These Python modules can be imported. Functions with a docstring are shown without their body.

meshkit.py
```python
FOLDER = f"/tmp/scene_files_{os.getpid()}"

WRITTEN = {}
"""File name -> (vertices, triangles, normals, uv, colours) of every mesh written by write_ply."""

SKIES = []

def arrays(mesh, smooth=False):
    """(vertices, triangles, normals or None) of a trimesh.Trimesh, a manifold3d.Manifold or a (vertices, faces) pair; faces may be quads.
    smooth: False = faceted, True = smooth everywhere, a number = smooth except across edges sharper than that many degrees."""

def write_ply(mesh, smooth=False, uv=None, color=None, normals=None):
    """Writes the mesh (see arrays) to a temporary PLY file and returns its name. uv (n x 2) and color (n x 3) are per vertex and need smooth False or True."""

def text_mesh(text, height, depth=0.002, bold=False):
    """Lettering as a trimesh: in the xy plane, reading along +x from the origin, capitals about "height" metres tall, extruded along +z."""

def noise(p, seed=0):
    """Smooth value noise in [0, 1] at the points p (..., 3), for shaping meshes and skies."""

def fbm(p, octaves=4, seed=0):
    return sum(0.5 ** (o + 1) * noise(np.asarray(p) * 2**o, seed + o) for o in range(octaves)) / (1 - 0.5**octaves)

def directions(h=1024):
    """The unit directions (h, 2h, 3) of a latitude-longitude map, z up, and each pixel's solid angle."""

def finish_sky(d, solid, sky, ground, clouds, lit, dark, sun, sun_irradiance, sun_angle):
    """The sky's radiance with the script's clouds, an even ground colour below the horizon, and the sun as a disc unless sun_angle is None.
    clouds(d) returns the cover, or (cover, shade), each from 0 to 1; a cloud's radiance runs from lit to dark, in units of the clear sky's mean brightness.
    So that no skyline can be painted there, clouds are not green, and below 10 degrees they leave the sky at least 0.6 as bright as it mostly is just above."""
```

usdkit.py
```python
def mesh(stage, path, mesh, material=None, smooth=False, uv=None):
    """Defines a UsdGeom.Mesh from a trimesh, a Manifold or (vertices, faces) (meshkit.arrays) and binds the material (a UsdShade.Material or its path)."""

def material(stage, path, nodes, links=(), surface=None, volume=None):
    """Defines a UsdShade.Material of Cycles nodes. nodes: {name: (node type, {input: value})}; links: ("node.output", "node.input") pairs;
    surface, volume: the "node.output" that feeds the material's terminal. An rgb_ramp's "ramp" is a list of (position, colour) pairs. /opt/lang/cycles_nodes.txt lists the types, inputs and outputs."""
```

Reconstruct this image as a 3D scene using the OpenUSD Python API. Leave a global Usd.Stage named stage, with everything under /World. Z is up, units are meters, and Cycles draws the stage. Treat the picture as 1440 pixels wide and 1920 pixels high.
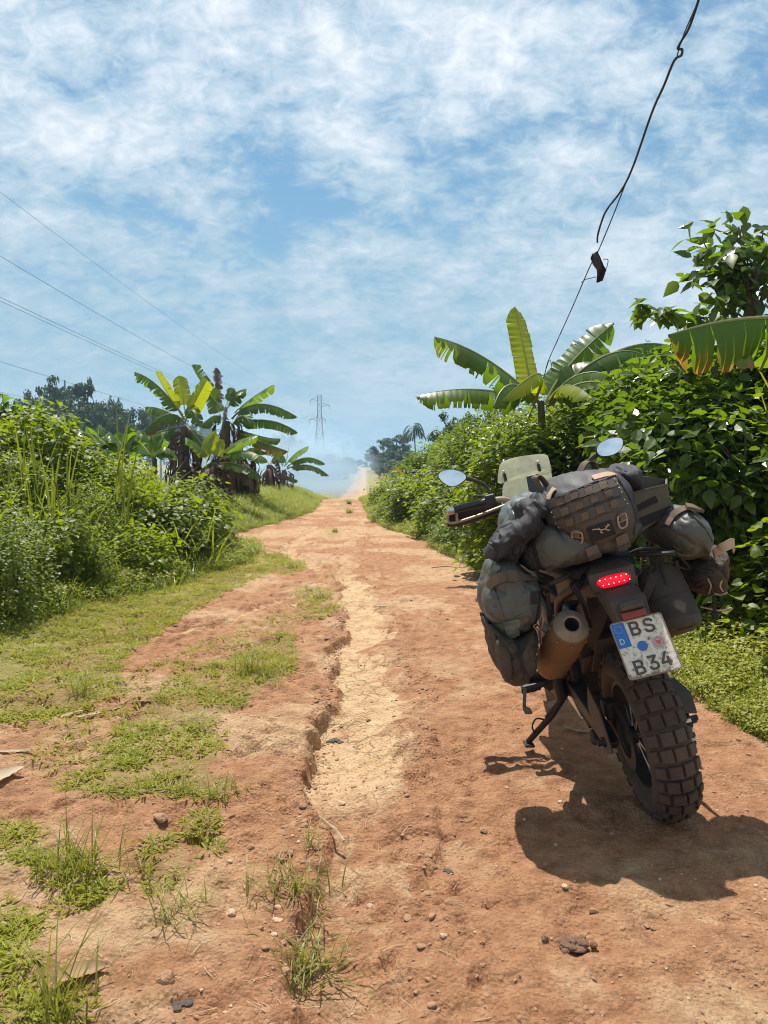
import math
import numpy as np
import trimesh
import manifold3d
import meshkit
import usdkit
from pxr import Gf, Sdf, Usd, UsdGeom, UsdLux, UsdShade, Vt

stage = Usd.Stage.CreateInMemory()
UsdGeom.SetStageUpAxis(stage, "Z")
UsdGeom.SetStageMetersPerUnit(stage, 1.0)
UsdGeom.Xform.Define(stage, "/World")
UsdGeom.Scope.Define(stage, "/World/Looks")

# ------------------------------------------------------------------ camera, sky, sun, exposure
F = 1442.0                       # focal length in pixels of the 1440 x 1920 photograph
CAM_H = 1.27
PITCH = math.atan(75 / F)        # looking slightly down
cam = UsdGeom.Camera.Define(stage, "/World/camera")
cam.CreateHorizontalApertureAttr(36.0)
cam.CreateVerticalApertureAttr(48.0)
cam.CreateFocalLengthAttr(36.0 * F / 1440)
cam.CreateClippingRangeAttr(Gf.Vec2f(0.05, 5000))
cam.CreateExposureAttr(0.74)
cam.AddTransformOp().Set(Gf.Matrix4d().SetRotate(Gf.Rotation(Gf.Vec3d(1, 0, 0), 90 - math.degrees(PITCH))) * Gf.Matrix4d().SetTranslate(Gf.Vec3d(0, 0, CAM_H)))

SUN = np.array([-0.13, 0.40, 1.0]); SUN /= np.linalg.norm(SUN)
SUN_EL = math.asin(SUN[2]); SUN_ROT = math.atan2(SUN[0], SUN[1])
sun = UsdLux.DistantLight.Define(stage, "/World/sun")
sun.CreateIntensityAttr(1.25); sun.CreateAngleAttr(0.53); sun.CreateNormalizeAttr(True)
sun.CreateColorAttr(Gf.Vec3f(1.0, 0.945, 0.86))
_z = Gf.Vec3d(*map(float, SUN))
sun.AddTransformOp().Set(Gf.Matrix4d().SetRotate(Gf.Rotation(Gf.Vec3d(0, 0, 1), _z)))

sky = UsdLux.DomeLight.Define(stage, "/World/sky")
sky.GetPrim().SetCustomDataByKey("kind", "structure")
skymat = usdkit.material(stage, "/World/Looks/sky", {
    "sky": ("sky_texture", {"sky_type": "single_scattering", "sun_disc": False, "sun_elevation": SUN_EL, "sun_rotation": SUN_ROT, "air_density": 1.0, "aerosol_density": 0.6, "ozone_density": 2.0, "altitude": 60.0}),
    "tc": ("texture_coordinate", {}),
    "sep": ("separate_xyz", {}),
    "zc": ("math", {"math_type": "maximum", "value2": 0.02}),
    "zo": ("math", {"math_type": "add", "value2": 0.42}),
    "inv": ("math", {"math_type": "divide", "value1": 1.0}),
    "pl": ("vector_math", {"math_type": "scale"}),
    # three sizes of cloud: broad sheets, mottling, fine curls
    "ma": ("mapping", {"scale": (0.8, 0.9, 0.0), "location": (3.1, 1.7, 0.0)}),
    "na": ("noise_texture", {"scale": 1.6, "detail": 4.0, "roughness": 0.55, "distortion": 0.5}),
    "mb": ("mapping", {"scale": (1.0, 1.1, 0.0), "location": (0.4, 5.2, 0.0)}),
    "nb": ("noise_texture", {"scale": 6.6, "detail": 8.0, "roughness": 0.60, "distortion": 0.15}),
    "mc": ("mapping", {"scale": (1.0, 1.2, 0.0), "location": (7.0, 2.0, 0.0)}),
    "nc": ("noise_texture", {"scale": 23.0, "detail": 7.0, "roughness": 0.68, "distortion": 0.5}),
    "s1": ("math", {"math_type": "multiply", "value2": 0.60}),
    "s2": ("math", {"math_type": "multiply_add", "value2": 0.48}),
    "s3": ("math", {"math_type": "multiply_add", "value2": 0.33}),
    "cover": ("rgb_ramp", {"ramp": [(0.0, (.10,) * 3), (0.56, (.18,) * 3), (0.62, (.52,) * 3), (0.67, (.85,) * 3), (0.75, (1, 1, 1)), (1.0, (1, 1, 1))]}),
    "bright": ("rgb_ramp", {"ramp": [(0.0, (3.1, 4.9, 6.2)), (0.58, (3.9, 5.6, 6.8)), (0.68, (5.5, 6.9, 8.0)), (0.75, (7.2, 8.1, 9.0)), (0.83, (9.6, 10.0, 10.5)), (1.0, (10.5, 10.7, 11.0))]}),
    "low": ("map_range", {"from_min": 0.0, "from_max": 0.42, "to_min": 0.92, "to_max": 0.0, "clamp": True}),
    "tone": ("mix_color", {"blend_type": "multiply", "fac": 1.0, "b": (.62, 1.02, 1.12), "use_clamp": False}),
    "air": ("mix_color", {"blend_type": "mix", "b": (3.0, 4.8, 5.9), "use_clamp": False}),
    "mix": ("mix_color", {"blend_type": "mix", "use_clamp": False}),
    "bg": ("background_shader", {"strength": 0.062}),
}, [("tc.generated", "sep.vector"), ("sep.z", "zc.value1"), ("zc.value", "zo.value1"), ("zo.value", "inv.value2"), ("tc.generated", "pl.vector1"), ("inv.value", "pl.scale"),
    ("pl.vector", "ma.vector"), ("ma.vector", "na.vector"), ("pl.vector", "mb.vector"), ("mb.vector", "nb.vector"), ("pl.vector", "mc.vector"), ("mc.vector", "nc.vector"),
    ("na.fac", "s1.value1"), ("nb.fac", "s2.value1"), ("s1.value", "s2.value3"), ("nc.fac", "s3.value1"), ("s2.value", "s3.value3"),
    ("s3.value", "cover.fac"), ("s3.value", "bright.fac"), ("zc.value", "low.value"), ("sky.color", "tone.a"),
    ("cover.color", "mix.fac"), ("tone.result", "mix.a"), ("bright.color", "mix.b"), ("low.result", "air.fac"), ("mix.result", "air.a"), ("air.result", "bg.color")], surface="bg.background")
UsdShade.MaterialBindingAPI.Apply(sky.GetPrim()).Bind(skymat)

# ------------------------------------------------------------------ helpers
_names = {}


def numbered(name, parent="/World"):
    k = (parent, name)
    n = _names.get(k, 0)
    _names[k] = n + 1
    return name if n == 0 else f"{name}_{n:03d}"


def tag(prim, label=None, cat=None, group=None, kind=None):
    prim = prim.GetPrim() if hasattr(prim, "GetPrim") else prim
    for k, v in (("label", label), ("category", cat), ("group", group), ("kind", kind)):
        if v:
            prim.SetCustomDataByKey(k, v)
    return prim


def mat4(loc=(0, 0, 0), rz=0.0, s=1.0, tilt=(0.0, 0.0)):
    """Row-vector matrix: scale, tilt about x and y, turn about z, move."""
    m = Gf.Matrix4d().SetScale(Gf.Vec3d(*(s if np.ndim(s) else (s, s, s))))
    if tilt[0] or tilt[1]:
        m = m * Gf.Matrix4d().SetRotate(Gf.Rotation(Gf.Vec3d(1, 0, 0), math.degrees(tilt[0]))) * Gf.Matrix4d().SetRotate(Gf.Rotation(Gf.Vec3d(0, 1, 0), math.degrees(tilt[1])))
    return m * Gf.Matrix4d().SetRotate(Gf.Rotation(Gf.Vec3d(0, 0, 1), math.degrees(rz))) * Gf.Matrix4d().SetTranslate(Gf.Vec3d(*map(float, loc)))


def thing(name, label, cat, m=None, group=None):
    x = UsdGeom.Xform.Define(stage, "/World/" + numbered(name))
    x.AddTransformOp().Set(m if m is not None else Gf.Matrix4d(1))
    return tag(x, label, cat, group)


def part(name, mesh, mat, parent, smooth=False, label=None, kind=None, cols=None):
    pp = str(parent.GetPath())
    g = usdkit.mesh(stage, pp + "/" + numbered(name, pp), mesh, mat, smooth=smooth)
    if cols:
        for k, a in cols.items():
            UsdGeom.PrimvarsAPI(g).CreatePrimvar(k, Sdf.ValueTypeNames.FloatArray, "vertex").Set(Vt.FloatArray.FromNumpy(np.asarray(a, np.float32)))
    return tag(g, label, kind=kind)


def single(name, mesh, mat, label, cat, group=None, kind=None, m=None, smooth=False, cols=None):
    """A thing of one mesh."""
    g = usdkit.mesh(stage, "/World/" + numbered(name), mesh, mat, smooth=smooth)
    if m is not None:
        g.AddTransformOp().Set(m)
    if cols:
        for k, a in cols.items():
            UsdGeom.PrimvarsAPI(g).CreatePrimvar(k, Sdf.ValueTypeNames.FloatArray, "vertex").Set(Vt.FloatArray.FromNumpy(np.asarray(a, np.float32)))
    return tag(g, label, cat, group, kind)


def dup(root, m, label=None, cat=None, group=None):
    """A copy of a thing with its parts: an instanceable internal reference."""
    name = root.GetName()
    was = root.GetCustomData()
    x = UsdGeom.Xform.Define(stage, "/World/" + numbered(name))
    p = x.GetPrim()
    p.GetReferences().AddInternalReference(root.GetPath())
    p.SetInstanceable(True)
    UsdGeom.Xformable(p).GetOrderedXformOps()
    p.GetAttribute("xformOp:transform").Set(m)
    return tag(p, label or was.get("label"), cat or was.get("category"), group or was.get("group"))


def scatter(name, protos, P, R, S, idx, label, cat):
    """Uncountable stuff: one PointInstancer. protos: [(part name, mesh, material)]."""
    path = "/World/" + numbered(name)
    pi = UsdGeom.PointInstancer.Define(stage, path)
    paths = []
    for n, me, mt in protos:
        g = usdkit.mesh(stage, path + "/" + numbered(n, path), me, mt, smooth=False)
        paths.append(g.GetPath())
    pi.CreatePrototypesRel().SetTargets(paths)
    pi.CreatePositionsAttr(Vt.Vec3fArray.FromNumpy(np.asarray(P, np.float32)))
    pi.CreateScalesAttr(Vt.Vec3fArray.FromNumpy(np.repeat(np.asarray(S, np.float32)[:, None], 3, 1) if np.ndim(S) == 1 else np.asarray(S, np.float32)))
    q = np.asarray(R, float)
    if q.ndim == 1:
        q = np.stack([np.cos(q / 2), 0 * q, 0 * q, np.sin(q / 2)], 1)
    pi.CreateOrientationsAttr(Vt.QuathArray([Gf.Quath(*map(float, a)) for a in q]))
    pi.CreateProtoIndicesAttr(Vt.IntArray.FromNumpy(np.asarray(idx, np.int32)))
    return tag(pi, label, cat, kind="stuff")


def ray(px, py):
    a, b = (px - 720) / F, (960 - py) / F
    c, s = math.cos(PITCH), math.sin(PITCH)
    return np.array([a, c + b * s, -s + b * c])


def at(px, py, y):
    """The point at world distance y along the view through a pixel."""
    d = ray(px, py)
    return np.array([0, 0, CAM_H]) + d * (y / d[1])


def gp(px, py, z=0.0):
    d = ray(px, py)
    return (np.array([0, 0, CAM_H]) + d * ((z - CAM_H) / d[2]))[:2]


def cat_(parts):
    """Joins (vertices, faces) pairs."""
    vs, fs, n = [], [], 0
    for p in parts:
        v, f = (np.asarray(p.vertices), np.asarray(p.faces)) if hasattr(p, "vertices") else (np.asarray(p[0], float), np.asarray(p[1], int))
        if f.shape[1] == 4:
            f = np.vstack([f[:, [0, 1, 2]], f[:, [0, 2, 3]]])
        vs.append(v); fs.append(f + n); n += len(v)
    return np.vstack(vs), np.vstack(fs)


def nrm(a):
    a = np.asarray(a, float)
    return a / np.maximum(np.linalg.norm(a, axis=-1, keepdims=True), 1e-9)


def bez(pts, n):
    """Smooth Catmull-Rom curve through the points."""
    p = np.asarray(pts, float)
    if len(p) == 2:
        return p[0] + (p[1] - p[0]) * np.linspace(0, 1, n)[:, None]
    q = np.vstack([2 * p[0] - p[1], p, 2 * p[-1] - p[-2]])
    t = np.linspace(0, len(p) - 1 - 1e-9, n)
    i = t.astype(int); u = (t - i)[:, None]
    a, b, c, d = q[i], q[i + 1], q[i + 2], q[i + 3]
    return 0.5 * (2 * b + (c - a) * u + (2 * a - 5 * b + 4 * c - d) * u ** 2 + (3 * b - a - 3 * c + d) * u ** 3)


def tube(pts, r, n=8, cap=True, flat=1.0, up=(0, 0, 1)):
    """A tube along the points; r one radius or one per point; flat squeezes it across."""
    p = np.asarray(pts, float); m = len(p)
    r = np.full(m, r, float) if np.ndim(r) == 0 else np.interp(np.linspace(0, 1, m), np.linspace(0, 1, len(r)), r)
    t = nrm(np.gradient(p, axis=0))
    u = np.zeros_like(p); ref = np.array(up, float)
    if abs(t[0] @ nrm(ref)) > 0.95:
        ref = np.array([1.0, 0.02, 0.03])
    a = nrm(np.cross(ref, t[0]))
    for i in range(m):
        a = nrm(a - (a @ t[i]) * t[i]); u[i] = a
    w = np.cross(t, u)
    ang = np.arange(n) * 2 * np.pi / n
    v = (p[:, None] + r[:, None, None] * (np.cos(ang)[None, :, None] * u[:, None] + flat * np.sin(ang)[None, :, None] * w[:, None])).reshape(-1, 3)
    i, j = np.meshgrid(np.arange(m - 1), np.arange(n), indexing="ij")
    k = (j + 1) % n
    q = np.stack([i * n + j, i * n + k, (i + 1) * n + k, (i + 1) * n + j], -1).reshape(-1, 4)
    f = np.vstack([q[:, [0, 1, 2]], q[:, [0, 2, 3]]])
    if cap:
        v = np.vstack([v, p[:1], p[-1:]])
        e = np.arange(n); e2 = (e + 1) % n
        f = np.vstack([f, np.stack([np.full(n, m * n), e2, e], 1), np.stack([np.full(n, m * n + 1), (m - 1) * n + e, (m - 1) * n + e2], 1)])
    return v, f


def frame(axis, up=(0, 0, 1)):
    z = nrm(axis); x = np.cross(up, z)
    if np.linalg.norm(x) < 1e-3:
        x = np.cross((1, 0, 0.01), z)
    x = nrm(x)
    return np.stack([x, np.cross(z, x), z], 1)


def lathe(profile, origin, axis, n=24, squash=1.0):
    """profile: (radius, distance along the axis) pairs; closed at both ends if the radius is 0 there."""
    pr = np.asarray(profile, float); m = len(pr)
    a = np.arange(n) * 2 * np.pi / n
    v = np.stack([pr[:, :1] * np.cos(a), pr[:, :1] * np.sin(a) * squash, np.repeat(pr[:, 1:], n, 1)], -1).reshape(-1, 3)
    v = v @ frame(axis).T + np.asarray(origin, float)
    i, j = np.meshgrid(np.arange(m - 1), np.arange(n), indexing="ij"); k = (j + 1) % n
    q = np.stack([i * n + j, i * n + k, (i + 1) * n + k, (i + 1) * n + j], -1).reshape(-1, 4)
    return v, np.vstack([q[:, [0, 1, 2]], q[:, [0, 2, 3]]])


def rbox(c, s, r=0.01, n=5, R=None):
    """A box with rounded edges, c its centre, s its sizes, R a rotation."""
    h = np.asarray(s, float) / 2; r = min(r, h.min() * 0.999)
    g = np.unique(np.concatenate([np.linspace(-1, -1 + 1e-9, 1), np.linspace(-1, 1, n)]))
    vs, fs, cnt = [], [], 0
    for ax in range(3):
        for sg in (-1, 1):
            o = [k for k in range(3) if k != ax]
            def line(hh):
                k = max(3, n // 2 + 1)
                a = np.linspace(-hh, -hh + r, k); b = np.linspace(hh - r, hh, k)
                return np.concatenate([a, b])
            A, Bq = np.meshgrid(line(h[o[0]]), line(h[o[1]]), indexing="ij")
            p = np.zeros(A.shape + (3,)); p[..., ax] = sg * h[ax]; p[..., o[0]] = A; p[..., o[1]] = Bq
            inner = np.clip(p, -(h - r), h - r)
            p = inner + r * nrm(p - inner)
            a, b = A.shape
            i, j = np.meshgrid(np.arange(a - 1), np.arange(b - 1), indexing="ij")
            q = np.stack([i * b + j, (i + 1) * b + j, (i + 1) * b + j + 1, i * b + j + 1], -1).reshape(-1, 4)
            flip = (sg < 0) ^ (ax == 1)
            if flip:
                q = q[:, ::-1]
            vs.append(p.reshape(-1, 3)); fs.append(np.vstack([q[:, [0, 1, 2]], q[:, [0, 2, 3]]]) + cnt); cnt += a * b
    v = np.vstack(vs)
    if R is not None:
        v = v @ np.asarray(R).T
    t = trimesh.Trimesh(v + np.asarray(c, float), np.vstack(fs), process=True)
    return np.asarray(t.vertices), np.asarray(t.faces)


def rot(ax, a):
    return trimesh.transformations.rotation_matrix(a, ax)[:3, :3]


def hull(pts, r=None):
    """Convex hull of points, or of spheres of radius r (one or many) round them."""
    pts = np.asarray(pts, float)
    if r is not None:
        s = trimesh.creation.icosphere(1).vertices
        r = np.broadcast_to(r, len(pts))
        pts = (pts[:, None] + r[:, None, None] * s[None]).reshape(-1, 3)
    h = trimesh.convex.convex_hull(pts)
    return np.asarray(h.vertices), np.asarray(h.faces)


def ribbon(pts, width, side, thick=0.003, n=None, taper=None):
    """A flat strap along points; side the direction across it (one or one per point)."""
    p = bez(pts, n) if n else np.asarray(pts, float)
    s = nrm(np.broadcast_to(np.asarray(side, float), p.shape).copy())
    t = nrm(np.gradient(p, axis=0)); s = nrm(s - (s * t).sum(1, keepdims=True) * t)
    u = np.cross(t, s) * thick / 2; w = s * width / 2 * (1 if taper is None else np.interp(np.linspace(0, 1, len(p)), np.linspace(0, 1, len(taper)), taper)[:, None])
    ring = np.stack([p - w - u, p + w - u, p + w + u, p - w + u], 1); m = len(p)
    v = ring.reshape(-1, 3)
    i, j = np.meshgrid(np.arange(m - 1), np.arange(4), indexing="ij"); k = (j + 1) % 4
    q = np.stack([i * 4 + j, i * 4 + k, (i + 1) * 4 + k, (i + 1) * 4 + j], -1).reshape(-1, 4)
    e = (m - 1) * 4
    q = np.vstack([q, [[3, 2, 1, 0]], [[e, e + 1, e + 2, e + 3]]])
    return v, np.vstack([q[:, [0, 1, 2]], q[:, [0, 2, 3]]])


def leafcloud(P, N, D, S, tv, tf):
    """Leaves: template tv (k x 3: across, along, out of the blade), one at each P with blade normal N, tip direction D and size S."""
    N = nrm(N); D = nrm(D - (D * N).sum(1, keepdims=True) * N); X = np.cross(D, N)
    B = np.stack([X, D, N], 1)
    v = P[:, None] + np.einsum("kc,ncd->nkd", tv, B) * np.asarray(S)[:, None, None]
    f = (np.arange(len(P)) * len(tv))[:, None, None] + tf[None]
    return v.reshape(-1, 3), f.reshape(-1, 3)


OVAL = (np.array([[0, 0, 0], [-.30, .32, .07], [-.26, .68, .03], [0, 1, -.10], [.26, .68, .03], [.30, .32, .07], [0, .5, 0]], float),
        np.array([[0, 6, 1], [1, 6, 2], [2, 6, 3], [3, 6, 4], [4, 6, 5], [5, 6, 0]]))
HEART = (np.array([[0, .06, 0], [-.28, -.04, .06], [-.47, .22, .08], [-.36, .60, .02], [0, 1, -.14], [.36, .60, .02], [.47, .22, .08], [.28, -.04, .06], [0, .45, 0]], float),
         np.array([[0, 8, 1], [1, 8, 2], [2, 8, 3], [3, 8, 4], [4, 8, 5], [5, 8, 6], [6, 8, 7], [7, 8, 0]]))
DIAMOND = (np.array([[0, 0, 0], [-.30, .45, .06], [0, 1, -.06], [.30, .45, .06]], float), np.array([[0, 2, 1], [0, 3, 2]]))


def blades(rng, n, base, L, spread, width, droop, seg=4, lean0=0.15):
    """Grass blades growing from round the base: curved tapering ribbons."""
    az = rng.uniform(0, 2 * np.pi, n); l = L * rng.uniform(.55, 1.1, n); dr = droop * rng.uniform(.4, 1.3, n); wd = width * rng.uniform(.6, 1.2, n)
    b = np.asarray(base, float) + np.stack([rng.normal(0, spread, n), rng.normal(0, spread, n), np.zeros(n)], 1)
    out = np.stack([np.cos(az), np.sin(az), 0 * az], 1); side = np.stack([-np.sin(az), np.cos(az), 0 * az], 1)
    t = np.linspace(0, 1, seg + 1)
    th = (lean0 * rng.uniform(.3, 1.8, n))[:, None] + dr[:, None] * t[None]
    dx = np.sin(th); dz = np.cos(th)
    cx = np.concatenate([np.zeros((n, 1)), np.cumsum((dx[:, 1:] + dx[:, :-1]) / 2, 1)], 1) / seg * l[:, None]
    cz = np.concatenate([np.zeros((n, 1)), np.cumsum((dz[:, 1:] + dz[:, :-1]) / 2, 1)], 1) / seg * l[:, None]
    p = b[:, None] + out[:, None] * cx[..., None] + np.array([0, 0, 1.0]) * cz[..., None]
    w = (wd[:, None] * np.array([.75] + [1.0] * (seg - 1) + [.08])[None] * (1 - t[None] ** 3))[..., None] / 2
    v = np.stack([p - side[:, None] * w, p + side[:, None] * w], 2).reshape(n, -1, 3)
    f = np.concatenate([[[2 * i, 2 * i + 1, 2 * i + 3], [2 * i, 2 * i + 3, 2 * i + 2]] for i in range(seg)])
    return v.reshape(-1, 3), ((np.arange(n) * 2 * (seg + 1))[:, None, None] + f[None]).reshape(-1, 3)


# ------------------------------------------------------------------ materials
def look(name, nodes, links, surface=None, volume=None):
    return usdkit.material(stage, "/World/Looks/" + name, nodes, links, surface=surface, volume=volume)


def plain(name, color, rough=0.6, metal=0.0, dust=None, amount=0.0, scale=9.0, bump=0.0, bscale=60.0, spec=0.5, var=0.18):
    """Paint, plastic, cloth, metal: a colour with uneven tone, dust in patches and fine relief."""
    nodes = {"tc": ("texture_coordinate", {}),
             "n1": ("noise_texture", {"scale": scale, "detail": 6.0, "roughness": 0.62}),
             "n2": ("noise_texture", {"scale": scale * 4.3, "detail": 4.0, "roughness": 0.6}),
             "v": ("rgb_ramp", {"ramp": [(0.25, tuple(c * (1 - var) for c in color)), (0.75, tuple(min(1, c * (1 + var)) for c in color))]}),
             "p": ("principled_bsdf", {"roughness": rough, "metallic": metal, "specular_ior_level": spec})}
    links = [("tc.object", "n1.vector"), ("tc.object", "n2.vector"), ("n2.fac", "v.fac")]
    out = "v.color"
    if dust is not None:
        nodes["r"] = ("map_range", {"from_min": 0.62 - amount * .5, "from_max": 0.78 - amount * .3, "to_min": amount * .35, "to_max": min(1.0, amount * 1.25), "clamp": True})
        nodes["m"] = ("mix_color", {"blend_type": "mix", "b": dust})
        nodes["rr"] = ("map_range", {"from_min": 0.0, "from_max": 1.0, "to_min": rough, "to_max": 0.9, "clamp": True})
        links += [("n1.fac", "r.value"), ("r.result", "m.fac"), (out, "m.a"), ("r.result", "rr.value"), ("rr.result", "p.roughness")]
        out = "m.result"
    links.append((out, "p.base_color"))
    if bump:
        nodes["nb"] = ("noise_texture", {"scale": bscale, "detail": 5.0, "roughness": 0.6})
        nodes["b"] = ("bump", {"strength": bump, "distance": 0.004})
        links += [("tc.object", "nb.vector"), ("nb.fac", "b.height"), ("b.normal", "p.normal")]
    return look(name, nodes, links, "p.BSDF")


def leafy(name, dark, mid, pale, glow, trans=0.35, rough=0.42, patch=0.8, dry=None, drycol=(.16, .085, .03)):
    """Leaves: tone differs leaf by leaf and in drifts; sun shines through them."""
    nodes = {"g": ("geometry", {}),
             "n": ("noise_texture", {"scale": patch, "detail": 3.0, "roughness": 0.6}),
             "a": ("math", {"math_type": "multiply", "value2": 0.62}),
             "s": ("math", {"math_type": "multiply_add", "value2": 0.5}),
             "c": ("rgb_ramp", {"ramp": [(0.12, dark), (0.5, mid), (0.84, pale), (0.93, (pale[0] * 1.35, pale[1] * 1.12, pale[2] * 1.2)), (0.99, (.26, .155, .055))]}),
             "gl": ("mix_color", {"blend_type": "multiply", "fac": 1.0, "b": glow, "use_clamp": False}),
             "p": ("principled_bsdf", {"roughness": rough, "specular_ior_level": 0.45}),
             "t": ("translucent_bsdf", {}),
             "m": ("mix_closure", {"fac": trans})}
    links = [("g.position", "n.vector"), ("g.random_per_island", "a.value1"), ("n.fac", "s.value1"), ("a.value", "s.value3"), ("s.value", "c.fac")]
    out = "c.color"
    if dry:
        nodes["at"] = ("attribute", {"attribute": "dry"})
        nodes["nd"] = ("noise_texture", {"scale": 14.0, "detail": 4.0})
        nodes["ad"] = ("math", {"math_type": "multiply_add", "value2": 0.9, "value3": -0.45})
        nodes["su"] = ("math", {"math_type": "add"})
        nodes["cd"] = ("map_range", {"from_min": 0.35, "from_max": 0.62, "clamp": True})
        nodes["md"] = ("mix_color", {"blend_type": "mix", "b": drycol})
        links += [("g.position", "nd.vector"), ("nd.fac", "ad.value1"), ("at.fac", "su.value1"), ("ad.value", "su.value2"), ("su.value", "cd.value"), ("cd.result", "md.fac"), (out, "md.a")]
        out = "md.result"
    links += [(out, "p.base_color"), (out, "gl.a"), ("gl.result", "t.color"), ("p.BSDF", "m.closure1"), ("t.BSDF", "m.closure2")]
    return look(name, nodes, links, "m.closure")


M = {}
M["vine"] = leafy("vine_leaf", (.075, .115, .006), (.185, .225, .009), (.33, .335, .026), (2.2, 2.1, .9), .50, .50)
M["bush"] = leafy("bush_leaf", (.055, .092, .006), (.135, .180, .008), (.25, .27, .018), (2.3, 2.2, .9), .46, .38)
M["reed"] = leafy("tall_grass_blade", (.105, .135, .016), (.19, .22, .026), (.32, .325, .06), (2.2, 2.1, 1.1), .44, .44)
M["lawn"] = leafy("short_grass_blade", (.19, .205, .016), (.31, .315, .026), (.45, .41, .065), (1.6, 1.5, 1.0), .36, .55, 1.6)
M["tuft"] = leafy("tuft_blade", (.12, .135, .014), (.20, .205, .024), (.34, .31, .075), (1.8, 1.7, 1.1), .36, .5, 5.0)
M["far"] = leafy("far_tree_leaf", (.026, .050, .010), (.052, .090, .014), (.105, .145, .022), (1.8, 1.8, 1.2), .28, .55, .12)
M["broad"] = leafy("broad_leaf", (.045, .085, .007), (.10, .155, .009), (.20, .235, .016), (2.7, 2.5, 1.1), .44, .34)
M["banana"] = leafy("banana_leaf", (.045, .088, .007), (.082, .138, .009), (.13, .185, .012), (3.1, 2.9, 1.2), .46, .36, 1.2, dry=True)
M["banana_young"] = leafy("young_banana_leaf", (.17, .215, .008), (.22, .265, .010), (.26, .29, .014), (2.6, 2.3, 1.0), .48, .36, 1.2, dry=True)
M["deadleaf"] = leafy("dead_banana_leaf", (.085, .044, .022), (.165, .092, .048), (.29, .185, .10), (1.5, 1.3, 1.1), .22, .75, 6.0)
M["stem"] = plain("banana_stem", (.085, .075, .035), .65, dust=(.055, .030, .018), amount=.5, scale=6, bump=.3)
M["bark"] = plain("tree_bark", (.085, .062, .045), .85, dust=(.14, .115, .09), amount=.35, scale=5, bump=.5, bscale=30)
M["twig"] = plain("twig_bark", (.10, .075, .05), .85)
M["straw"] = plain("dry_straw", (.33, .235, .14), .8, var=.4)
M["stone"] = plain("loose_stone", (.22, .115, .060), .9, dust=(.33, .20, .115), amount=.5, scale=20, bump=.5, bscale=90)
M["palestone"] = plain("pale_stone", (.42, .30, .20), .9, dust=(.38, .22, .12), amount=.5, scale=20, bump=.4, bscale=90)
M["char"] = plain("charcoal", (.035, .030, .030), .85, dust=(.20, .11, .06), amount=.25, scale=25)
# ------------------------------------------------------------------ the ground: one sheet, split into road and verge
rng = np.random.default_rng(7)


def fb(x, y, s, o=4, seed=0):
    return meshkit.fbm(np.stack([x * s, y * s, np.zeros_like(x)], -1), o, seed) - 0.5


def sst(a, b, x):
    t = np.clip((x - a) / (b - a), 0, 1)
    return t * t * (3 - 2 * t)


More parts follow.
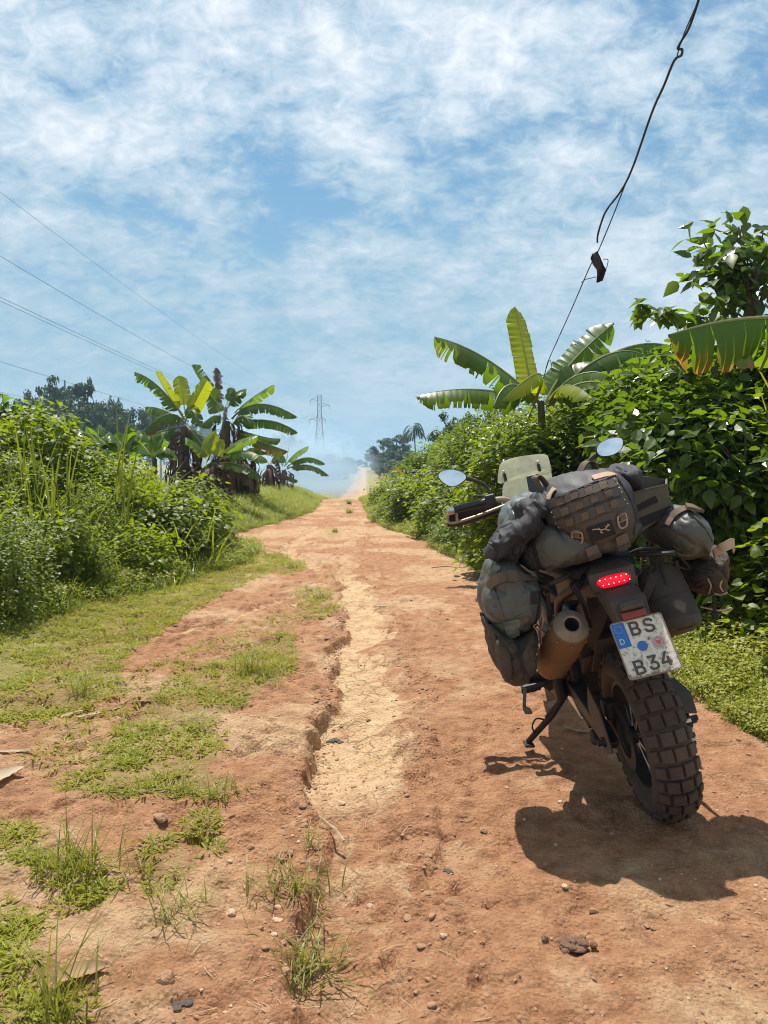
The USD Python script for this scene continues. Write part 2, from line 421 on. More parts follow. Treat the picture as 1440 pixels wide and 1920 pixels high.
# right and left edges of the bare track, by distance
RE = np.array([(-400, 3.0), (-20, 2.4), (1.5, 2.02), (3.57, 1.83), (8.9, 1.38), (13.6, .78), (19.3, -.22), (26, -.62), (33, -.95), (42, -1.2), (50, -.6), (58, -.9), (70, -1.5), (110, -2.6), (150, -3.4), (240, -5.6), (320, -9), (900, -12)])
LE = np.array([(-400, -2.2), (1.5, -2.2), (6.4, -2.4), (9.0, -2.2), (11.8, -2.25), (15.4, -3.1), (19, -2.7), (24, -2.35), (33, -2.85), (42, -3.4), (50, -3.4), (58, -3.3), (70, -3.9), (110, -5.0), (150, -6.0), (240, -8.4), (320, -13), (900, -18)])
GUL = np.array([gp(a, b) for a, b in [(640, 1990), (632, 1800), (645, 1650), (640, 1540), (655, 1450), (672, 1330), (668, 1250), (676, 1180), (664, 1110), (640, 1060)]])
# lateral place, half width, depth by distance
GY = GUL[:, 1][::1]; order = np.argsort(GY)


def gully(x, y):
    c = np.interp(y, GY[order], GUL[order, 0])
    c = c + .05 * np.sin(y * 3.1) + .03 * np.sin(y * 7.3 + 1) + .10 * fb(x, y, 4.0, 4, 71) + .035 * fb(x, y, 15, 3, 72) + .022 * fb(x, y, 42, 3, 77)
    w = np.interp(y, [1.5, 2.4, 2.8, 3.2, 4.2, 5.0, 6.0, 8.0, 10], [.11, .10, .11, .16, .19, .16, .15, .13, .1])
    d = np.interp(y, [1.5, 2.2, 2.7, 3.1, 4.0, 5.0, 6.5, 8.5, 10], [.035, .045, .055, .075, .075, .055, .045, .035, 0])
    d = d * np.clip(.15 + 2.6 * (fb(x * 0, y, 1.1, 3, 78) + .36), .25, 1.35)
    u = (x - c) / w
    left = sst(-1.08, -.90, u); right = 1 - sst(.25, 1.9, u)
    return np.minimum(left, right) * d, u, d


def rills(x, y):
    """Washed-out runnels at the road's shoulder."""
    z = 0 * x
    for pts, w, d in (([(560, 1045), (600, 1075), (560, 1110), (470, 1140), (420, 1160), (330, 1180)], .09, .035), ([(610, 985), (560, 1010), (540, 1035), (590, 1062)], .2, .05), ([(640, 1060), (600, 1100), (545, 1130)], .08, .03)):
        p = np.array([gp(a, b) for a, b in pts]); p = bez(np.c_[p, 0 * p[:, 0]], 40)[:, :2]
        dist = np.full(x.shape, 9.0)
        near = (y > p[:, 1].min() - 1) & (y < p[:, 1].max() + 1) & (np.abs(x) < 5)
        dd = np.min(np.hypot(x[near][:, None] - p[None, :, 0], y[near][:, None] - p[None, :, 1]), 1)
        dist[near] = dd
        z = z + d * (1 - sst(.3 * w, w, dist))
    return z


def height(x, y, fine=True):
    x = np.asarray(x, float); y = np.asarray(y, float)
    r = np.interp(y, RE[:, 0], RE[:, 1]); l = np.interp(y, LE[:, 0], LE[:, 1])
    off = np.maximum(np.maximum(x - r, l - x), 0)
    z = np.interp(y, [-400, 0, 36, 48, 62, 100, 140, 200, 250, 300, 360, 900], [0, 0, 0, -.45, -1.0, -1.15, -.85, .85, 2.7, 3.2, 4, 6])
    z = z + np.where(y > 0, .30 * sst(.05, 2.2, off), .2 * sst(.05, 2.2, off)) * sst(4, 9, y + 2) * 1.0
    z = z + sst(14, 60, off) * (4.5 * fb(x, y, .012, 3, 5) + 1.2)
    if fine:
        z = z + .10 * fb(x, y, .35, 3, 1) + .030 * fb(x, y, 1.7, 3, 2)
        near = (y > -3) & (y < 40) & (np.abs(x) < 9)
        xn, yn = x[near], y[near]
        g, u, d = gully(xn, yn)
        zz = -g - rills(xn + .12 * fb(xn, yn, 3, 3, 73), yn + .3 * fb(xn, yn, 2.5, 3, 74)) + .034 * fb(xn, yn, 5.5, 3, 3)
        # the flat wheel track is smoother than the broken shoulder
        rough = .45 + .55 * (1 - sst(.3, .8, xn - np.interp(yn, GY[order], GUL[order, 0])))
        rough = rough * np.where((u > -.85) & (u < 1.1) & (yn > 2.9), .40, 1.0)
        zz = zz + .034 * fb(xn, yn, 16, 4, 4) * rough
        zz = zz - .030 * rough * sst(.60, .72, fb(xn, yn, 3.4, 4, 75) + .5 + .2 * fb(xn, yn, 18, 3, 76))
        zz = zz - .020 * sst(.58, .70, fb(xn, yn, 9, 3, 8) + .5) * rough
        z[near] = z[near] + zz
    return z


def axis(lo, hi, fine_lo, fine_hi, step, grow):
    a = list(np.arange(fine_lo, fine_hi, step)); s = step
    while a[-1] < hi:
        s *= grow; a.append(a[-1] + s)
    s = step
    while a[0] > lo:
        s *= grow; a.insert(0, a[0] - s)
    return np.array(a)


XS = axis(-900, 900, -2.4, 2.2, .0145, 1.055)
ys = [1.55]
while ys[-1] < 1000:
    ys.append(ys[-1] + max(.0125, ys[-1] ** 2 * .00078 if ys[-1] < 60 else ys[-1] * .05))
yb = [1.55]; s_ = .02
while yb[0] > -400:
    s_ *= 1.35; yb.insert(0, yb[0] - s_)
YS = np.array(yb[:-1] + ys)
GX, GYY = np.meshgrid(XS, YS)
GZ = height(GX.ravel(), GYY.ravel()).reshape(GX.shape)


def ground_z(x, y):
    """Height of the sheet as built."""
    from scipy.interpolate import RegularGridInterpolator
    if not hasattr(ground_z, "f"):
        ground_z.f = RegularGridInterpolator((YS, XS), GZ, bounds_error=False, fill_value=0.0)
    return ground_z.f(np.stack([np.asarray(y, float), np.asarray(x, float)], -1))


# where the short grass grows: patches seen on the verge, as ground polygons
import shapely
PATCH = [shapely.Polygon([gp(a, b) for a, b in pts]) for pts in (
    [(-400, 1190), (0, 1160), (250, 1105), (430, 1043), (545, 1036), (535, 1062), (445, 1100), (340, 1155), (290, 1190), (225, 1235), (235, 1290), (150, 1330), (0, 1345), (-400, 1360)],
    [(395, 1228), (470, 1195), (555, 1180), (560, 1215), (530, 1275), (470, 1300), (420, 1335), (405, 1395), (390, 1440), (440, 1462), (400, 1500), (250, 1500), (105, 1490), (190, 1400), (265, 1330), (300, 1290)],
    [(548, 1103), (620, 1100), (632, 1150), (572, 1162)],
    [(520, 1050), (570, 1045), (575, 1070), (525, 1078)],
    [(355, 1520), (400, 1520), (440, 1580), (400, 1590), (345, 1560)],
    [(280, 1560), (345, 1580), (350, 1655), (300, 1670), (270, 1620)],
    [(0, 1520), (50, 1560), (70, 1620), (0, 1640)],
    [(40, 1620), (130, 1600), (215, 1640), (200, 1690), (100, 1690)],
    [(-200, 1700), (30, 1700), (90, 1740), (40, 1790), (-200, 1800)],
    [(-250, 1830), (60, 1800), (140, 1850), (170, 1990), (-250, 1990)],
    [(630, 1100), (0, 1345), (110, 1490), (300, 1500), (520, 1200)],
    [(640, 940), (668, 930), (655, 952), (630, 955)],
    [(600, 985), (625, 985), (640, 1005), (620, 1010)],
)]
PATCH_W = [1.0, .95, .55, .7, .75, .7, .8, .85, .8, .9, .16, .9, .7]


def grassiness(x, y):
    g = np.zeros(len(x)); p = shapely.points(x + .10 * fb(x, y, 3.1, 3, 31), y + .16 * fb(x, y, 2.6, 3, 32))
    for poly, w in zip(PATCH, PATCH_W):
        shapely.prepare(poly)
        g = np.maximum(g, w * shapely.contains(poly, p))
    r = np.interp(y, RE[:, 0], RE[:, 1]); l = np.interp(y, LE[:, 0], LE[:, 1])
    return np.maximum(g, np.where((x > r + .02) | (x < l - .05), np.where(y > 10.5, 1.0, np.where(x > r, 1.0, .45)), 0))


gx, gy = GX.ravel(), GYY.ravel()
nearm = (gy > -3) & (gy < 45) & (np.abs(gx) < 9)
pale = np.zeros(len(gx)); redd = np.zeros(len(gx)); green = np.zeros(len(gx))
g_, u_, d_ = gully(gx[nearm], gy[nearm])
xn, yn = gx[nearm], gy[nearm]
bed = np.where((u_ > -.95) & (u_ < 1.15 + 2.6 * fb(xn, yn, 3.5, 4, 11)), 1.0, 0) * sst(2.75, 3.1, yn) * (1 - sst(9.0, 11, yn))
spots = sst(.60, .74, fb(xn, yn, 3.2, 5, 12) + .5 + .25 * fb(xn, yn, 14, 4, 15)) * (1 - sst(9, 14, yn)) * sst(-.9, -.3, xn)
low = np.where((u_ > -.9) & (u_ < 1.8), 1, 0) * sst(.47, .60, fb(xn, yn, 4.5, 4, 13) + .5)
runn = sst(.010, .03, rills(xn, yn)) * .7
pale[nearm] = np.clip(np.maximum.reduce([1.0 * bed, .55 * spots, .65 * low, runn]) + .5 * fb(xn, yn, 8, 4, 16) * (bed + low > .1), 0, 1)
redd[nearm] = np.clip(sst(.38, .58, fb(xn, yn, 1.3, 5, 14) + .5 + .10 * np.exp(-((u_ - 2.2) / 1.5) ** 2)) * (1 - .7 * pale[nearm]) + .5 * sst(-1.5, -1.0, u_) * (1 - sst(-.95, -.85, u_)), 0, 1)
gm = grassiness(gx, gy)
green = np.where(np.abs(gx) < 400, gm, 1.0)

fz = np.stack([gx, gy, GZ.ravel()], -1)
ny, nx = GX.shape
i, j = np.meshgrid(np.arange(ny - 1), np.arange(nx - 1), indexing="ij")
quads = np.stack([i * nx + j, i * nx + j + 1, (i + 1) * nx + j + 1, (i + 1) * nx + j], -1).reshape(-1, 4)
tri = np.vstack([quads[:, [0, 1, 2]], quads[:, [0, 2, 3]]])
nor = np.zeros_like(fz); fn = np.cross(fz[tri[:, 1]] - fz[tri[:, 0]], fz[tri[:, 2]] - fz[tri[:, 0]])
for k in range(3):
    nor[:, k] = np.bincount(tri.ravel(), np.repeat(fn[:, k], 3), len(fz))
nor = nrm(nor)
qc = fz[quads].mean(1)
rr_ = np.interp(qc[:, 1], RE[:, 0], RE[:, 1]); ll_ = np.interp(qc[:, 1], LE[:, 0], LE[:, 1])
isroad = (qc[:, 0] < rr_) & (qc[:, 0] > ll_) & (qc[:, 1] > -60) & (qc[:, 1] < 330)

soil = look("laterite_soil", {
    "g": ("geometry", {}),
    "n1": ("noise_texture", {"scale": 1.1, "detail": 6.0, "roughness": 0.65}),
    "n2": ("noise_texture", {"scale": 11.0, "detail": 8.0, "roughness": 0.70}),
    "n3": ("noise_texture", {"scale": 95.0, "detail": 5.0, "roughness": 0.75}),
    "c1": ("rgb_ramp", {"ramp": [(0.28, (.210, .112, .054)), (0.46, (.358, .222, .121)), (0.62, (.438, .290, .166)), (0.78, (.52, .365, .22))]}),
    "c2": ("rgb_ramp", {"ramp": [(0.28, (.150, .067, .032)), (0.46, (.280, .134, .066)), (0.62, (.360, .190, .098)), (0.78, (.44, .26, .145))]}),
    "c3": ("rgb_ramp", {"ramp": [(0.28, (.31, .185, .095)), (0.48, (.46, .300, .165)), (0.72, (.56, .40, .245))]}),
    "c4": ("rgb_ramp", {"ramp": [(0.35, (.115, .125, .030)), (0.55, (.175, .178, .040)), (0.75, (.26, .215, .07))]}),
    "ar": ("attribute", {"attribute": "red"}), "ap": ("attribute", {"attribute": "pale"}), "ag": ("attribute", {"attribute": "green"}),
    "m1": ("mix_color", {"blend_type": "mix"}), "m2": ("mix_color", {"blend_type": "mix"}), "m3": ("mix_color", {"blend_type": "mix"}),
    "gs": ("math", {"math_type": "multiply", "value2": 0.75}),
    "ps": ("math", {"math_type": "multiply_add", "value2": 0.9, "value3": -0.45}), "pa": ("math", {"math_type": "add", "use_clamp": True}), "pm": ("math", {"math_type": "multiply", "use_clamp": True}),
    "sp": ("rgb_ramp", {"ramp": [(0.30, (.35,) * 3), (0.43, (.86,) * 3), (0.58, (1.06,) * 3), (0.72, (1.30,) * 3)]}),
    "md": ("mix_color", {"blend_type": "multiply", "fac": 0.75, "use_clamp": False}),
    "vo": ("voronoi_texture", {"scale": 70.0, "randomness": 1.0}),
    "h1": ("math", {"math_type": "multiply", "value2": 0.6}), "h2": ("math", {"math_type": "multiply_add", "value2": 1.0}), "h3": ("math", {"math_type": "multiply_add", "value2": -0.5}),
    "vw": ("mix_color", {"blend_type": "linear_light", "fac": 0.035}),
    "ve": ("voronoi_texture", {"scale": 9.0, "feature": "distance_to_edge"}), "vr": ("map_range", {"from_min": 0.0, "from_max": 0.035, "to_min": 0.0, "to_max": 1.0, "clamp": True}),
    "cm": ("mix_float", {"a": 1.0}), "cw": ("map_range", {"from_min": 0.44, "from_max": 0.56, "to_min": 0.15, "to_max": 1.0, "clamp": True}), "cx": ("mix_float", {"b": 1.0}), "ck": ("rgb_ramp", {"ramp": [(0.0, (.62,) * 3), (1.0, (1, 1, 1))]}), "mk": ("mix_color", {"blend_type": "multiply", "fac": 1.0, "use_clamp": False}),
    "h4": ("math", {"math_type": "multiply_add", "value2": 0.4}),
    "b": ("bump", {"strength": 1.0, "distance": 0.018}),
    "p": ("principled_bsdf", {"roughness": 0.92, "specular_ior_level": 0.25}),
}, [("g.position", n + ".vector") for n in ("n1", "n2", "n3", "vo")] + [
    ("n2.fac", "c1.fac"), ("n2.fac", "c2.fac"), ("n2.fac", "c3.fac"), ("n1.fac", "c4.fac"),
    ("ar.fac", "m1.fac"), ("c1.color", "m1.a"), ("c2.color", "m1.b"),
    ("n2.fac", "ps.value1"), ("ps.value", "pa.value1"), ("ap.fac", "pa.value2"), ("pa.value", "pm.value1"), ("ap.fac", "pm.value2"),
    ("pm.value", "m2.fac"), ("m1.result", "m2.a"), ("c3.color", "m2.b"),
    ("ag.fac", "gs.value1"), ("gs.value", "m3.fac"), ("m2.result", "m3.a"), ("c4.color", "m3.b"),
    ("n3.fac", "sp.fac"), ("m3.result", "md.a"), ("sp.color", "md.b"), ("g.position", "vw.a"), ("n2.color", "vw.b"), ("vw.result", "ve.vector"), ("ve.distance", "vr.value"), ("ap.fac", "cm.fac"), ("n1.fac", "cw.value"), ("vr.result", "cx.a"), ("cw.result", "cx.fac"), ("cx.result", "cm.b"), ("cm.result", "ck.fac"), ("md.result", "mk.a"), ("ck.color", "mk.b"), ("mk.result", "p.base_color"),
    ("n3.fac", "h1.value1"), ("n2.fac", "h2.value1"), ("h1.value", "h2.value3"), ("vo.distance", "h3.value1"), ("h2.value", "h3.value3"), ("cm.result", "h4.value1"), ("h3.value", "h4.value3"), ("h4.value", "b.height"), ("b.normal", "p.normal")], "p.BSDF")

for nm, mask, lab in (("dirt_road", isroad, "rutted red dirt road washed out by rain and running away uphill"), ("ground", ~isroad, "grassy verges and land on both sides of the dirt road")):
    q = quads[mask]; t3 = np.vstack([q[:, [0, 1, 2]], q[:, [0, 2, 3]]])
    used, inv = np.unique(t3, return_inverse=True)
    g = usdkit.mesh(stage, "/World/" + nm, (fz[used], inv.reshape(-1, 3)), soil, smooth=True)
    g.GetNormalsAttr().Set(Vt.Vec3fArray.FromNumpy(nor[used].astype(np.float32)))
    for k, a in (("pale", pale), ("red", redd), ("green", green * (0 if nm == "dirt_road" else 1) + (gm * .6 if nm == "dirt_road" else 0))):
        UsdGeom.PrimvarsAPI(g).CreatePrimvar(k, Sdf.ValueTypeNames.FloatArray, "vertex").Set(Vt.FloatArray.FromNumpy(a[used].astype(np.float32)))
    tag(g, lab, None, None, "structure")
# ------------------------------------------------------------------ far land: trees, palm, pylons, cables
rng = np.random.default_rng(21)


def place(x, y, dz=0.0):
    return np.array([x, y, float(ground_z([x], [y])[0]) + dz])


def tree_mesh(rng, kind):
    """A far tree about 10 m tall: (trunk with limbs, crown of leaf sprays)."""
    H = 10.0
    wood, tips = [], []
    top = {"round": .62, "flat": .80, "tall": .72, "airy": .70}[kind] * H
    lean = rng.normal(0, .3, 2)
    tr = bez([(0, 0, -.3), (lean[0] * .3, lean[1] * .3, top * .5), (lean[0], lean[1], top)], 10)
    wood.append(tube(tr, [.30, .20, .10], 7))
    nb = {"round": 26, "flat": 22, "tall": 24, "airy": 18}[kind]
    for k in range(nb):
        a = k * 2.399 + rng.normal(0, .3)
        f = rng.uniform(.38, 1.0) if kind != "flat" else rng.uniform(.62, 1.0)
        b = tr[int(f * 9)]
        R_ = {"round": 3.6 * math.sin(min(1, f) * 2.2) + .5, "flat": rng.uniform(2.2, 4.6), "tall": 2.3 * math.sin(f * 2.6) + .6, "airy": rng.uniform(1.2, 3.0)}[kind] * rng.uniform(.6, 1.15)
        rise = {"round": rng.uniform(.2, 2.6), "flat": rng.uniform(.1, 1.0), "tall": rng.uniform(.4, 2.2), "airy": rng.uniform(.4, 2.4)}[kind]
        e = b + np.array([math.cos(a) * R_, math.sin(a) * R_, rise])
        m = (b + e) / 2 + np.array([0, 0, -.15 * R_ + rng.normal(0, .15)])
        wood.append(tube(bez([b, m, e], 6), [.085, .03], 5))
        tips += [e, m + (e - m) * .5 + rng.normal(0, .25, 3)]
    tips = np.array(tips)
    n = {"round": 3400, "flat": 2600, "tall": 2800, "airy": 1700}[kind]
    c = tips[rng.integers(0, len(tips), n)]
    sc = {"round": (.75, .75, .55), "flat": (.85, .85, .30), "tall": (.62, .62, .62), "airy": (.55, .55, .42)}[kind]
    d = nrm(rng.normal(0, 1, (n, 3))); P = c + d * np.array(sc) * rng.uniform(.35, 1.1, (n, 1)) ** .6
    v, f = leafcloud(P, nrm(d + [0, 0, .9] + rng.normal(0, .5, (n, 3))), rng.normal(0, 1, (n, 3)) + [0, 0, -.4], rng.uniform(.26, .48, n), DIAMOND[0] * [1.5, 1, 1], DIAMOND[1])
    k = 10.6 / v[:, 2].max(); w = cat_(wood)
    return (w[0] * [1, 1, k], w[1]), (v * [1, 1, k], f)


def make_tree(name, label, m, rng, kind, group=None):
    t = thing(name, label, "tree", m, group)
    w, c = tree_mesh(rng, kind)
    part("trunk", w, M["bark"], t, smooth=50)
    part("crown", c, M["far"], t)
    return t


def put(px, py, y, h, rz=0.0, sxy=1.0):
    """Matrix for a 10 m tree seen at distance y whose top is at the pixel; it stands on the land, which hides its foot."""
    p = at(px, py, y)
    g = float(ground_z([p[0]], [y])[0])
    s = max((p[2] - g), h * .6) / 10.6
    return mat4((p[0], y, p[2] - 10.6 * s), rz, (h / 10 * sxy, h / 10 * sxy, s))


# the wooded rise beyond the banana plants
t_flat = make_tree("spreading_tree", "spreading flat-topped dark tree highest on the distant wooded rise, below the cables", put(120, 706, 120, 10.0, .4, 1.0), rng, "flat")
t_airy = make_tree("airy_tree", "tall see-through tree with rounded crown beside the spreading tree on the rise", put(179, 705, 122, 9.0, 1.1, .75), rng, "airy")
t_round = make_tree("forest_tree", "dark rounded tree in the distant forest on the rise", put(72, 728, 118, 7.0, .2, .9), rng, "round", "distant forest trees on the rise")
t_tall = make_tree("tall_forest_tree", "narrow tall tree in the distant forest on the rise", put(215, 742, 128, 7.0, .7, .8), rng, "tall", "narrow trees of the distant forest")
RISE = [(20, 752, 112, 6), (45, 742, 116, 6.5), (98, 738, 114, 6.5), (140, 744, 112, 7), (165, 748, 116, 6), (195, 752, 114, 7), (232, 760, 122, 7), (252, 764, 132, 7), (275, 762, 138, 8), (300, 768, 140, 8), (325, 774, 142, 8), (-20, 748, 112, 7), (-60, 740, 115, 8), (60, 758, 104, 5.5), (120, 760, 104, 6), (180, 765, 106, 6), (220, 776, 108, 6), (350, 786, 150, 8), (380, 792, 150, 8), (410, 800, 155, 8), (440, 806, 160, 8), (470, 812, 165, 8)]
for k, (a, b, y, h) in enumerate(RISE):
    dup(t_round if k % 3 else t_tall, put(a, b, y, h * rng.uniform(.9, 1.15), rng.uniform(0, 6.3), rng.uniform(.9, 1.25)))
# hazy forest line beyond the smoke
HAZE_L = [(500, 822, 210, 9), (528, 812, 215, 11), (548, 824, 205, 10), (562, 838, 230, 9), (580, 846, 235, 9), (600, 849, 240, 9), (618, 852, 240, 8), (634, 855, 245, 8), (650, 856, 250, 8), (664, 860, 255, 8), (545, 852, 180, 8), (515, 846, 175, 9), (575, 866, 170, 7), (610, 868, 175, 7), (640, 868, 180, 7), (590, 874, 140, 6), (560, 872, 135, 6), (625, 876, 150, 6), (655, 872, 200, 6)]
for k, (a, b, y, h) in enumerate(HAZE_L):
    dup(t_round if k % 2 else t_tall, put(a, b, y, h, rng.uniform(0, 6.3), rng.uniform(.9, 1.3)), label="bluish tree in the hazy line beyond the smoke", group="hazy trees beyond the smoke")
dup(t_flat, put(745, 815, 170, 9, 1.0, .95), label="flat-topped hazy tree beside the palm by the far road")
dup(t_round, put(718, 834, 200, 10, 2.0, .95), label="rounded blue tree closest to the crest of the far road", group="hazy trees lining the far road")
HAZE_R = [(700, 848, 215, 8), (708, 856, 190, 6), (735, 846, 175, 8), (752, 842, 165, 8), (765, 846, 150, 7), (772, 858, 130, 6), (798, 850, 125, 7), (745, 862, 135, 6), (725, 866, 150, 5), (760, 872, 110, 5), (790, 862, 105, 6), (836, 812, 100, 8), (712, 872, 160, 4)]
for k, (a, b, y, h) in enumerate(HAZE_R):
    dup(t_tall if k % 3 == 1 else t_round, put(a, b, y, h, rng.uniform(0, 6.3), rng.uniform(.9, 1.25)), label="tree in the hazy row that lines the far road", group="hazy trees lining the far road")
# dark trees behind the thicket beside the banana plant
t_dark = make_tree("dark_tree", "dark leafy tree behind the thicket under the big banana leaf", put(868, 768, 38, 6.2, .3, .50), rng, "round")
for a, b, y, h, sx in ((858, 786, 42, 6, .40), (905, 766, 36, 6, .5), (940, 770, 34, 6, .5), (975, 772, 33, 6, .5), (1120, 700, 26, 6, .5), (1180, 690, 24, 6, .5), (1075, 745, 26, 6, .45)):
    dup(t_dark, put(a, b, y, h, rng.uniform(0, 6), sx), label="dark leafy tree closing the thicket behind the banana plant", group="dark trees behind the thicket")


# coconut palm
def palm(name, label, m, rng):
    t = thing(name, label, "palm tree", m)
    tr = bez([(0, 0, -.5), (.15, 0, 4), (.5, 0, 8), (.6, 0, 9.3)], 14)
    part("trunk", tube(tr, [.22, .15, .12], 8), M["bark"], t, smooth=50)
    for k in range(18):
        a = k * 2.399; el = rng.uniform(-.5, 1.15); L = rng.uniform(2.6, 3.2)
        o = np.array([math.cos(a), math.sin(a), 0])
        p = bez([tr[-1], tr[-1] + o * L * .45 * math.cos(el * .8) + [0, 0, L * .40 * math.sin(el) + .25], tr[-1] + o * L * .80 * math.cos(el * .6) + [0, 0, L * .42 * math.sin(el) - .45], tr[-1] + o * L * .92 * math.cos(el * .5) + [0, 0, L * .25 * math.sin(el) - 1.25]], 26)
        tg = nrm(np.gradient(p, axis=0)); sd = nrm(np.cross(tg, (0, 0, 1)))
        ps, ns, ds, ss = [], [], [], []
        for i in range(3, 26):
            for s in (-1, 1):
                ps.append(p[i]); ds.append(sd[i] * s + tg[i] * .7 + [0, 0, -.55]); ns.append(np.cross(sd[i] * s, tg[i]) + [0, 0, .3]); ss.append(.75 * math.sin(math.pi * min(1, (i - 1) / 25) * .9) + .1)
        lf = leafcloud(np.array(ps), np.array(ns), np.array(ds), np.array(ss), DIAMOND[0] * [.22, 1, 1], DIAMOND[1])
        part("frond", cat_([tube(p, [.03, .008], 4), lf]), M["far"], t)
    return t


pp = at(781, 800, 105); gz_ = float(ground_z([pp[0]], [105])[0]); ps_ = (pp[2] - gz_) / 10.0
palm("coconut_palm", "lone coconut palm standing tall beside the far road", mat4((pp[0], 105, gz_), 2.6, (.58, .58, ps_)), rng)


# lattice pylons
def pylon(name, label, x, y, z0, H, wide, arms):
    t = thing(name, label, "pylon", mat4((x, y, z0)))
    b, tp = wide
    w = lambda z: b + (tp - b) * min(1, z / (H * .82)) ** .8
    bars = []
    n = 9; zs = [H * (1 - (1 - k / n) ** 1.25) for k in range(n + 1)]
    leg = lambda sx, sy, z: np.array([sx * w(z), sy * w(z), z])
    for sx in (-1, 1):
        for sy in (-1, 1):
            part("leg", tube([leg(sx, sy, z) for z in zs], .11, 4), M["steel"], t)
    for k in range(n):
        z0_, z1 = zs[k], zs[k + 1]
        br = []
        for (ax_, ay), (bx, by) in (((-1, -1), (1, -1)), ((1, -1), (1, 1)), ((1, 1), (-1, 1)), ((-1, 1), (-1, -1))):
            br += [tube([leg(ax_, ay, z0_), leg(bx, by, z1)], .055, 3), tube([leg(bx, by, z0_), leg(ax_, ay, z1)], .055, 3), tube([leg(ax_, ay, z1), leg(bx, by, z1)], .055, 3)]
        part("bracing", cat_(br), M["steel"], t)
    for z, l, r in arms:
        for s, L in ((-1, l), (1, r)):
            if L:
                e = np.array([s * L, 0, z + .3])
                part("cross_arm", cat_([tube([leg(s, sy, z), e], .09, 4) for sy in (-1, 1)] + [tube([leg(s, sy, z + 1.6), e], .07, 4) for sy in (-1, 1)]), M["steel"], t)
                part("insulator", tube([e, e - [0, 0, 2.0]], .12, 5), M["steel"], t)
    return t


M["steel"] = plain("galvanised_steel", (.16, .17, .18), .6, .3)
M["cable"] = plain("cable", (.018, .018, .022), .6)
pc = at(599, 741, 390)
pylon("pylon", "tall lattice pylon of the power line rising alone above the smoke", pc[0], 390, pc[2] - 41, 41, (3.6, .9), ((28.5, 5.0, 3.2), (35.5, 0, 5.2), (38.5, 4.4, 0)))
pq = at(546, 824, 520)
pylon("pylon", "distant wide-headed pylon half hidden by trees beside the small banana plant", pq[0], 520, pq[2] - 34, 34, (4.2, 2.2), ((27, 10, 10), (32, 6, 6)))
pr2 = at(645, 836, 700)
pylon("pylon", "smallest and farthest pylon, faint beyond the smoke", pr2[0], 700, pr2[2] - 30, 30, (2.6, .8), ((22, 4, 4), (27, 4, 4)))


def cable(label, a, b, sag, r, y0=14):
    """From a far point b, sagging, over the point a and on past the picture's edge."""
    a, b = np.array(a), np.array(b)
    k = (b[1] - y0) / (b[1] - a[1]); s = b + (a - b) * k
    t = np.linspace(0, 1, 70)[:, None]
    p = s + (b - s) * t; ta = (a[1] - y0) / (b[1] - y0)
    p[:, 2:] += sag * ((2 * t - 1) ** 2 - 1) - sag * ((2 * ta - 1) ** 2 - 1) * (1 - t) / (1 - ta)
    single("power_cable", tube(p, r, 5), M["cable"], label, "power cable")


cable("highest and thinnest of the power cables crossing the sky to the pylon", at(0, 360, 60), at(594, 752, 390), 5.0, .011)
cable("second power cable from the top, running down behind the banana clump", at(0, 480, 60), at(594, 766, 390), 6.0, .016)
cable("upper wire of the close pair of power cables", at(0, 557, 60), at(590, 790, 390), 4.0, .016)
cable("lower wire of the close pair of power cables", at(0, 564, 62), at(588, 794, 392), 4.0, .016)
cable("low power cable passing in front of the spreading tree", at(0, 678, 70), at(546, 828, 520), 2.0, .017)
cable("lowest power cable, just above the forest on the rise", at(0, 735, 70), at(540, 834, 520), 2.0, .012)
# ------------------------------------------------------------------ the motorcycle and its luggage
# local axes: X ahead, Y towards its left side, Z up; origin where the rear tyre touches the ground
BX, BY, LEAN = 1.05, 2.80, 0.246
cl_, sl_ = math.cos(LEAN), math.sin(LEAN)
BIKE = Gf.Matrix4d(0, 1, 0, 0, -cl_, 0, -sl_, 0, -sl_, 0, cl_, 0, BX, BY, float(ground_z([BX - .02], [BY])[0]) - .004, 1)
BR = np.array([[0, 1, 0], [-cl_, 0, -sl_], [-sl_, 0, cl_]])      # rows: local axes in the world
BO = np.array([BX, BY, 0.0])


def to_local(p):
    return (np.asarray(p, float) - BO) @ BR.T


CAM_L = to_local([0, 0, CAM_H])


def bl(px, py, X):
    """The bike-local point at distance X ahead of the rear axle seen at a pixel."""
    d = ray(px, py) @ BR.T
    return CAM_L + d * ((X - CAM_L[0]) / d[0])


def sym(px, py):
    """The point on the bike's middle plane."""
    d = ray(px, py) @ BR.T
    return CAM_L + d * (-CAM_L[1] / d[1])


def on(mesh, px, py, off=0.003):
    """Where the view through a pixel meets the mesh, lifted off along its normal: (point, normal); None if it misses."""
    v, f = np.asarray(mesh[0]), np.asarray(mesh[1])
    d = nrm(ray(px, py) @ BR.T)
    a, b, c = v[f[:, 0]], v[f[:, 1]], v[f[:, 2]]
    e1, e2 = b - a, c - a
    h = np.cross(d, e2); det = (e1 * h).sum(1)
    det = np.where(abs(det) < 1e-12, 1e-12, det)
    s = CAM_L - a; u = (s * h).sum(1) / det; q = np.cross(s, e1); w = (q @ d) / det; t = (e2 * q).sum(1) / det
    ok = (u >= -1e-6) & (w >= -1e-6) & (u + w <= 1 + 1e-6) & (t > 0)
    if not ok.any():
        return None
    k = np.where(ok)[0][np.argmin(t[ok])]
    n = nrm(np.cross(e1[k], e2[k])); n = n if n @ d < 0 else -n
    return CAM_L + d * t[k] + n * off, n


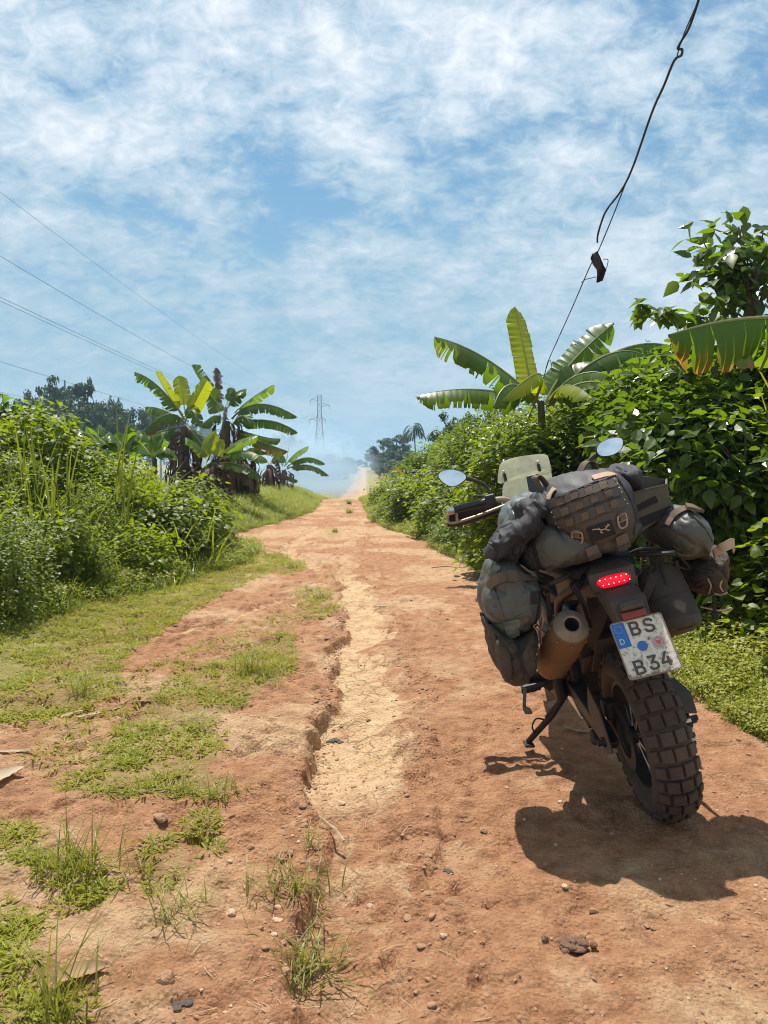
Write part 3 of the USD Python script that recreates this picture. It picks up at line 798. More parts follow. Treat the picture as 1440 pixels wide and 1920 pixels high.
def closed(pts, n):
    p = np.asarray(pts, float)
    q = bez(np.vstack([p[-2:], p, p[:3]]), 40 * len(p))
    a, b = int(len(q) * 2 / (len(p) + 4)), int(len(q) * (len(p) + 2) / (len(p) + 4))
    q = q[a:b]
    s = np.concatenate([[0], np.cumsum(np.linalg.norm(np.diff(np.vstack([q, q[:1]]), axis=0), axis=1))])
    t = np.linspace(0, s[-1], n, endpoint=False)
    qq = np.vstack([q, q[:1]])
    return np.stack([np.interp(t, s, qq[:, k]) for k in range(q.shape[1])], 1)


def pillow(px, Xo, x0, x1, n=72, nx=17, p=3.0, wrinkle=0.0, freq=14.0, seed=0, shift=(0, 0)):
    """A stuffed bag: the outline seen at distance Xo, filled from x0 to x1 and rounded off at both ends."""
    o = closed([bl(a, b, Xo)[1:] for a, b in px], n)
    c = o.mean(0)
    th = np.linspace(-1, 1, nx); t = np.sign(th) * (1 - (1 - abs(th)) ** 1.9)
    s = np.maximum(1 - abs(t) ** p, 0) ** (1 / p)
    X = (x0 + x1) / 2 + (x1 - x0) / 2 * t
    yz = c + s[:, None, None] * (o - c)[None] + np.linspace(0, 1, nx)[:, None, None] * np.array(shift)
    v = np.concatenate([np.repeat(X[:, None, None], n, 1), yz], 2).reshape(-1, 3)
    i, j = np.meshgrid(np.arange(nx - 1), np.arange(n), indexing="ij"); k = (j + 1) % n
    q = np.stack([i * n + j, (i + 1) * n + j, (i + 1) * n + k, i * n + k], -1).reshape(-1, 4)
    f = np.vstack([q[:, [0, 1, 2]], q[:, [0, 2, 3]]])
    area = 0.5 * np.sum(o[:, 0] * np.roll(o[:, 1], -1) - np.roll(o[:, 0], -1) * o[:, 1])
    if area < 0:
        f = f[:, ::-1]
    tm = trimesh.Trimesh(v, f, process=True)
    tm.update_faces(tm.nondegenerate_faces())
    tm = tm.subdivide().subdivide() if wrinkle > .009 else tm.subdivide()
    v = np.asarray(tm.vertices); nn = np.asarray(tm.vertex_normals)
    if wrinkle:
        w3 = np.stack([meshkit.noise(v * freq * .6, seed + 20 + k) for k in range(3)], -1)
        r = 1 - abs(2 * meshkit.fbm((v + .07 * w3) * freq * np.array([.55, 1.25, .8]), 2, seed) - 1) * 2.4
        r2 = meshkit.fbm(v * freq * .35, 2, seed + 9) - .5
        w4_ = np.stack([meshkit.noise(v * freq * 1.3, seed + 40 + k) for k in range(3)], -1)
        r3 = 1 - abs(2 * meshkit.fbm((v + .04 * w4_) * freq * np.array([1.3, 2.9, 1.9]), 2, seed + 5) - 1) * 2.6
        v = v + nn * (wrinkle * (np.clip(r, 0, 1) ** 2 - .45) + 1.6 * wrinkle * r2 + .42 * wrinkle * np.clip(r3, 0, 1) ** 2)[:, None]
    return v, np.asarray(tm.faces)


M["rubber"] = plain("tyre_rubber", (0.0112, 0.0098, 0.0091), .85, dust=(0.0735, 0.0434, 0.0252), amount=.55, scale=7, bump=.4, bscale=120)
M["black"] = plain("black_plastic", (0.0077, 0.0077, 0.0084), .5, dust=(0.0595, 0.0392, 0.0252), amount=.22, scale=5)
M["blackclean"] = plain("black_grip", (0.0096, 0.0096, 0.0104), .45)
M["dustyplastic"] = plain("dusty_fender_plastic", (0.0144, 0.0138, 0.0132), .65, dust=(0.0780, 0.0600, 0.0450), amount=.55, scale=6)
M["frame"] = plain("dark_frame_steel", (0.0096, 0.0084, 0.0078), .5, .3, dust=(0.0510, 0.0276, 0.0156), amount=.28, scale=5)
M["alu"] = plain("worn_aluminium", (.55, .53, .50), .35, .9, dust=(.30, .22, .15), amount=.25, scale=8)
M["goldbar"] = plain("anodised_handlebar", (.30, .24, .17), .5, .3, dust=(.34, .25, .17), amount=.2)
M["muffler"] = plain("dusty_silencer_steel", (0.1200, 0.0920, 0.0640), .40, .6, dust=(0.1760, 0.1000, 0.0464), amount=.72, scale=5, bump=.15)
M["mufflercap"] = plain("silencer_end_cap", (0.1615, 0.1360, 0.1062), .45, .5, dust=(0.1870, 0.1190, 0.0680), amount=.45, scale=8)
M["soot"] = plain("soot", (.006, .006, .006), .95)
M["tarp"] = plain("grey_tarpaulin", (0.0432, 0.0454, 0.0396), .52, dust=(0.0792, 0.0634, 0.0475), amount=.34, scale=4, bump=.22, bscale=35)
M["teal"] = plain("grey_green_tarpaulin", (0.0680, 0.0896, 0.0832), .40, dust=(0.1040, 0.0920, 0.0720), amount=.25, scale=5, bump=.2, bscale=40)
M["nylon"] = plain("dark_nylon", (0.0144, 0.0137, 0.0166), .62, dust=(0.0446, 0.0389, 0.0360), amount=.30, scale=6, bump=.25, bscale=90)
M["jacket"] = plain("navy_jacket_cloth", (0.0084, 0.0077, 0.0119), .75, dust=(0.0350, 0.0280, 0.0280), amount=.22, scale=6, bump=.3, bscale=150)
M["flap"] = plain("brown_saddlebag_cloth", (0.0488, 0.0385, 0.0311), .8, dust=(0.0851, 0.0636, 0.0488), amount=.35, scale=9, bump=.35, bscale=260)
M["webbing"] = plain("brown_webbing", (0.0760, 0.0480, 0.0304), .8, dust=(0.1200, 0.0800, 0.0528), amount=.35, scale=14, bump=.35, bscale=300)
M["tan"] = plain("tan_webbing", (.33, .225, .14), .8, dust=(.36, .26, .17), amount=.3, scale=14, bump=.3, bscale=300)
M["olive"] = plain("olive_bag_cloth", (0.0576, 0.0504, 0.0310), .7, dust=(0.0936, 0.0720, 0.0468), amount=.35, scale=7, bump=.3, bscale=120)
M["velcro"] = plain("black_velcro", (0.0096, 0.0088, 0.0088), .95)
M["pocket"] = plain("brown_pocket_cloth", (0.0280, 0.0196, 0.0140), .85, dust=(0.0630, 0.0406, 0.0245), amount=.45, scale=8, bump=.4, bscale=160)
M["canister"] = plain("dusty_black_canister", (0.0126, 0.0105, 0.0091), .75, dust=(0.0595, 0.0392, 0.0238), amount=.5, scale=9, bump=.6, bscale=70)
M["buckle"] = plain("buckle_plastic", (0.0350, 0.0294, 0.0252), .5)
M["ring"] = plain("tan_plastic_ring", (.27, .205, .145), .5)
M["red_reflector"] = plain("red_reflector", (.22, .018, .012), .2, dust=(.14, .06, .03), amount=.3)
M["plate_blue"] = plain("plate_blue", (.010, .11, .38), .45, dust=(.17, .20, .23), amount=.12, scale=30)
M["plate_print"] = plain("plate_black_print", (.035, .028, .022), .6, dust=(.40, .33, .25), amount=.18, scale=60)
M["plate_rim"] = plain("plate_rim", (.20, .15, .11), .6)
M["seal_grey"] = plain("seal_grey", (.42, .35, .33), .6, dust=(.25, .10, .10), amount=.2, scale=120)
M["seal_red"] = plain("seal_red", (.45, .09, .09), .6, var=.4, scale=60)
M["star"] = plain("plate_star", (.42, .46, .25), .5)
M["spring_red"] = plain("red_part", (.18, .035, .02), .5, dust=(.13, .08, .05), amount=.5)
M["plate_white"] = look("plate_white", {
    "tc": ("texture_coordinate", {}), "s": ("separate_xyz", {}),
    "n": ("noise_texture", {"scale": 70.0, "detail": 6.0, "roughness": 0.7}), "n2": ("noise_texture", {"scale": 22.0, "detail": 5.0, "roughness": 0.65, "distortion": 1.2}),
    "r": ("rgb_ramp", {"ramp": [(0.34, (.10, .075, .050)), (0.41, (.36, .31, .24)), (0.50, (.56, .52, .44)), (0.8, (.64, .60, .52))]}),
    "g": ("map_range", {"from_min": 0.60, "from_max": 0.645, "to_min": 0.62, "to_max": 0.0, "clamp": True}),
    "a": ("math", {"math_type": "add"}), "d": ("map_range", {"from_min": 0.66, "from_max": 0.82, "clamp": True}), "m": ("mix_color", {"blend_type": "mix", "b": (.20, .115, .06)}),
    "p": ("principled_bsdf", {"roughness": 0.55})},
    [("tc.object", "n.vector"), ("tc.object", "n2.vector"), ("tc.object", "s.vector"), ("n.fac", "r.fac"), ("s.z", "g.value"), ("g.result", "a.value1"), ("n2.fac", "a.value2"), ("a.value", "d.value"), ("d.result", "m.fac"), ("r.color", "m.a"), ("m.result", "p.base_color")], "p.BSDF")
M["tail_lens"] = look("lit_tail_lens", {"e": ("emission", {"color": (1.0, .004, .028), "strength": .62}), "g": ("glossy_bsdf", {"roughness": .25, "color": (.5, .5, .5)}), "m": ("mix_closure", {"fac": .06})}, [("e.emission", "m.closure1"), ("g.BSDF", "m.closure2")], "m.closure")
M["led"] = look("lit_diode", {"e": ("emission", {"color": (1.0, .50, .50), "strength": 1.5})}, [], "e.emission")
M["mirror"] = look("mirror_glass", {"p": ("principled_bsdf", {"metallic": 1.0, "roughness": .03, "base_color": (.86, .88, .90)})}, [], "p.BSDF")
M["screen"] = look("phone_screen", {"p": ("principled_bsdf", {"roughness": .08, "base_color": (.04, .07, .10)})}, [], "p.BSDF")
M["windscreen"] = look("scratched_windscreen", {
    "tc": ("texture_coordinate", {}), "n": ("noise_texture", {"scale": 22.0, "detail": 6.0, "roughness": .7}), "n2": ("noise_texture", {"scale": 4.0, "detail": 3.0}),
    "c": ("rgb_ramp", {"ramp": [(.3, (.48, .50, .44)), (.7, (.62, .63, .57))]}), "f": ("map_range", {"from_min": .3, "from_max": .7, "to_min": .24, "to_max": .48}),
    "d": ("diffuse_bsdf", {}), "t": ("translucent_bsdf", {}), "dt": ("mix_closure", {"fac": .62}), "x": ("transparent_bsdf", {"color": (.90, .92, .80)}), "m": ("mix_closure", {}), "gl": ("glossy_bsdf", {"roughness": .12}), "m2": ("mix_closure", {"fac": .05})},
    [("tc.object", "n.vector"), ("tc.object", "n2.vector"), ("n2.fac", "c.fac"), ("c.color", "d.color"), ("c.color", "t.color"), ("d.BSDF", "dt.closure1"), ("t.BSDF", "dt.closure2"), ("n.fac", "f.value"), ("f.result", "m.fac"), ("x.BSDF", "m.closure1"), ("dt.closure", "m.closure2"), ("m.closure", "m2.closure1"), ("gl.BSDF", "m2.closure2")], "m2.closure")

bike = thing("motorcycle", "loaded black adventure motorcycle leaning on its side stand on the dirt road", "motorcycle", BIKE)
AX = np.array([0, 0, .320])                                       # rear axle


def wheel(cx, cz, R, half, rimR, name, knobs, mud):
    """Tyre with blocks, rim, spokes, hub and disc about an axle at (cx, 0, cz)."""
    cr, rad = R - half * .80, half * .80                            # section: ellipse half x rad about radius cr
    A = np.arange(72) * 2 * np.pi / 72; T = np.linspace(-2.45, 2.45, 17)
    sec = np.stack([np.sin(T) * half, cr + np.cos(T) * rad], 1)
    v = np.stack([cx + sec[None, :, 1] * np.sin(A)[:, None], np.repeat(sec[None, :, 0], 72, 0), cz + sec[None, :, 1] * np.cos(A)[:, None]], -1).reshape(-1, 3)
    i, j = np.meshgrid(np.arange(72), np.arange(16), indexing="ij"); i2 = (i + 1) % 72
    q = np.stack([i * 17 + j, i * 17 + j + 1, i2 * 17 + j + 1, i2 * 17 + j], -1).reshape(-1, 4)
    tyre = part(name + "_tyre", (v, np.vstack([q[:, [0, 1, 2]], q[:, [0, 2, 3]]])), M["rubber"], bike, smooth=60)
    if knobs:
        rows = 34; da = 2 * np.pi / rows; r_ = np.random.default_rng(3)
        for k in range(rows):
            lay = [(-.92, .19), (-.37, .23), (.18, .25), (.78, .22)] if k % 2 else [(-.78, .22), (-.18, .25), (.37, .23), (.92, .19)]
            for t0, th in lay:
                a0 = k * da + r_.normal(0, .004); ha = da * (.40 if abs(t0) < .6 else .36); hgt = .0125 + r_.normal(0, .0006)
                vv = []
                for e, sh in ((-.006, 1.06), (hgt * .72, 1.0), (hgt, .88)):
                    for sa, st in ((-1, -1), (1, -1), (1, 1), (-1, 1)):
                        aa, tt = a0 + sa * ha * sh, t0 + st * th * sh
                        rr = cr + np.cos(tt) * (rad + e); yy = np.sin(tt) * (half + e)
                        vv.append((cx + rr * np.sin(aa), yy, cz + rr * np.cos(aa)))
                ff = [[0, 4, 5], [0, 5, 1], [1, 5, 6], [1, 6, 2], [2, 6, 7], [2, 7, 3], [3, 7, 4], [3, 4, 0]]
                ff = np.array(ff + [[a + 4, b + 4, c + 4] for a, b, c in ff] + [[8, 10, 9], [8, 11, 10]])
                part("tread_block", (np.array(vv), ff[:, ::-1]), M["rubber"], tyre)
    w = half * .72
    rim = part(name + "_rim", lathe([(rimR - .03, -w), (rimR + .012, -w), (rimR + .012, -w + .006), (rimR - .014, -w * .55), (rimR - .020, 0), (rimR - .014, w * .55), (rimR + .012, w - .006), (rimR + .012, w), (rimR - .03, w), (rimR - .032, 0), (rimR - .03, -w)], (cx, 0, cz), (0, 1, 0), 48), M["black"], bike, smooth=40)
    hub = part(name + "_hub", lathe([(0, -.075), (.024, -.075), (.032, -.05), (.030, 0), (.032, .05), (.024, .075), (0, .075)], (cx, 0, cz), (0, 1, 0), 20), M["frame"], bike, smooth=40)
    for k in range(28):
        a = k * 2 * np.pi / 28; b = a + (.32 if k % 4 < 2 else -.32); sy = .042 * (1 if k % 2 else -1)
        part("spoke", tube([(cx + .03 * np.sin(a), sy, cz + .03 * np.cos(a)), (cx + (rimR - .02) * np.sin(b), sy * .25, cz + (rimR - .02) * np.cos(b))], .0022, 5), M["alu"], rim)
    return tyre


wheel(0, .320, .309, .079, .218, "rear", True, .6)
wheel(1.578, .345, .345, .050, .272, "front", False, .5)
Dsc = lambda r0, r1, y, cx, cz: lathe([(r0, y - .0025), (r1, y - .0025), (r1, y + .0025), (r0, y + .0025), (r0, y - .0025)], (cx, 0, cz), (0, 1, 0), 36)
part("brake_disc", Dsc(.078, .118, .086, 0, .32), M["frame"], bike)
part("brake_disc", Dsc(.11, .15, .07, 1.578, .345), M["alu"], bike)
part("brake_caliper", rbox((.10, .092, .40), (.075, .05, .07), .012), M["frame"], bike, smooth=40)
# swing arm: two tapering legs and the bridge
for s in (1, -1):
    part("swingarm", hull([(-.03, s * .118, .32), (-.03, s * .150, .32), (.05, s * .118, .345), (.05, s * .152, .345), (.52, s * .10, .40), (.52, s * .15, .40), (.02, s * .12, .285), (.02, s * .150, .285), (.52, s * .10, .34), (.52, s * .15, .34)], .006), M["frame"], bike, smooth=40)
    part("axle_nut", lathe([(0, 0), (.019, 0), (.019, .012), (.012, .014), (.012, .03), (0, .03)], (0, s * .158, .32), (0, s, 0), 6), M["frame"], bike)
part("spindle_slider", tube([(0.03, -.15, .315), (.03, -.195, .315), (.03, -.203, .315)], [.008, .009, .013, .011], 12), M["black"], bike, smooth=40)
part("mud_deflector", hull([(-.06, .153, .30), (.02, .157, .27), (.16, .157, .40), (.10, .153, .50), (.0, .153, .44)], .004), M["dustyplastic"], bike, smooth=40)
# chain round the rear sprocket and forward to the engine
part("sprocket", lathe([(.03, -.004), (.098, -.004), (.098, .004), (.03, .004), (.03, -.004)], (0, -.128, .32), (0, 1, 0), 44), M["frame"], bike)
path = [(.52 - .52 * t, .40 + .022 * t) for t in np.linspace(0, 1, 28)] + [(-.103 * math.sin(a), .32 + .103 * math.cos(a)) for a in np.linspace(0, math.pi, 20)] + [(.52 * t, .217 + .09 * t) for t in np.linspace(0, 1, 28)]
chain = part("drive_chain", tube([(a, -.128, b) for a, b in path], .0055, 6), M["frame"], bike)
for k in range(2, len(path) - 2):
    a, b = path[k]; t = np.array(path[k + 1]) - np.array(path[k - 1])
    part("chain_link", rbox((a, -.128, b), (.015, .022, .013), .003, 3, rot((0, 1, 0), -math.atan2(t[1], t[0]))), M["alu"] if k % 2 else M["frame"], chain)
part("chain_guard", hull([(-.10, -.105, .475), (-.10, -.155, .46), (.32, -.10, .52), (.32, -.15, .50), (-.13, -.15, .40), (-.13, -.11, .41), (.32, -.15, .46)], .005), M["dustyplastic"], bike, smooth=40)
part("hugger", hull([(.28, -.085, .50), (.28, .085, .50), (.10, -.08, .665), (.10, .08, .665), (.20, 0, .665), (.34, 0, .56)], .004), M["dustyplastic"], bike, smooth=40)
# silencer
m0, m1 = bl(1072, 1172, -.10), np.array([.27, .255, .555])
ax = nrm(m1 - m0); ln = np.linalg.norm(m1 - m0)
can = part("silencer", lathe([(.042, .002), (.064, .016), (.071, .05), (.072, .20), (.0745, .203), (.0745, .215), (.071, .218), (.068, ln - .07), (.05, ln - .01), (.028, ln + .03), (0, ln + .03)], m0, ax, 40), M["muffler"], bike, smooth=35)
part("end_cap", lathe([(.026, .05), (.026, -.004), (.032, -.007), (.043, -.002), (.062, .013), (.060, .02)], m0, ax, 40), M["mufflercap"], can, smooth=35)
for k in range(8):
    a_ = k * math.pi / 4 + .3; q_ = frame(ax) @ np.array([.0715 * math.cos(a_), .0715 * math.sin(a_), .034])
    part("rivet", hull([m0 + q_], .0042), M["mufflercap"], can)
part("weld_seam", tube([m0 + frame(ax) @ np.array([-.0715, .01, t_]) for t_ in (.05, .15, .25, .34)], .0025, 5), M["mufflercap"], can)
part("tail_pipe", lathe([(0, .045), (.0258, .045), (.0258, -.003)], m0, ax, 32), M["soot"], can, smooth=35)
part("clamp_bolt", tube([m0 + ax * .16 + np.array([0, .06, .045]), m0 + ax * .16 + np.array([-.01, .085, .085])], .008, 8), M["alu"], can, smooth=40)
part("heat_shield_bracket", ribbon([m0 + ax * .2 + np.array([0, .07, .03]), m0 + ax * .15 + np.array([0, .075, .06]), m0 + ax * .1 + np.array([-.02, .07, .09])], .022, (1, 0, 0), .004), M["tan"], can)
part("exhaust_pipe", tube(bez([m1, (.45, .20, .50), (.62, .13, .42), (.80, .12, .36), (1.0, .1, .40)], 24), .024, 12), M["muffler"], bike, smooth=40)
# frame, engine, tank, seat, fairing, fork: mostly behind the luggage, seen from the side
part("engine", cat_([rbox((.72, 0, .46), (.40, .34, .30), .05, 7), rbox((.86, 0, .66), (.22, .28, .24), .03, 6), rbox((.62, .19, .42), (.20, .05, .20), .02, 6), rbox((.62, -.19, .42), (.20, .05, .20), .02, 6)]), M["frame"], bike, smooth=35)
part("skid_plate", hull([(.5, -.13, .24), (.5, .13, .24), (1.05, -.12, .27), (1.05, .12, .27), (1.2, -.1, .42), (1.2, .1, .42)], .008), M["alu"], bike, smooth=35)
for s in (1, -1):
    part("frame_tube", tube(bez([(.50, s * .12, .40), (.45, s * .14, .62), (.30, s * .15, .80), (.05, s * .11, .90)], 20), .017, 10), M["frame"], bike, smooth=40)
    part("frame_tube", tube(bez([(.46, s * .14, .66), (.8, s * .15, .82), (1.16, s * .05, .98)], 16), .018, 10), M["frame"], bike, smooth=40)
    part("rack_tube", tube(bez([(.42, s * .15, .88), (.30, s * .22, .93), (-.02, s * .24, .95), (-.06, s * .19, .96), (.02, s * .12, .965)], 24), .009, 8), M["frame"], bike, smooth=40)
    part("rack_tube", tube(bez([(-.02, s * .24, .92), (.05, s * .25, .72), (.28, s * .24, .55), (.40, s * .2, .52)], 16), .009, 8), M["frame"], bike, smooth=40)
    part("rack_strut", tube(bez([(-.04, s * .15, .93), (.02, s * .11, .82), (.12, s * .09, .72)], 10), .011, 8), M["frame"], bike, smooth=40)
    part("fork_leg", tube([(1.17, s * .10, 1.0), (1.40, s * .10, .62), (1.57, s * .10, .34)], [.027, .025, .022], 12), M["alu"], bike, smooth=40)
    part("tank_side", hull([(.66, s * .07, .74), (.70, s * .15, .86), (.74, s * .10, .99), (1.02, s * .14, 1.06), (1.22, s * .17, .90), (1.12, s * .20, .72), (.9, s * .16, .70)], .02), M["black"], bike, smooth=50)
part("tail_frame", hull([(.36, -.12, .80), (.36, .12, .80), (.36, -.12, .92), (.36, .12, .92), (.04, -.07, .92), (.04, .07, .92), (.02, -.05, .86), (.02, .05, .86)], .015), M["black"], bike, smooth=45)
part("seat", hull([(.10, -.10, .93), (.10, .10, .93), (.30, -.14, .94), (.30, .14, .94), (.72, -.12, .90), (.72, .12, .90), (.80, -.08, .96), (.80, .08, .96), (.1, 0, .95)], .03), M["nylon"], bike, smooth=50)
part("inner_fender", hull([(.10, -.07, .84), (.10, .07, .84), (.42, -.09, .70), (.42, .09, .70), (.42, -.09, .46), (.42, .09, .46), (.36, 0, .5), (.06, 0, .80)], .012), M["black"], bike, smooth=45)
part("battery_box", rbox((.36, .02, .66), (.16, .22, .22), .03), M["black"], bike, smooth=40)
part("front_fairing", hull([(1.15, -.14, .98), (1.15, .14, .98), (1.42, -.08, .98), (1.42, .08, .98), (1.36, -.1, .82), (1.36, .1, .82), (1.62, 0, .90), (1.3, 0, 1.08)], .02), M["black"], bike, smooth=50)
part("front_mudguard", hull([(1.40, -.06, .74), (1.40, .06, .74), (1.62, -.06, .73), (1.62, .06, .73), (1.8, -.04, .64), (1.8, .04, .64), (1.6, 0, .76)], .008), M["black"], bike, smooth=50)
# tail lamp, carrier of the plate, reflector
tl = sym(1150, 1087)
part("tail_housing", hull([tl + np.array(q) for q in ((.008, -.075, -.028), (.008, .075, -.028), (.008, -.078, .03), (.008, .078, .03), (.06, -.05, .05), (.06, .05, .05), (.12, -.06, .03), (.12, .06, .03), (.1, -.06, -.03), (.1, .06, -.03))], .008), M["dustyplastic"], bike, smooth=40)
u = lambda y, z, x=0: tl + np.array([x + .25 * z + .9 * y * y, y, z])
lens_o = closed([(.066, .006), (.058, .017), (.02, .021), (-.02, .021), (-.056, .017), (-.064, .003), (-.052, -.018), (-.02, -.023), (.02, -.023), (.048, -.019)], 36)
lv = np.vstack([[u(0, 0, -.012)], [u(a * .6, b * .6, -.010) for a, b in lens_o], [u(a, b, -.003) for a, b in lens_o], [u(a, b, .02) for a, b in lens_o]])
n_ = len(lens_o); lf = [[0, 1 + k, 1 + (k + 1) % n_] for k in range(n_)]
for r_i in (0, 1):
    o1, o2 = 1 + r_i * n_, 1 + (r_i + 1) * n_
    for k in range(n_):
        k2 = (k + 1) % n_
        lf += [[o1 + k, o2 + k, o2 + k2], [o1 + k, o2 + k2, o1 + k2]]
lamp = part("tail_lamp", (lv, np.array(lf)), M["tail_lens"], bike, smooth=50, label="lit red lamp with two rows of bright diodes")
for row, zz in enumerate((.009, -.010)):
    for k in range(6 if row == 0 else 6):
        yy = .050 - k * .0195 - row * .007
        part("diode", hull([u(yy, zz, -.0115)], .0024), M["led"], lamp)
PT, PC = .537, np.array([-.244, 0, .707])
pu, pn, pr = np.array([math.sin(PT), 0, math.cos(PT)]), np.array([-math.cos(PT), 0, math.sin(PT)]), np.array([0, -1.0, 0])
PR = np.stack([pr, pu, pn], 1)
car = part("plate_carrier", hull([tl + np.array([.0, y, -.035]) for y in (-.06, .06)] + [tl + np.array([.09, y, -.03]) for y in (-.06, .06)] + [PC + pu * a - pn * b + np.array([0, y, 0]) for a, b, y in ((.170, -.006, -.058), (.170, -.006, .058), (.10, .006, -.052), (.10, .006, .052), (.02, .012, -.05), (.02, .012, .05), (.10, .06, .05), (.10, .06, -.05))], .004), M["dustyplastic"], bike, smooth=35)
part("plate_lamp", rbox(PC + pu * .142 + pn * .012, (.082, .030, .045), .008, 5, PR), M["dustyplastic"], car, smooth=40)
part("reflector", rbox(PC + pu * .112 + pn * .012, (.084, .024, .012), .003, 4, PR), M["red_reflector"], car)


def plate_poly(poly, z0, z1):
    t = trimesh.creation.extrude_polygon(poly, z1 - z0, engine="earcut")
    return np.asarray(t.vertices + [0, 0, z0]) @ PR.T + PC, np.asarray(t.faces)


def rrect(w, h, r, cx=0, cy=0):
    return shapely.box(cx - w / 2 + r, cy - h / 2 + r, cx + w / 2 - r, cy + h / 2 - r).buffer(r, quad_segs=4)


plate = part("number_plate", plate_poly(rrect(.178, .198, .010), 0, .0020), M["plate_white"], bike, label="dirty white number plate with black letters and a blue band")
part("plate_rim", plate_poly(rrect(.181, .201, .011).difference(rrect(.1735, .1935, .009)), -.001, .0042), M["plate_rim"], plate)
part("blue_band", plate_poly(rrect(.044, .086, .003, -.0645, .0525), .002, .0027), M["plate_blue"], plate)
for k in range(12):
    a = k * math.pi / 6
    part("star", plate_poly(shapely.Point(-.0665 + .0125 * math.cos(a), .0735 + .0125 * math.sin(a)).buffer(.0011, quad_segs=2), .0026, .0031), M["star"], plate)


def letter(ch, uu, vv, hgt, mt, bold=True):
    t = meshkit.text_mesh(ch, hgt, .0012, bold)
    c = (t.bounds[0] + t.bounds[1]) / 2
    p = np.asarray(t.vertices) - [c[0], c[1], 0] + [(uu - .5) * .18, (.5 - vv) * .2, .0024]
    part("letter" if ch.isalpha() else "digit", (p @ PR.T + PC, np.asarray(t.faces)), mt, plate)


letter("D", .118, .345, .019, M["alu"])
for ch, a, b in (("B", .43, .17), ("S", .70, .17), ("B", .255, .822), ("3", .525, .80), ("4", .765, .785)):
    letter(ch, a, b, .047, M["plate_print"])
part("round_sticker", plate_poly(shapely.Point(-.0095, .002).buffer(.0175, quad_segs=8), .002, .0029), M["plate_blue"], plate)
seal = plate_poly(shapely.Point(.046, .002).buffer(.0225, quad_segs=8), .002, .0028)
part("round_seal", seal, M["seal_grey"], plate)
part("seal_ring", plate_poly(shapely.Point(.046, .002).buffer(.0165).difference(shapely.Point(.046, .002).buffer(.0145)), .0027, .0033), M["seal_red"], plate)
part("seal_shield", plate_poly(shapely.Polygon([(.037, .009), (.055, .009), (.054, -.001), (.046, -.008), (.038, -.001)]), .0027, .0034), M["seal_red"], plate)
part("plate_screw", hull([PC + pr * (-.041) + pu * .047 + pn * .0035], .0035), M["alu"], plate)
# stands and foot peg
fo = to_local([.67, 3.50, 0.012])
ss = part("side_stand", tube([(.60, .155, .335), (.64, .24, .23), fo + [0, 0, .01]], [.017, .015, .015, .014], 12), M["frame"], bike, smooth=40)
part("stand_foot", rbox(fo, (.075, .045, .010), .004, 4, rot((1, 0, 0), LEAN)), M["frame"], ss)
part("stand_spring", tube([(.60, .165, .325), (.645, .265, .225)], .009, 8), M["frame"], ss, smooth=40)
part("stand_hook", tube(bez([(.655, .275, .215), (.66, .31, .225), (.665, .335, .19), (.672, .325, .145)], 14), .004, 6), M["frame"], ss, smooth=40)
cs = part("centre_stand", tube(bez([(.52, .13, .40), (.43, .135, .32), bl(1110, 1362, .36)], 10), [.019, .017, .015], 12), M["frame"], bike, smooth=40)
part("stand_foot", hull([bl(1113, 1375, .36), bl(1117, 1387, .35)], [.018, .024]), M["black"], cs, smooth=40)
pg = part("foot_peg", tube([(.55, .19, .43), bl(1000, 1292, .55), bl(978, 1296, .55)], [.012, .014, .014], 10), M["frame"], bike, smooth=40)
part("peg_rubber", rbox(bl(1000, 1284, .56), (.055, .11, .022), .008), M["black"], pg, smooth=40)
part("peg_bracket", hull([(.50, .15, .45), (.58, .18, .46), bl(1010, 1262, .6), bl(1030, 1290, .6), bl(990, 1262, .58)], .014), M["frame"], bike, smooth=40)
part("heel_guard", hull([bl(985, 1252, .60), bl(1003, 1248, .62), bl(1010, 1290, .62), bl(990, 1285, .60)], .012), M["black"], bike, smooth=40)
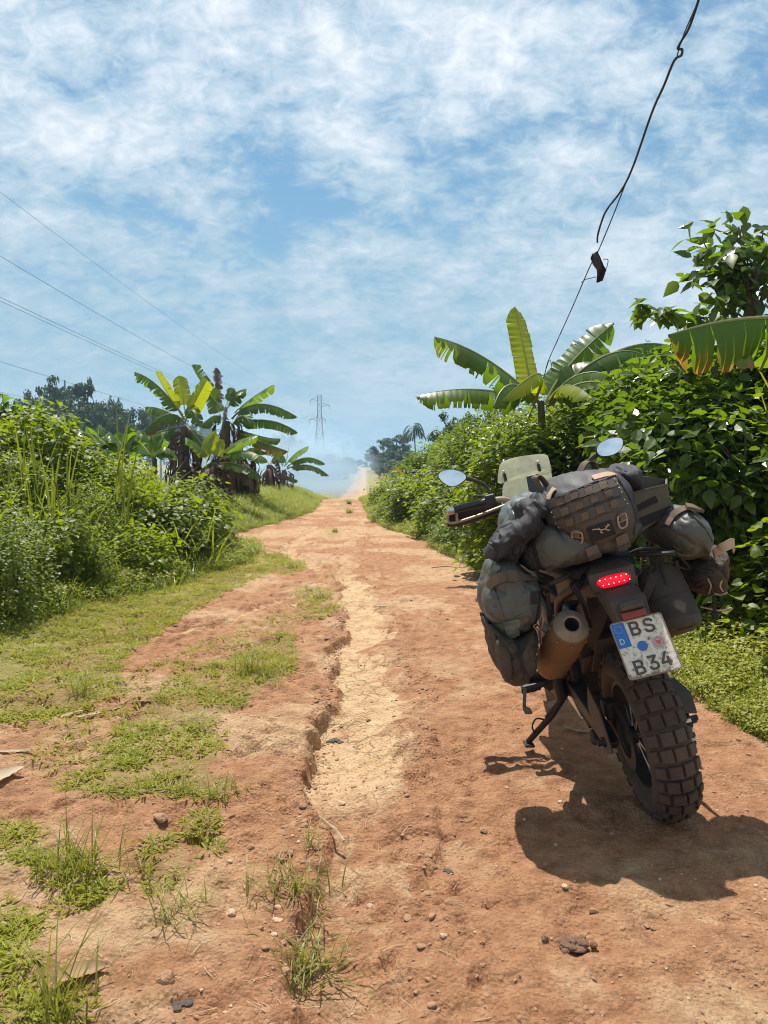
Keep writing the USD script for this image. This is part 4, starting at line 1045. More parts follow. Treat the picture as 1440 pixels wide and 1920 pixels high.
# handlebar, controls, mirrors
gl, gi, gm_, gc = bl(849, 957, .95), bl(915, 940, .97), bl(950, 938, 1.0), np.array([1.06, .06, 1.13])
mir = lambda p: np.array([p[0], -p[1], p[2]])
bar = part("handlebar", tube(bez([gi + (gi - gl) * .1, gm_, gc, mir(gc), mir(gm_), mir(gi)], 40), .0145, 12), M["goldbar"], bike, smooth=40)
for s, g0, g1 in ((1, gl, gi), (-1, mir(gl), mir(gi))):
    part("grip", tube([g0 + (g1 - g0) * t for t in np.linspace(0, 1, 9)], [.018, .019, .018, .019, .018, .019, .019], 14), M["blackclean"], bike, smooth=40)
    part("bar_end", tube([g0 - (g1 - g0) * .16, g0 + (g1 - g0) * .02], .0195, 14), M["alu"], bike, smooth=40)
    part("switch_block", rbox(g1 + [.0, -s * .012, .004], (.05, .052, .055), .010), M["black"], bike, smooth=40)
    P = lambda a, b, X: (bl(a, b, X) if s > 0 else mir(bl(a, b, X)))
    hg = part("hand_guard", hull([P(842, 962, 1.00), P(841, 986, 1.03), P(862, 986, 1.06), P(935, 960, 1.08), P(930, 945, 1.07), P(875, 965, 1.08)], .006), M["black"], bike, smooth=40)
    part("guard_bar", tube(bez([P(844, 955, .95), P(840, 968, .98), P(846, 981, .995), P(890, 969, 1.00), P(935, 952, 1.03), P(955, 944, 1.06)], 30), .0072, 8), M["goldbar"], hg, smooth=40)
    part("guard_post", ribbon([P(856, 956, .965), P(857, 977, .985)], .012, (0, 1, .1), .006), M["goldbar"], hg)
    part("clutch_lever" if s > 0 else "brake_lever", tube(bez([P(918, 945, 1.0), P(895, 952, 1.03), P(866, 966, 1.035), P(856, 972, 1.03)], 18), [.006, .005, .006], 8, flat=1.5), M["black"], bike, smooth=40)
    part("lever_perch", rbox(P(925, 944, .985), (.04, .04, .03), .008), M["frame"], bike, smooth=40)


def mirror(px, arm, X):
    o = closed([bl(a, b, X) for a, b in px], 32); c = o.mean(0)
    o[:, 0] += .17 * (o[:, 2] - c[2])
    tilt = lambda s, dx: np.c_[c[0] + dx + (o[:, 0] - c[0]) * s, c[1] + (o[:, 1] - c[1]) * s, c[2] + (o[:, 2] - c[2]) * s]
    rings = np.vstack([tilt(1.0, -.002), tilt(1.06, -.004), tilt(1.09, .004), tilt(.95, .022), tilt(.5, .034), np.repeat([[c[0] + .036, c[1], c[2]]], 32, 0)])
    f = []
    for r_i in range(5):
        for k in range(32):
            a, b, d, e = r_i * 32 + k, r_i * 32 + (k + 1) % 32, (r_i + 1) * 32 + (k + 1) % 32, (r_i + 1) * 32 + k
            f += [[a, b, d], [a, d, e]]
    h = part("mirror", (rings, np.array(f)), M["black"], bike, smooth=40)
    part("mirror_glass", (np.vstack([[tilt(0, -.0015)[0]], tilt(1.005, -.0015)]), np.array([[0, 1 + k, 1 + (k + 1) % 32] for k in range(32)])), M["mirror"], h)
    part("mirror_arm", tube(bez([bl(*q) for q in arm], 20), [.015, .010, .0075, .007, .010], 10), M["black"], h, smooth=40)


mirror([(822, 893), (829, 884), (848, 881), (866, 886), (874, 895), (866, 904), (850, 912), (834, 907)], [(866, 895, 1.01), (886, 900, 1.0), (908, 909, 1.0), (917, 920, .99), (917, 936, .98)], .985)
mirror([(1119, 846), (1124, 833), (1143, 823), (1162, 821), (1168, 828), (1163, 843), (1147, 853), (1127, 855)], [(1124, 849, 1.0), (1106, 862, 1.0), (1092, 880, .99), (1086, 896, .98)], .985)


def sheet(px_rows, X, bend, slope, thick, zr):
    """A curved panel traced row by row from its left to its right edge."""
    rows = []
    for (a0, b0), (a1, b1) in px_rows:
        p, q = bl(a0, b0, X), bl(a1, b1, X)
        t = np.linspace(0, 1, 11)[:, None]; r = p + (q - p) * t
        r[:, 0] += bend * (1 - (2 * t[:, 0] - 1) ** 2) - slope * (r[:, 2] - zr)
        r[:, 2] += .006 * (1 - (2 * t[:, 0] - 1) ** 2)
        rows.append(r)
    r = np.array(rows); m, n = r.shape[:2]
    v = np.vstack([r.reshape(-1, 3), r.reshape(-1, 3) + [thick, 0, 0]])
    i, j = np.meshgrid(np.arange(m - 1), np.arange(n - 1), indexing="ij")
    q = np.stack([i * n + j, (i + 1) * n + j, (i + 1) * n + j + 1, i * n + j + 1], -1).reshape(-1, 4)
    b = [k for k in range(n)] + [k * n + n - 1 for k in range(1, m)] + [(m - 1) * n + k for k in range(n - 2, -1, -1)] + [k * n for k in range(m - 2, 0, -1)]
    e = np.array([[b[k], b[(k + 1) % len(b)], b[(k + 1) % len(b)] + m * n, b[k] + m * n] for k in range(len(b))])
    q = np.vstack([q[:, ::-1], q + m * n, e])
    return v, np.vstack([q[:, [0, 1, 2]], q[:, [0, 2, 3]]])


ws = part("windscreen", sheet([((946, 902), (1018, 880)), ((942, 912), (1032, 885)), ((941, 940), (1040, 920)), ((942, 965), (1042, 950)), ((945, 985), (1040, 985))], 1.18, .06, .25, .004, 1.2), M["windscreen"], bike, smooth=30, label="scratched pale see-through windscreen")
wsp = part("windscreen_spoiler", sheet([((950, 862), (1016, 852)), ((939, 866), (1024, 855)), ((934, 874), (1028, 866)), ((932, 890), (1032, 880)), ((932, 903), (1032, 886)), ((937, 908), (1026, 890))], 1.15, .06, .25, .004, 1.2), M["windscreen"], bike, smooth=30)
for a, b in ((947, 891), (1011, 873)):
    p = bl(a, b, 1.135)
    part("spoiler_clamp", cat_([rbox(p + [.02, 0, -.012], (.03, .014, .038), .005), ]), M["black"], wsp, smooth=40)
    part("clamp_screw", rbox(p + [.015, 0.002, .018], (.03, .016, .016), .006), M["alu"], wsp, smooth=40)
ph = part("phone_holder", rbox(bl(1001, 908, .92), (.014, .060, .10), .006, 4, rot((0, 1, 0), -.35)), M["black"], bike, smooth=40)
part("screen", rbox(bl(1001, 908, .92) + [-.0085, 0, .001], (.002, .054, .092), .0008, 3, rot((0, 1, 0), -.35)), M["screen"], ph)
part("brake_hose", tube(bez([bl(915, 930, .98), bl(885, 930, 1.05), bl(930, 932, 1.1), bl(960, 960, 1.1)], 16), .004, 6), M["black"], bike, smooth=40)


# ---- luggage: every bag rests on the machine and is a thing of its own
def bag(name, label, cat, mesh, mt, smooth=50, main="body"):
    base = np.array([(mesh[0][:, 0].min() + mesh[0][:, 0].max()) / 2, (mesh[0][:, 1].min() + mesh[0][:, 1].max()) / 2, mesh[0][:, 2].min()])
    t = thing(name, label, cat, Gf.Matrix4d().SetTranslate(Gf.Vec3d(*map(float, base))) * BIKE)
    t_base[str(t.GetPath())] = base
    part(main, (mesh[0] - base, mesh[1]), mt, t, smooth=smooth)
    return t


t_base = {}


def add(t, name, mesh, mt, smooth=False, label=None):
    if mesh is None:
        return None
    top = "/".join(str(t.GetPath()).split("/")[:3])
    v, f = (np.asarray(mesh.vertices), mesh.faces) if hasattr(mesh, "vertices") else mesh
    return part(name, (np.asarray(v) - t_base[top], f), mt, t, smooth=smooth, label=label)


def strap_on(mesh, pts, width, side_px=None, off=.004, thick=.003, n=14):
    """A strap that follows the bag under a line of pixels."""
    path = bez(np.array([(a, b, 0) for a, b in pts], float), n)
    P, N = [], []
    for a, b, _ in path:
        h = on(mesh, a, b, off)
        if h:
            P.append(h[0]); N.append(h[1])
    if len(P) < 4:
        print('strap missed', pts)
        return None
    P, N = np.array(P), np.array(N)
    for _ in range(2):
        N = nrm(np.vstack([N[:1], (N[:-2] + 2 * N[1:-1] + N[2:]) / 4, N[-1:]]))
        P = np.vstack([P[:1], (P[:-2] + 2 * P[1:-1] + P[2:]) / 4, P[-1:]])
    return ribbon(P, width, np.cross(nrm(np.gradient(P, axis=0)), N), thick)


def quad_on(mesh, px, off=.003, thick=.003, n=6):
    """A patch laid on the bag: four corner pixels TL, TR, BR, BL."""
    g = np.linspace(0, 1, n); tl_, tr_, br_, bl__ = [np.array(q, float) for q in px]
    P, N = np.zeros((n, n, 3)), np.zeros((n, n, 3)); bad = []
    for i, v in enumerate(g):
        for j, w in enumerate(g):
            q = (tl_ * (1 - w) + tr_ * w) * (1 - v) + (bl__ * (1 - w) + br_ * w) * v
            h = on(mesh, *q, off)
            if h is None:
                bad.append((i, j))
            else:
                P[i, j], N[i, j] = h
    good = [(i, j) for i in range(n) for j in range(n) if (i, j) not in bad]
    for i, j in bad:
        k = min(good, key=lambda s: (s[0] - i) ** 2 + (s[1] - j) ** 2)
        P[i, j], N[i, j] = P[k] + np.array([.02, 0, 0]) * ((k[0] - i) ** 2 + (k[1] - j) ** 2) ** .5, N[k]
    N = nrm(N)
    v = np.vstack([(P + N * thick / 2).reshape(-1, 3), (P - N * thick / 2).reshape(-1, 3)])
    i, j = np.meshgrid(np.arange(n - 1), np.arange(n - 1), indexing="ij")
    q = np.stack([i * n + j, (i + 1) * n + j, (i + 1) * n + j + 1, i * n + j + 1], -1).reshape(-1, 4)
    b = list(range(n)) + [k * n + n - 1 for k in range(1, n)] + [(n - 1) * n + k for k in range(n - 2, -1, -1)] + [k * n for k in range(n - 2, 0, -1)]
    e = np.array([[b[k], b[k] + n * n, b[(k + 1) % len(b)] + n * n, b[(k + 1) % len(b)]] for k in range(len(b))])
    q = np.vstack([q, q[:, ::-1] + n * n, e[:, ::-1]])
    return v, np.vstack([q[:, [0, 1, 2]], q[:, [0, 2, 3]]])


# grey dry bag lying across the rack
roll = pillow([(984, 1042), (988, 1015), (1008, 985), (1050, 985), (1100, 1000), (1160, 985), (1210, 975), (1222, 985), (1212, 1008), (1180, 1030), (1140, 1046), (1095, 1062), (1050, 1072), (1012, 1078), (992, 1064)], -.03, -.07, .33, p=2.6, wrinkle=.011, freq=7, seed=2)
t_roll = bag("dry_bag", "grey tarpaulin dry bag lying across the rack under the brown flap", "bag", roll, M["tarp"])
# dark tail bag with the webbed flap
tail = pillow([(1016, 962), (1020, 937), (1034, 912), (1060, 893), (1100, 884), (1140, 878), (1168, 884), (1188, 902), (1197, 935), (1200, 972), (1193, 1004), (1178, 1026), (1140, 1042), (1096, 1050), (1066, 1032), (1036, 1000)], .02, -.10, .38, p=2.3, wrinkle=.005, freq=11, seed=4)
t_tail = bag("tail_bag", "dark nylon tail bag with a brown webbed flap on top of the load", "bag", tail, M["nylon"])
lp, rp = np.array([(1021, 950), (1034, 982), (1056, 1013), (1090, 1041)], float), np.array([(1152, 896), (1174, 930), (1188, 968), (1182, 1010)], float)
G = 15
ed = lambda p, v: np.array([np.interp(v, [0, .33, .68, 1], p[:, 0]), np.interp(v, [0, .33, .68, 1], p[:, 1])])
P, N = np.zeros((G, G, 3)), np.zeros((G, G, 3))
for i, v_ in enumerate(np.linspace(0, 1, G)):
    for j, w_ in enumerate(np.linspace(0, 1, G)):
        q = ed(lp, v_) * (1 - w_) + ed(rp, v_) * w_ + np.array([0, 4.0 * math.sin(math.pi * w_) * (v_ - .5) * 2])
        h = on(tail, *q, .010)
        if h is None:
            h = (P[i, j - 1] + [.01, -.012, 0], N[i, j - 1]) if j else (P[i - 1, j] + [0, 0, -.012], N[i - 1, j])
        P[i, j], N[i, j] = h
for _ in range(3):
    P[1:-1, 1:-1] = (P[:-2, 1:-1] + P[2:, 1:-1] + P[1:-1, :-2] + P[1:-1, 2:] + 2 * P[1:-1, 1:-1]) / 6
    N[1:-1, 1:-1] = (N[:-2, 1:-1] + N[2:, 1:-1] + N[1:-1, :-2] + N[1:-1, 2:]) / 4
N = nrm(N)
i, j = np.meshgrid(np.arange(G - 1), np.arange(G - 1), indexing="ij")
q = np.stack([i * G + j, (i + 1) * G + j, (i + 1) * G + j + 1, i * G + j + 1], -1).reshape(-1, 4)
bb = list(range(G)) + [k * G + G - 1 for k in range(1, G)] + [(G - 1) * G + k for k in range(G - 2, -1, -1)] + [k * G for k in range(G - 2, 0, -1)]
e = np.array([[bb[k], bb[k] + G * G, bb[(k + 1) % len(bb)] + G * G, bb[(k + 1) % len(bb)]] for k in range(len(bb))])
q = np.vstack([q, q[:, ::-1] + G * G, e[:, ::-1]])
flap = (np.vstack([P.reshape(-1, 3), (P - N * .007).reshape(-1, 3)]), np.vstack([q[:, [0, 1, 2]], q[:, [0, 2, 3]]]))
fl = add(t_tail, "flap", flap, M["flap"], 40)
edge = np.array([P[0, k] for k in range(G)] + [P[k, G - 1] for k in range(1, G)] + [P[G - 1, k] for k in range(G - 2, -1, -1)] + [P[k, 0] for k in range(G - 2, -1, -1)])
add(fl, "piping", tube(edge, .0045, 6, cap=False), M["nylon"], 40)
c1 = lambda a, b: (1000 + a / 5.143, 850 + b / 5.143)
rowsp = [[(140, 500), (262, 475 - 3), (395, 415), (530, 370), (667, 318), (790, 285)], [(200, 590), (310, 560), (440, 505), (582, 445), (715, 395), (830, 365)], [(240, 690), (355, 660), (495, 605), (635, 545), (768, 490), (880, 470)]]
for rw in rowsp:
    st = strap_on(flap, [c1(*x) for x in (rw[0], rw[2], rw[3], rw[5])], .034, off=.004, thick=.004)
    band = add(fl, "webbing_band", st, M["flap"], 40)
    for x in rw[1:5]:
        cx, cy = c1(*x)
        add(fl, "webbing_loop", quad_on(flap, [(cx - 8, cy - 4), (cx + 6, cy - 9), (cx + 9, cy + 4), (cx - 4, cy + 9)], .0075, .003, 4), M["webbing"])
        sd = strap_on(flap, [(cx - 7.5, cy - 5.5), (cx, cy - 9.5), (cx + 7, cy - 9.5)], .004, off=.0095, thick=.002, n=6)
        add(fl, "loop_edge", sd, M["nylon"])
    for x in (rw[0], rw[5]):
        cx, cy = c1(*x)
        for d in (-4, 4):
            h = on(flap, cx + d * .6, cy + d, .007)
            if h:
                add(fl, "rivet", hull([h[0]], .0024), M["alu"])
patch = quad_on(flap, [c1(510, 722), c1(742, 640), c1(790, 772), c1(560, 848)], .005, .003)
pt = add(fl, "patch", patch, M["velcro"])
for pts in ([(566, 738), (600, 728), (650, 738), (690, 735), (708, 710), (718, 680)], [(640, 735), (625, 720)], [(655, 742), (650, 765), (672, 762)], [(695, 735), (735, 742)], [(705, 712), (690, 700)], [(716, 700), (730, 690)]):
    add(pt, "lizard_emblem", strap_on(patch, [c1(*x) for x in pts], .0042, off=.003, thick=.0015, n=10), M["ring"])
for a, b in ((430, 800), (845, 650)):
    h = on(flap, *c1(a, b), .008)
    dn = nrm(np.cross(h[1], (0, 1, 0))); dn = dn if dn[2] < 0 else -dn
    sdv = nrm(np.cross(h[1], dn))
    ringp = [h[0] + sdv * (.019 * x) + dn * y for x, y in ((-.75, -.022), (.75, -.022), (1, -.01), (.95, .012), (.55, .024), (-.55, .024), (-.95, .012), (-1, -.01))]
    add(fl, "d_ring", tube(bez(ringp + ringp[:1], 34), .0034, 7, cap=False), M["ring"], 40)
    add(fl, "ring_strap", ribbon([h[0] - dn * .03 - h[1] * .004, h[0] - dn * .02 + h[1] * .004, h[0] - dn * .004 + h[1] * .004, h[0] - dn * .002 - h[1] * .004], .024, sdv, .003), M["webbing"])
    add(fl, "ring_bar", tube([h[0] - sdv * .019, h[0] + sdv * .019], .0028, 6), M["ring"])
for qd in ([(500, 925), (610, 880), (645, 965), (535, 1008)], [(795, 815), (905, 765), (930, 870), (815, 915)]):
    h0 = [bl(*c1(*x), -.09) for x in qd]
    add(t_tail, "lower_strap", hull(h0 + [x + np.array([.012, 0, 0]) for x in h0], None), M["webbing"])
    add(t_tail, "slider_buckle", hull([h0[2], h0[3], h0[2] + [0, 0, -.012], h0[3] + [0, 0, -.012]] + [x + np.array([-.008, 0, 0]) for x in h0[2:]], .002), M["buckle"], 40)
add(t_tail, "grab_handle", tube(bez([bl(1061, 926, .0), bl(1068, 915, .0), bl(1085, 908, .02), bl(1102, 904, .02), bl(1109, 910, .02)], 16), .0125, 10), M["ring"], 40)
add(t_tail, "shoulder_strap", strap_on(tail, [(1112, 900), (1140, 892), (1150, 896)], .035, off=.008, n=8), M["tan"])
add(t_tail, "shoulder_strap", strap_on(tail, [(1030, 938), (1036, 925), (1042, 918)], .03, off=.008, n=8), M["tan"])
for pts, bk in (([(1016, 925), (1008, 908), (1002, 897), (1010, 893), (1020, 903), (1027, 915)], [(1012, 926), (1032, 914)]), ([(1086, 888), (1094, 872), (1102, 866), (1112, 869), (1116, 880), (1118, 887)], [(1108, 890), (1128, 884)])):
    P3 = [bl(a, b, .12) for a, b in pts]
    add(t_tail, "strap_loop", ribbon(bez(P3, 24), .042, (1, .35, .1), .004), M["webbing"], 40)
    add(t_tail, "metal_buckle", cat_([tube([bl(*bk[0], .10), bl(*bk[1], .10)], .004, 8), tube([bl(bk[0][0], bk[0][1] + 5, .08), bl(bk[1][0], bk[1][1] + 5, .08)], .0035, 8)]), M["alu"], 40)
# clothes and bags tied on round it
jk = pillow([(978, 948), (1005, 932), (1028, 926), (1031, 946), (1021, 972), (1004, 998), (988, 1020), (972, 1052), (950, 1074), (932, 1062), (918, 1034), (936, 1004), (957, 984), (975, 968)], .08, -.04, .26, n=90, nx=21, p=2.4, wrinkle=.018, freq=9, seed=7)
t_jk = bag("jacket", "crumpled dark navy jacket stuffed beside the tail bag, one sleeve hanging", "jacket", jk, M["jacket"], 60, "cloth")
slv = trimesh.Trimesh(*tube(bez([bl(1012, 950, .0), bl(985, 985, -.02), bl(955, 1012, -.01), bl(926, 1036, .02)], 40), [.030, .046, .050, .044], 26, flat=.72), process=True).subdivide()
sv, sn = np.asarray(slv.vertices), np.asarray(slv.vertex_normals)
w5 = np.stack([meshkit.noise(sv * 9, 70 + k) for k in range(3)], -1)
sv = sv + sn * (.016 * np.clip(1 - abs(2 * meshkit.fbm((sv + .06 * w5) * [12, 26, 14], 2, 71) - 1) * 2.4, 0, 1) ** 2 - .004)[:, None]
add(t_jk, "sleeve", (sv, np.asarray(slv.faces)), M["jacket"], 60)
add(t_jk, "cuff", tube(bez([bl(931, 1027, .01), bl(921, 1042, .02)], 5), [.047, .049], 20, flat=.72), M["nylon"], 50)
for pts in ([(1000, 1000), (1003, 1030), (1012, 1060), (1030, 1073)], [(1216, 985), (1204, 1000), (1196, 1018)]):
    add(t_roll, "strap", strap_on(roll, pts, .020, off=.004, n=14), M["velcro"], 40)
add(t_roll, "seam", strap_on(roll, [(992, 1035), (1020, 1048), (1060, 1056), (1095, 1056)], .006, off=.002, n=16), M["tarp"], 40)
gb = pillow([(938, 1000), (941, 962), (956, 938), (985, 924), (1012, 926), (1018, 948), (1000, 985), (975, 1005), (950, 1030)], .30, .14, .48, p=2.6, wrinkle=.010, freq=10, seed=11)
t_gb = bag("roll_bag", "grey-green roll bag on the seat, ahead of the dark jacket", "bag", gb, M["teal"])
bd = pillow([(1140, 888), (1150, 877), (1168, 870), (1188, 872), (1199, 890), (1201, 912), (1192, 928), (1170, 924), (1150, 906)], .14, .02, .34, p=2.3, wrinkle=.010, freq=12, seed=13)
t_bd = bag("rain_cover_bundle", "bundle of dark cloth squeezed between tail bag and olive bag", "bundle", bd, M["jacket"], 60, "cloth")
# open olive bag with two black strips
o4 = [bl(1186, 924, .05), bl(1250, 909, .05), bl(1259, 960, .05), bl(1187, 1008, .05)]
o5 = [bl(1200, 894, .26), bl(1250, 899, .26), bl(1256, 950, .26), bl(1190, 985, .26)]
ov = []
for a in (o4, o5):
    ov += a
ctr = np.mean(ov, 0)
def wall(a, b, c, d, th=.006):
    nn = nrm(np.cross(np.array(b) - a, np.array(d) - a)); nn = nn if nn @ (ctr - a) > 0 else -nn
    return hull([a, b, c, d] + [np.array(x) + nn * th for x in (a, b, c, d)])
t_ol = bag("olive_bag", "stiff olive bag with open top and two black strips", "bag", wall(o4[0], o4[1], o4[2], o4[3]), M["olive"], False, "back_panel")
for w_ in ((o4[1], o5[1], o5[2], o4[2]), (o5[0], o5[1], o5[2], o5[3]), (o4[0], o5[0], o5[3], o4[3]), (o4[3], o4[2], o5[2], o5[3])):
    add(t_ol, "side_panel", wall(*w_), M["olive"])
add(t_ol, "rim", tube([o4[0], o4[1], o5[1], o5[0], o4[0]], .004, 6, cap=False), M["olive"], 40)
pan = wall(o4[0], o4[1], o4[2], o4[3])
for qd in ([(1000, 502), (1178, 410), (1202, 470), (1016, 556)], [(1024, 626), (1318, 505), (1326, 578), (1062, 712)]):
    add(t_ol, "black_strip", quad_on(pan, [c1(*x) for x in qd], .002, .003, 4), M["velcro"])
# saddlebags
lb = pillow([(922, 1068), (940, 1052), (965, 1054), (1000, 1080), (1020, 1098), (1024, 1130), (1021, 1168), (1004, 1190), (980, 1204), (955, 1208), (930, 1192), (916, 1160), (914, 1125), (917, 1092)], -.05, -.085, .36, p=3.0, wrinkle=.013, freq=6.5, seed=21)
t_lb = bag("saddlebag", "grey roll-top saddlebag above the brown pocket beside the silencer", "bag", lb, M["tarp"])
sp = strap_on(lb, [(919, 1100), (930, 1088), (950, 1083), (975, 1082), (1000, 1087), (1018, 1095)], .036, off=.006, n=20)
add(t_lb, "strap", sp, M["webbing"], 40)
add(t_lb, "strap_keeper", strap_on(lb, [(953, 1084), (960, 1083), (967, 1083)], .044, off=.011, thick=.010, n=6), M["webbing"], 40)
add(t_lb, "seam_strip", strap_on(lb, [(926, 1105), (934, 1130), (945, 1162), (957, 1198)], .010, off=.003, n=16), M["tarp"], 40)
add(t_lb, "point_flap", quad_on(lb, [(943, 1165), (974, 1160), (972, 1196), (958, 1204)], .006, .003), M["teal"])
add(t_lb, "roll_closure", tube(bez([bl(930, 1066, -.04), bl(944, 1055, .06), bl(960, 1052, .18), bl(972, 1056, .28)], 14), .016, 10, flat=.7), M["teal"], 50)
add(t_lb, "side_strap", strap_on(lb, [(1012, 1098), (1010, 1130), (1004, 1165), (996, 1190)], .014, off=.004, n=14), M["velcro"], 40)
add(t_lb, "seam", strap_on(lb, [(917, 1150), (940, 1166), (965, 1160), (1000, 1140)], .005, off=.002, n=18), M["tarp"], 40)
add(t_lb, "dark_tab", quad_on(lb, [(995, 1110), (1008, 1108), (1008, 1132), (995, 1134)], .003, .003, 4), M["velcro"])
pk = pillow([(916, 1172), (940, 1190), (975, 1200), (1008, 1182), (1018, 1210), (1014, 1258), (1003, 1288), (985, 1299), (962, 1292), (944, 1270), (932, 1240), (924, 1205)], -.06, -.10, .34, p=2.8, wrinkle=.011, freq=12, seed=23)
t_pk = bag("brown_pannier", "brown cloth pannier with zipped pockets hung below the grey saddlebag", "bag", pk, M["pocket"])
for pts in ([(940, 1195), (941, 1225), (943, 1245)], [(950, 1260), (948, 1275), (955, 1285)], [(930, 1190), (934, 1215), (940, 1235)], [(965, 1225), (985, 1218), (1005, 1210)]):
    add(t_pk, "zip", strap_on(pk, pts, .008, off=.003, n=8), M["velcro"])
add(t_pk, "side_pocket", pillow([(930, 1200), (944, 1203), (955, 1225), (960, 1262), (952, 1280), (940, 1265), (931, 1235)], -.08, -.125, -.02, n=40, nx=11, p=3, wrinkle=.004, seed=25), M["pocket"], 50)
add(t_pk, "strap", strap_on(pk, [(968, 1205), (974, 1225), (979, 1245), (982, 1290)], .014, off=.004, n=10), M["velcro"])
h0 = bl(984, 1290, -.06)
add(t_pk, "hanging_strap", ribbon([h0, bl(984, 1305, -.07), bl(983, 1320, -.08), bl(984, 1333, -.08)], .012, (0, 1, 0), .004), M["buckle"])
add(t_pk, "strap_buckle", hull([bl(982, 1326, -.085), bl(992, 1330, -.085), bl(986, 1337, -.085), bl(996, 1337, -.085)], .005), M["buckle"], 40)
rb = pillow([(1247, 990), (1260, 966), (1285, 951), (1315, 958), (1342, 982), (1351, 1008), (1349, 1040), (1345, 1062), (1330, 1058), (1308, 1056), (1282, 1044), (1258, 1020)], -.05, -.09, .36, p=2.8, wrinkle=.013, freq=7, seed=31)
t_rb = bag("saddlebag", "grey roll-top saddlebag on the thicket side above the black canister", "bag", rb, M["tarp"])
add(t_rb, "strap", strap_on(rb, [(1252, 985), (1262, 968), (1280, 957), (1296, 953)], .036, off=.006, n=16), M["webbing"], 40)
add(t_rb, "strap", strap_on(rb, [(1300, 955), (1320, 966), (1338, 985), (1346, 1010)], .030, off=.006, n=14), M["velcro"], 40)
add(t_rb, "strap_keeper", strap_on(rb, [(1286, 957), (1297, 959), (1309, 965)], .038, off=.016, thick=.012, n=8), M["webbing"], 40)
add(t_rb, "seam_strip", strap_on(rb, [(1300, 968), (1322, 990), (1338, 1020), (1345, 1050)], .008, off=.003, n=14), M["tarp"], 40)
rp_ = pillow([(1318, 1050), (1345, 1040), (1368, 1024), (1379, 1042), (1376, 1080), (1368, 1118), (1345, 1124), (1320, 1112), (1305, 1085), (1306, 1062)], .0, -.04, .32, p=2.8, wrinkle=.012, freq=13, seed=33)
t_rp = bag("brown_pannier", "brown cloth pannier with lashing cords beside the black canister", "bag", rp_, M["pocket"])
add(t_rp, "tan_loop", ribbon(bez([bl(1338, 1040, -.0), bl(1349, 1030, -.04), bl(1362, 1024, -.05), bl(1374, 1018, -.04), bl(1377, 1022, .0), bl(1374, 1030, .03)], 20), .034, (.25, -.25, 1), .004), M["tan"], 40)
for pts in ([(1328, 1085), (1334, 1098), (1330, 1112)], [(1354, 1088), (1349, 1098), (1356, 1108)], [(1366, 1085), (1368, 1098), (1362, 1108)], [(1340, 1112), (1352, 1114), (1362, 1110)]):
    add(t_rp, "cord", strap_on(rp_, pts, .005, off=.004, thick=.005, n=10), M["ring"])
add(t_rp, "hanging_strap", ribbon([bl(1339, 1118, .0), bl(1340, 1135, .0), bl(1340, 1152, -.005)], .014, (0, 1, 0), .004), M["velcro"])
add(t_rp, "strap_buckle", hull([bl(1335, 1150, -.005), bl(1346, 1150, -.005), bl(1338, 1162, -.005), bl(1345, 1162, -.005)], .004), M["velcro"], 40)
add(t_rp, "cord", tube(bez([bl(1313, 1138, .05), bl(1330, 1142, .05), bl(1350, 1145, .08), bl(1372, 1140, .12)], 14), .003, 6), M["tan"], 40)
# black canister
c0, c1_ = bl(1234, 1078, .02), bl(1279, 1180, -.10)
axc = nrm(c1_ - c0); lc = np.linalg.norm(c1_ - c0)
cn = lathe([(0, -.03), (.05, -.028), (.074, -.01), (.080, .02), (.081, lc * .48), (.0785, lc * .485), (.0785, lc * .515), (.081, lc * .52), (.081, lc - .035), (.076, lc - .012), (.060, lc + .003), (0, lc + .008)], c0, axc, 36, 0.82)
t_cn = bag("canister", "dusty black canister tied between tail lamp and the brown pannier with cords", "canister", cn, M["canister"], 40)
add(t_cn, "slit", strap_on(cn, [(1270, 1181), (1285, 1178), (1298, 1174)], .004, off=.001, thick=.002, n=8), M["soot"])
add(t_cn, "strap", ribbon([bl(1240, 1045, .0), bl(1226, 1080, -.04), bl(1214, 1112, -.06), bl(1204, 1132, -.05)], .030, (.5, 1, 0), .004), M["pocket"])
add(t_cn, "tie_bar", tube([bl(1218, 1083, -.03), bl(1250, 1072, .0)], .012, 8), M["olive"], 40)
for pts in ([(1240, 1040, -.02), (1238, 1062, -.04), (1246, 1085, -.07), (1252, 1100, -.07)], [(1242, 1030, -.02), (1268, 1040, -.03), (1288, 1058, -.02), (1291, 1068, .0), (1270, 1062, -.02)]):
    add(t_cn, "cord", tube(bez([bl(*x) for x in pts], 16), .004, 6), M["velcro"], 40)
# ------------------------------------------------------------------ near plants
rng = np.random.default_rng(5)


def vine_mesh(rng, n, size, tmpl, R=.62, H=.80, up=.7, shell=.45):
    """A mound of leaves, dense outside and looser within."""
    d = nrm(rng.normal(0, 1, (n, 3)) * [1, 1, .9]); d[:, 2] = np.where(d[:, 2] < -.35, -d[:, 2], d[:, 2])
    lump = .72 + .45 * meshkit.fbm(d * 2.3 + rng.uniform(0, 50), 2) + .12 * rng.normal(0, 1, n)
    r = lump * rng.uniform(shell, 1, n) ** .5
    P = d * r[:, None] * [R, R, H] + [0, 0, H * .55]
    N = d * .45 + rng.normal(0, .50, (n, 3)) + [0, .05, up + .55]
    D = d * [1, 1, .2] + rng.normal(0, .6, (n, 3)) + [0, 0, -.35]
    return leafcloud(P, N, D, size * rng.uniform(.5, 1.25, n), *tmpl)


def stems(rng, n, R, H, r=.006):
    out = []
    for k in range(n):
        a = rng.uniform(0, 6.28); e = np.array([math.cos(a) * R, math.sin(a) * R, H * rng.uniform(.5, 1.05)])
        out.append(tube(bez([(rng.normal(0, .08), rng.normal(0, .08), -.7), e * [.4, .4, .6], e], 7), [r * 1.4, r * .5], 4))
    return cat_(out)


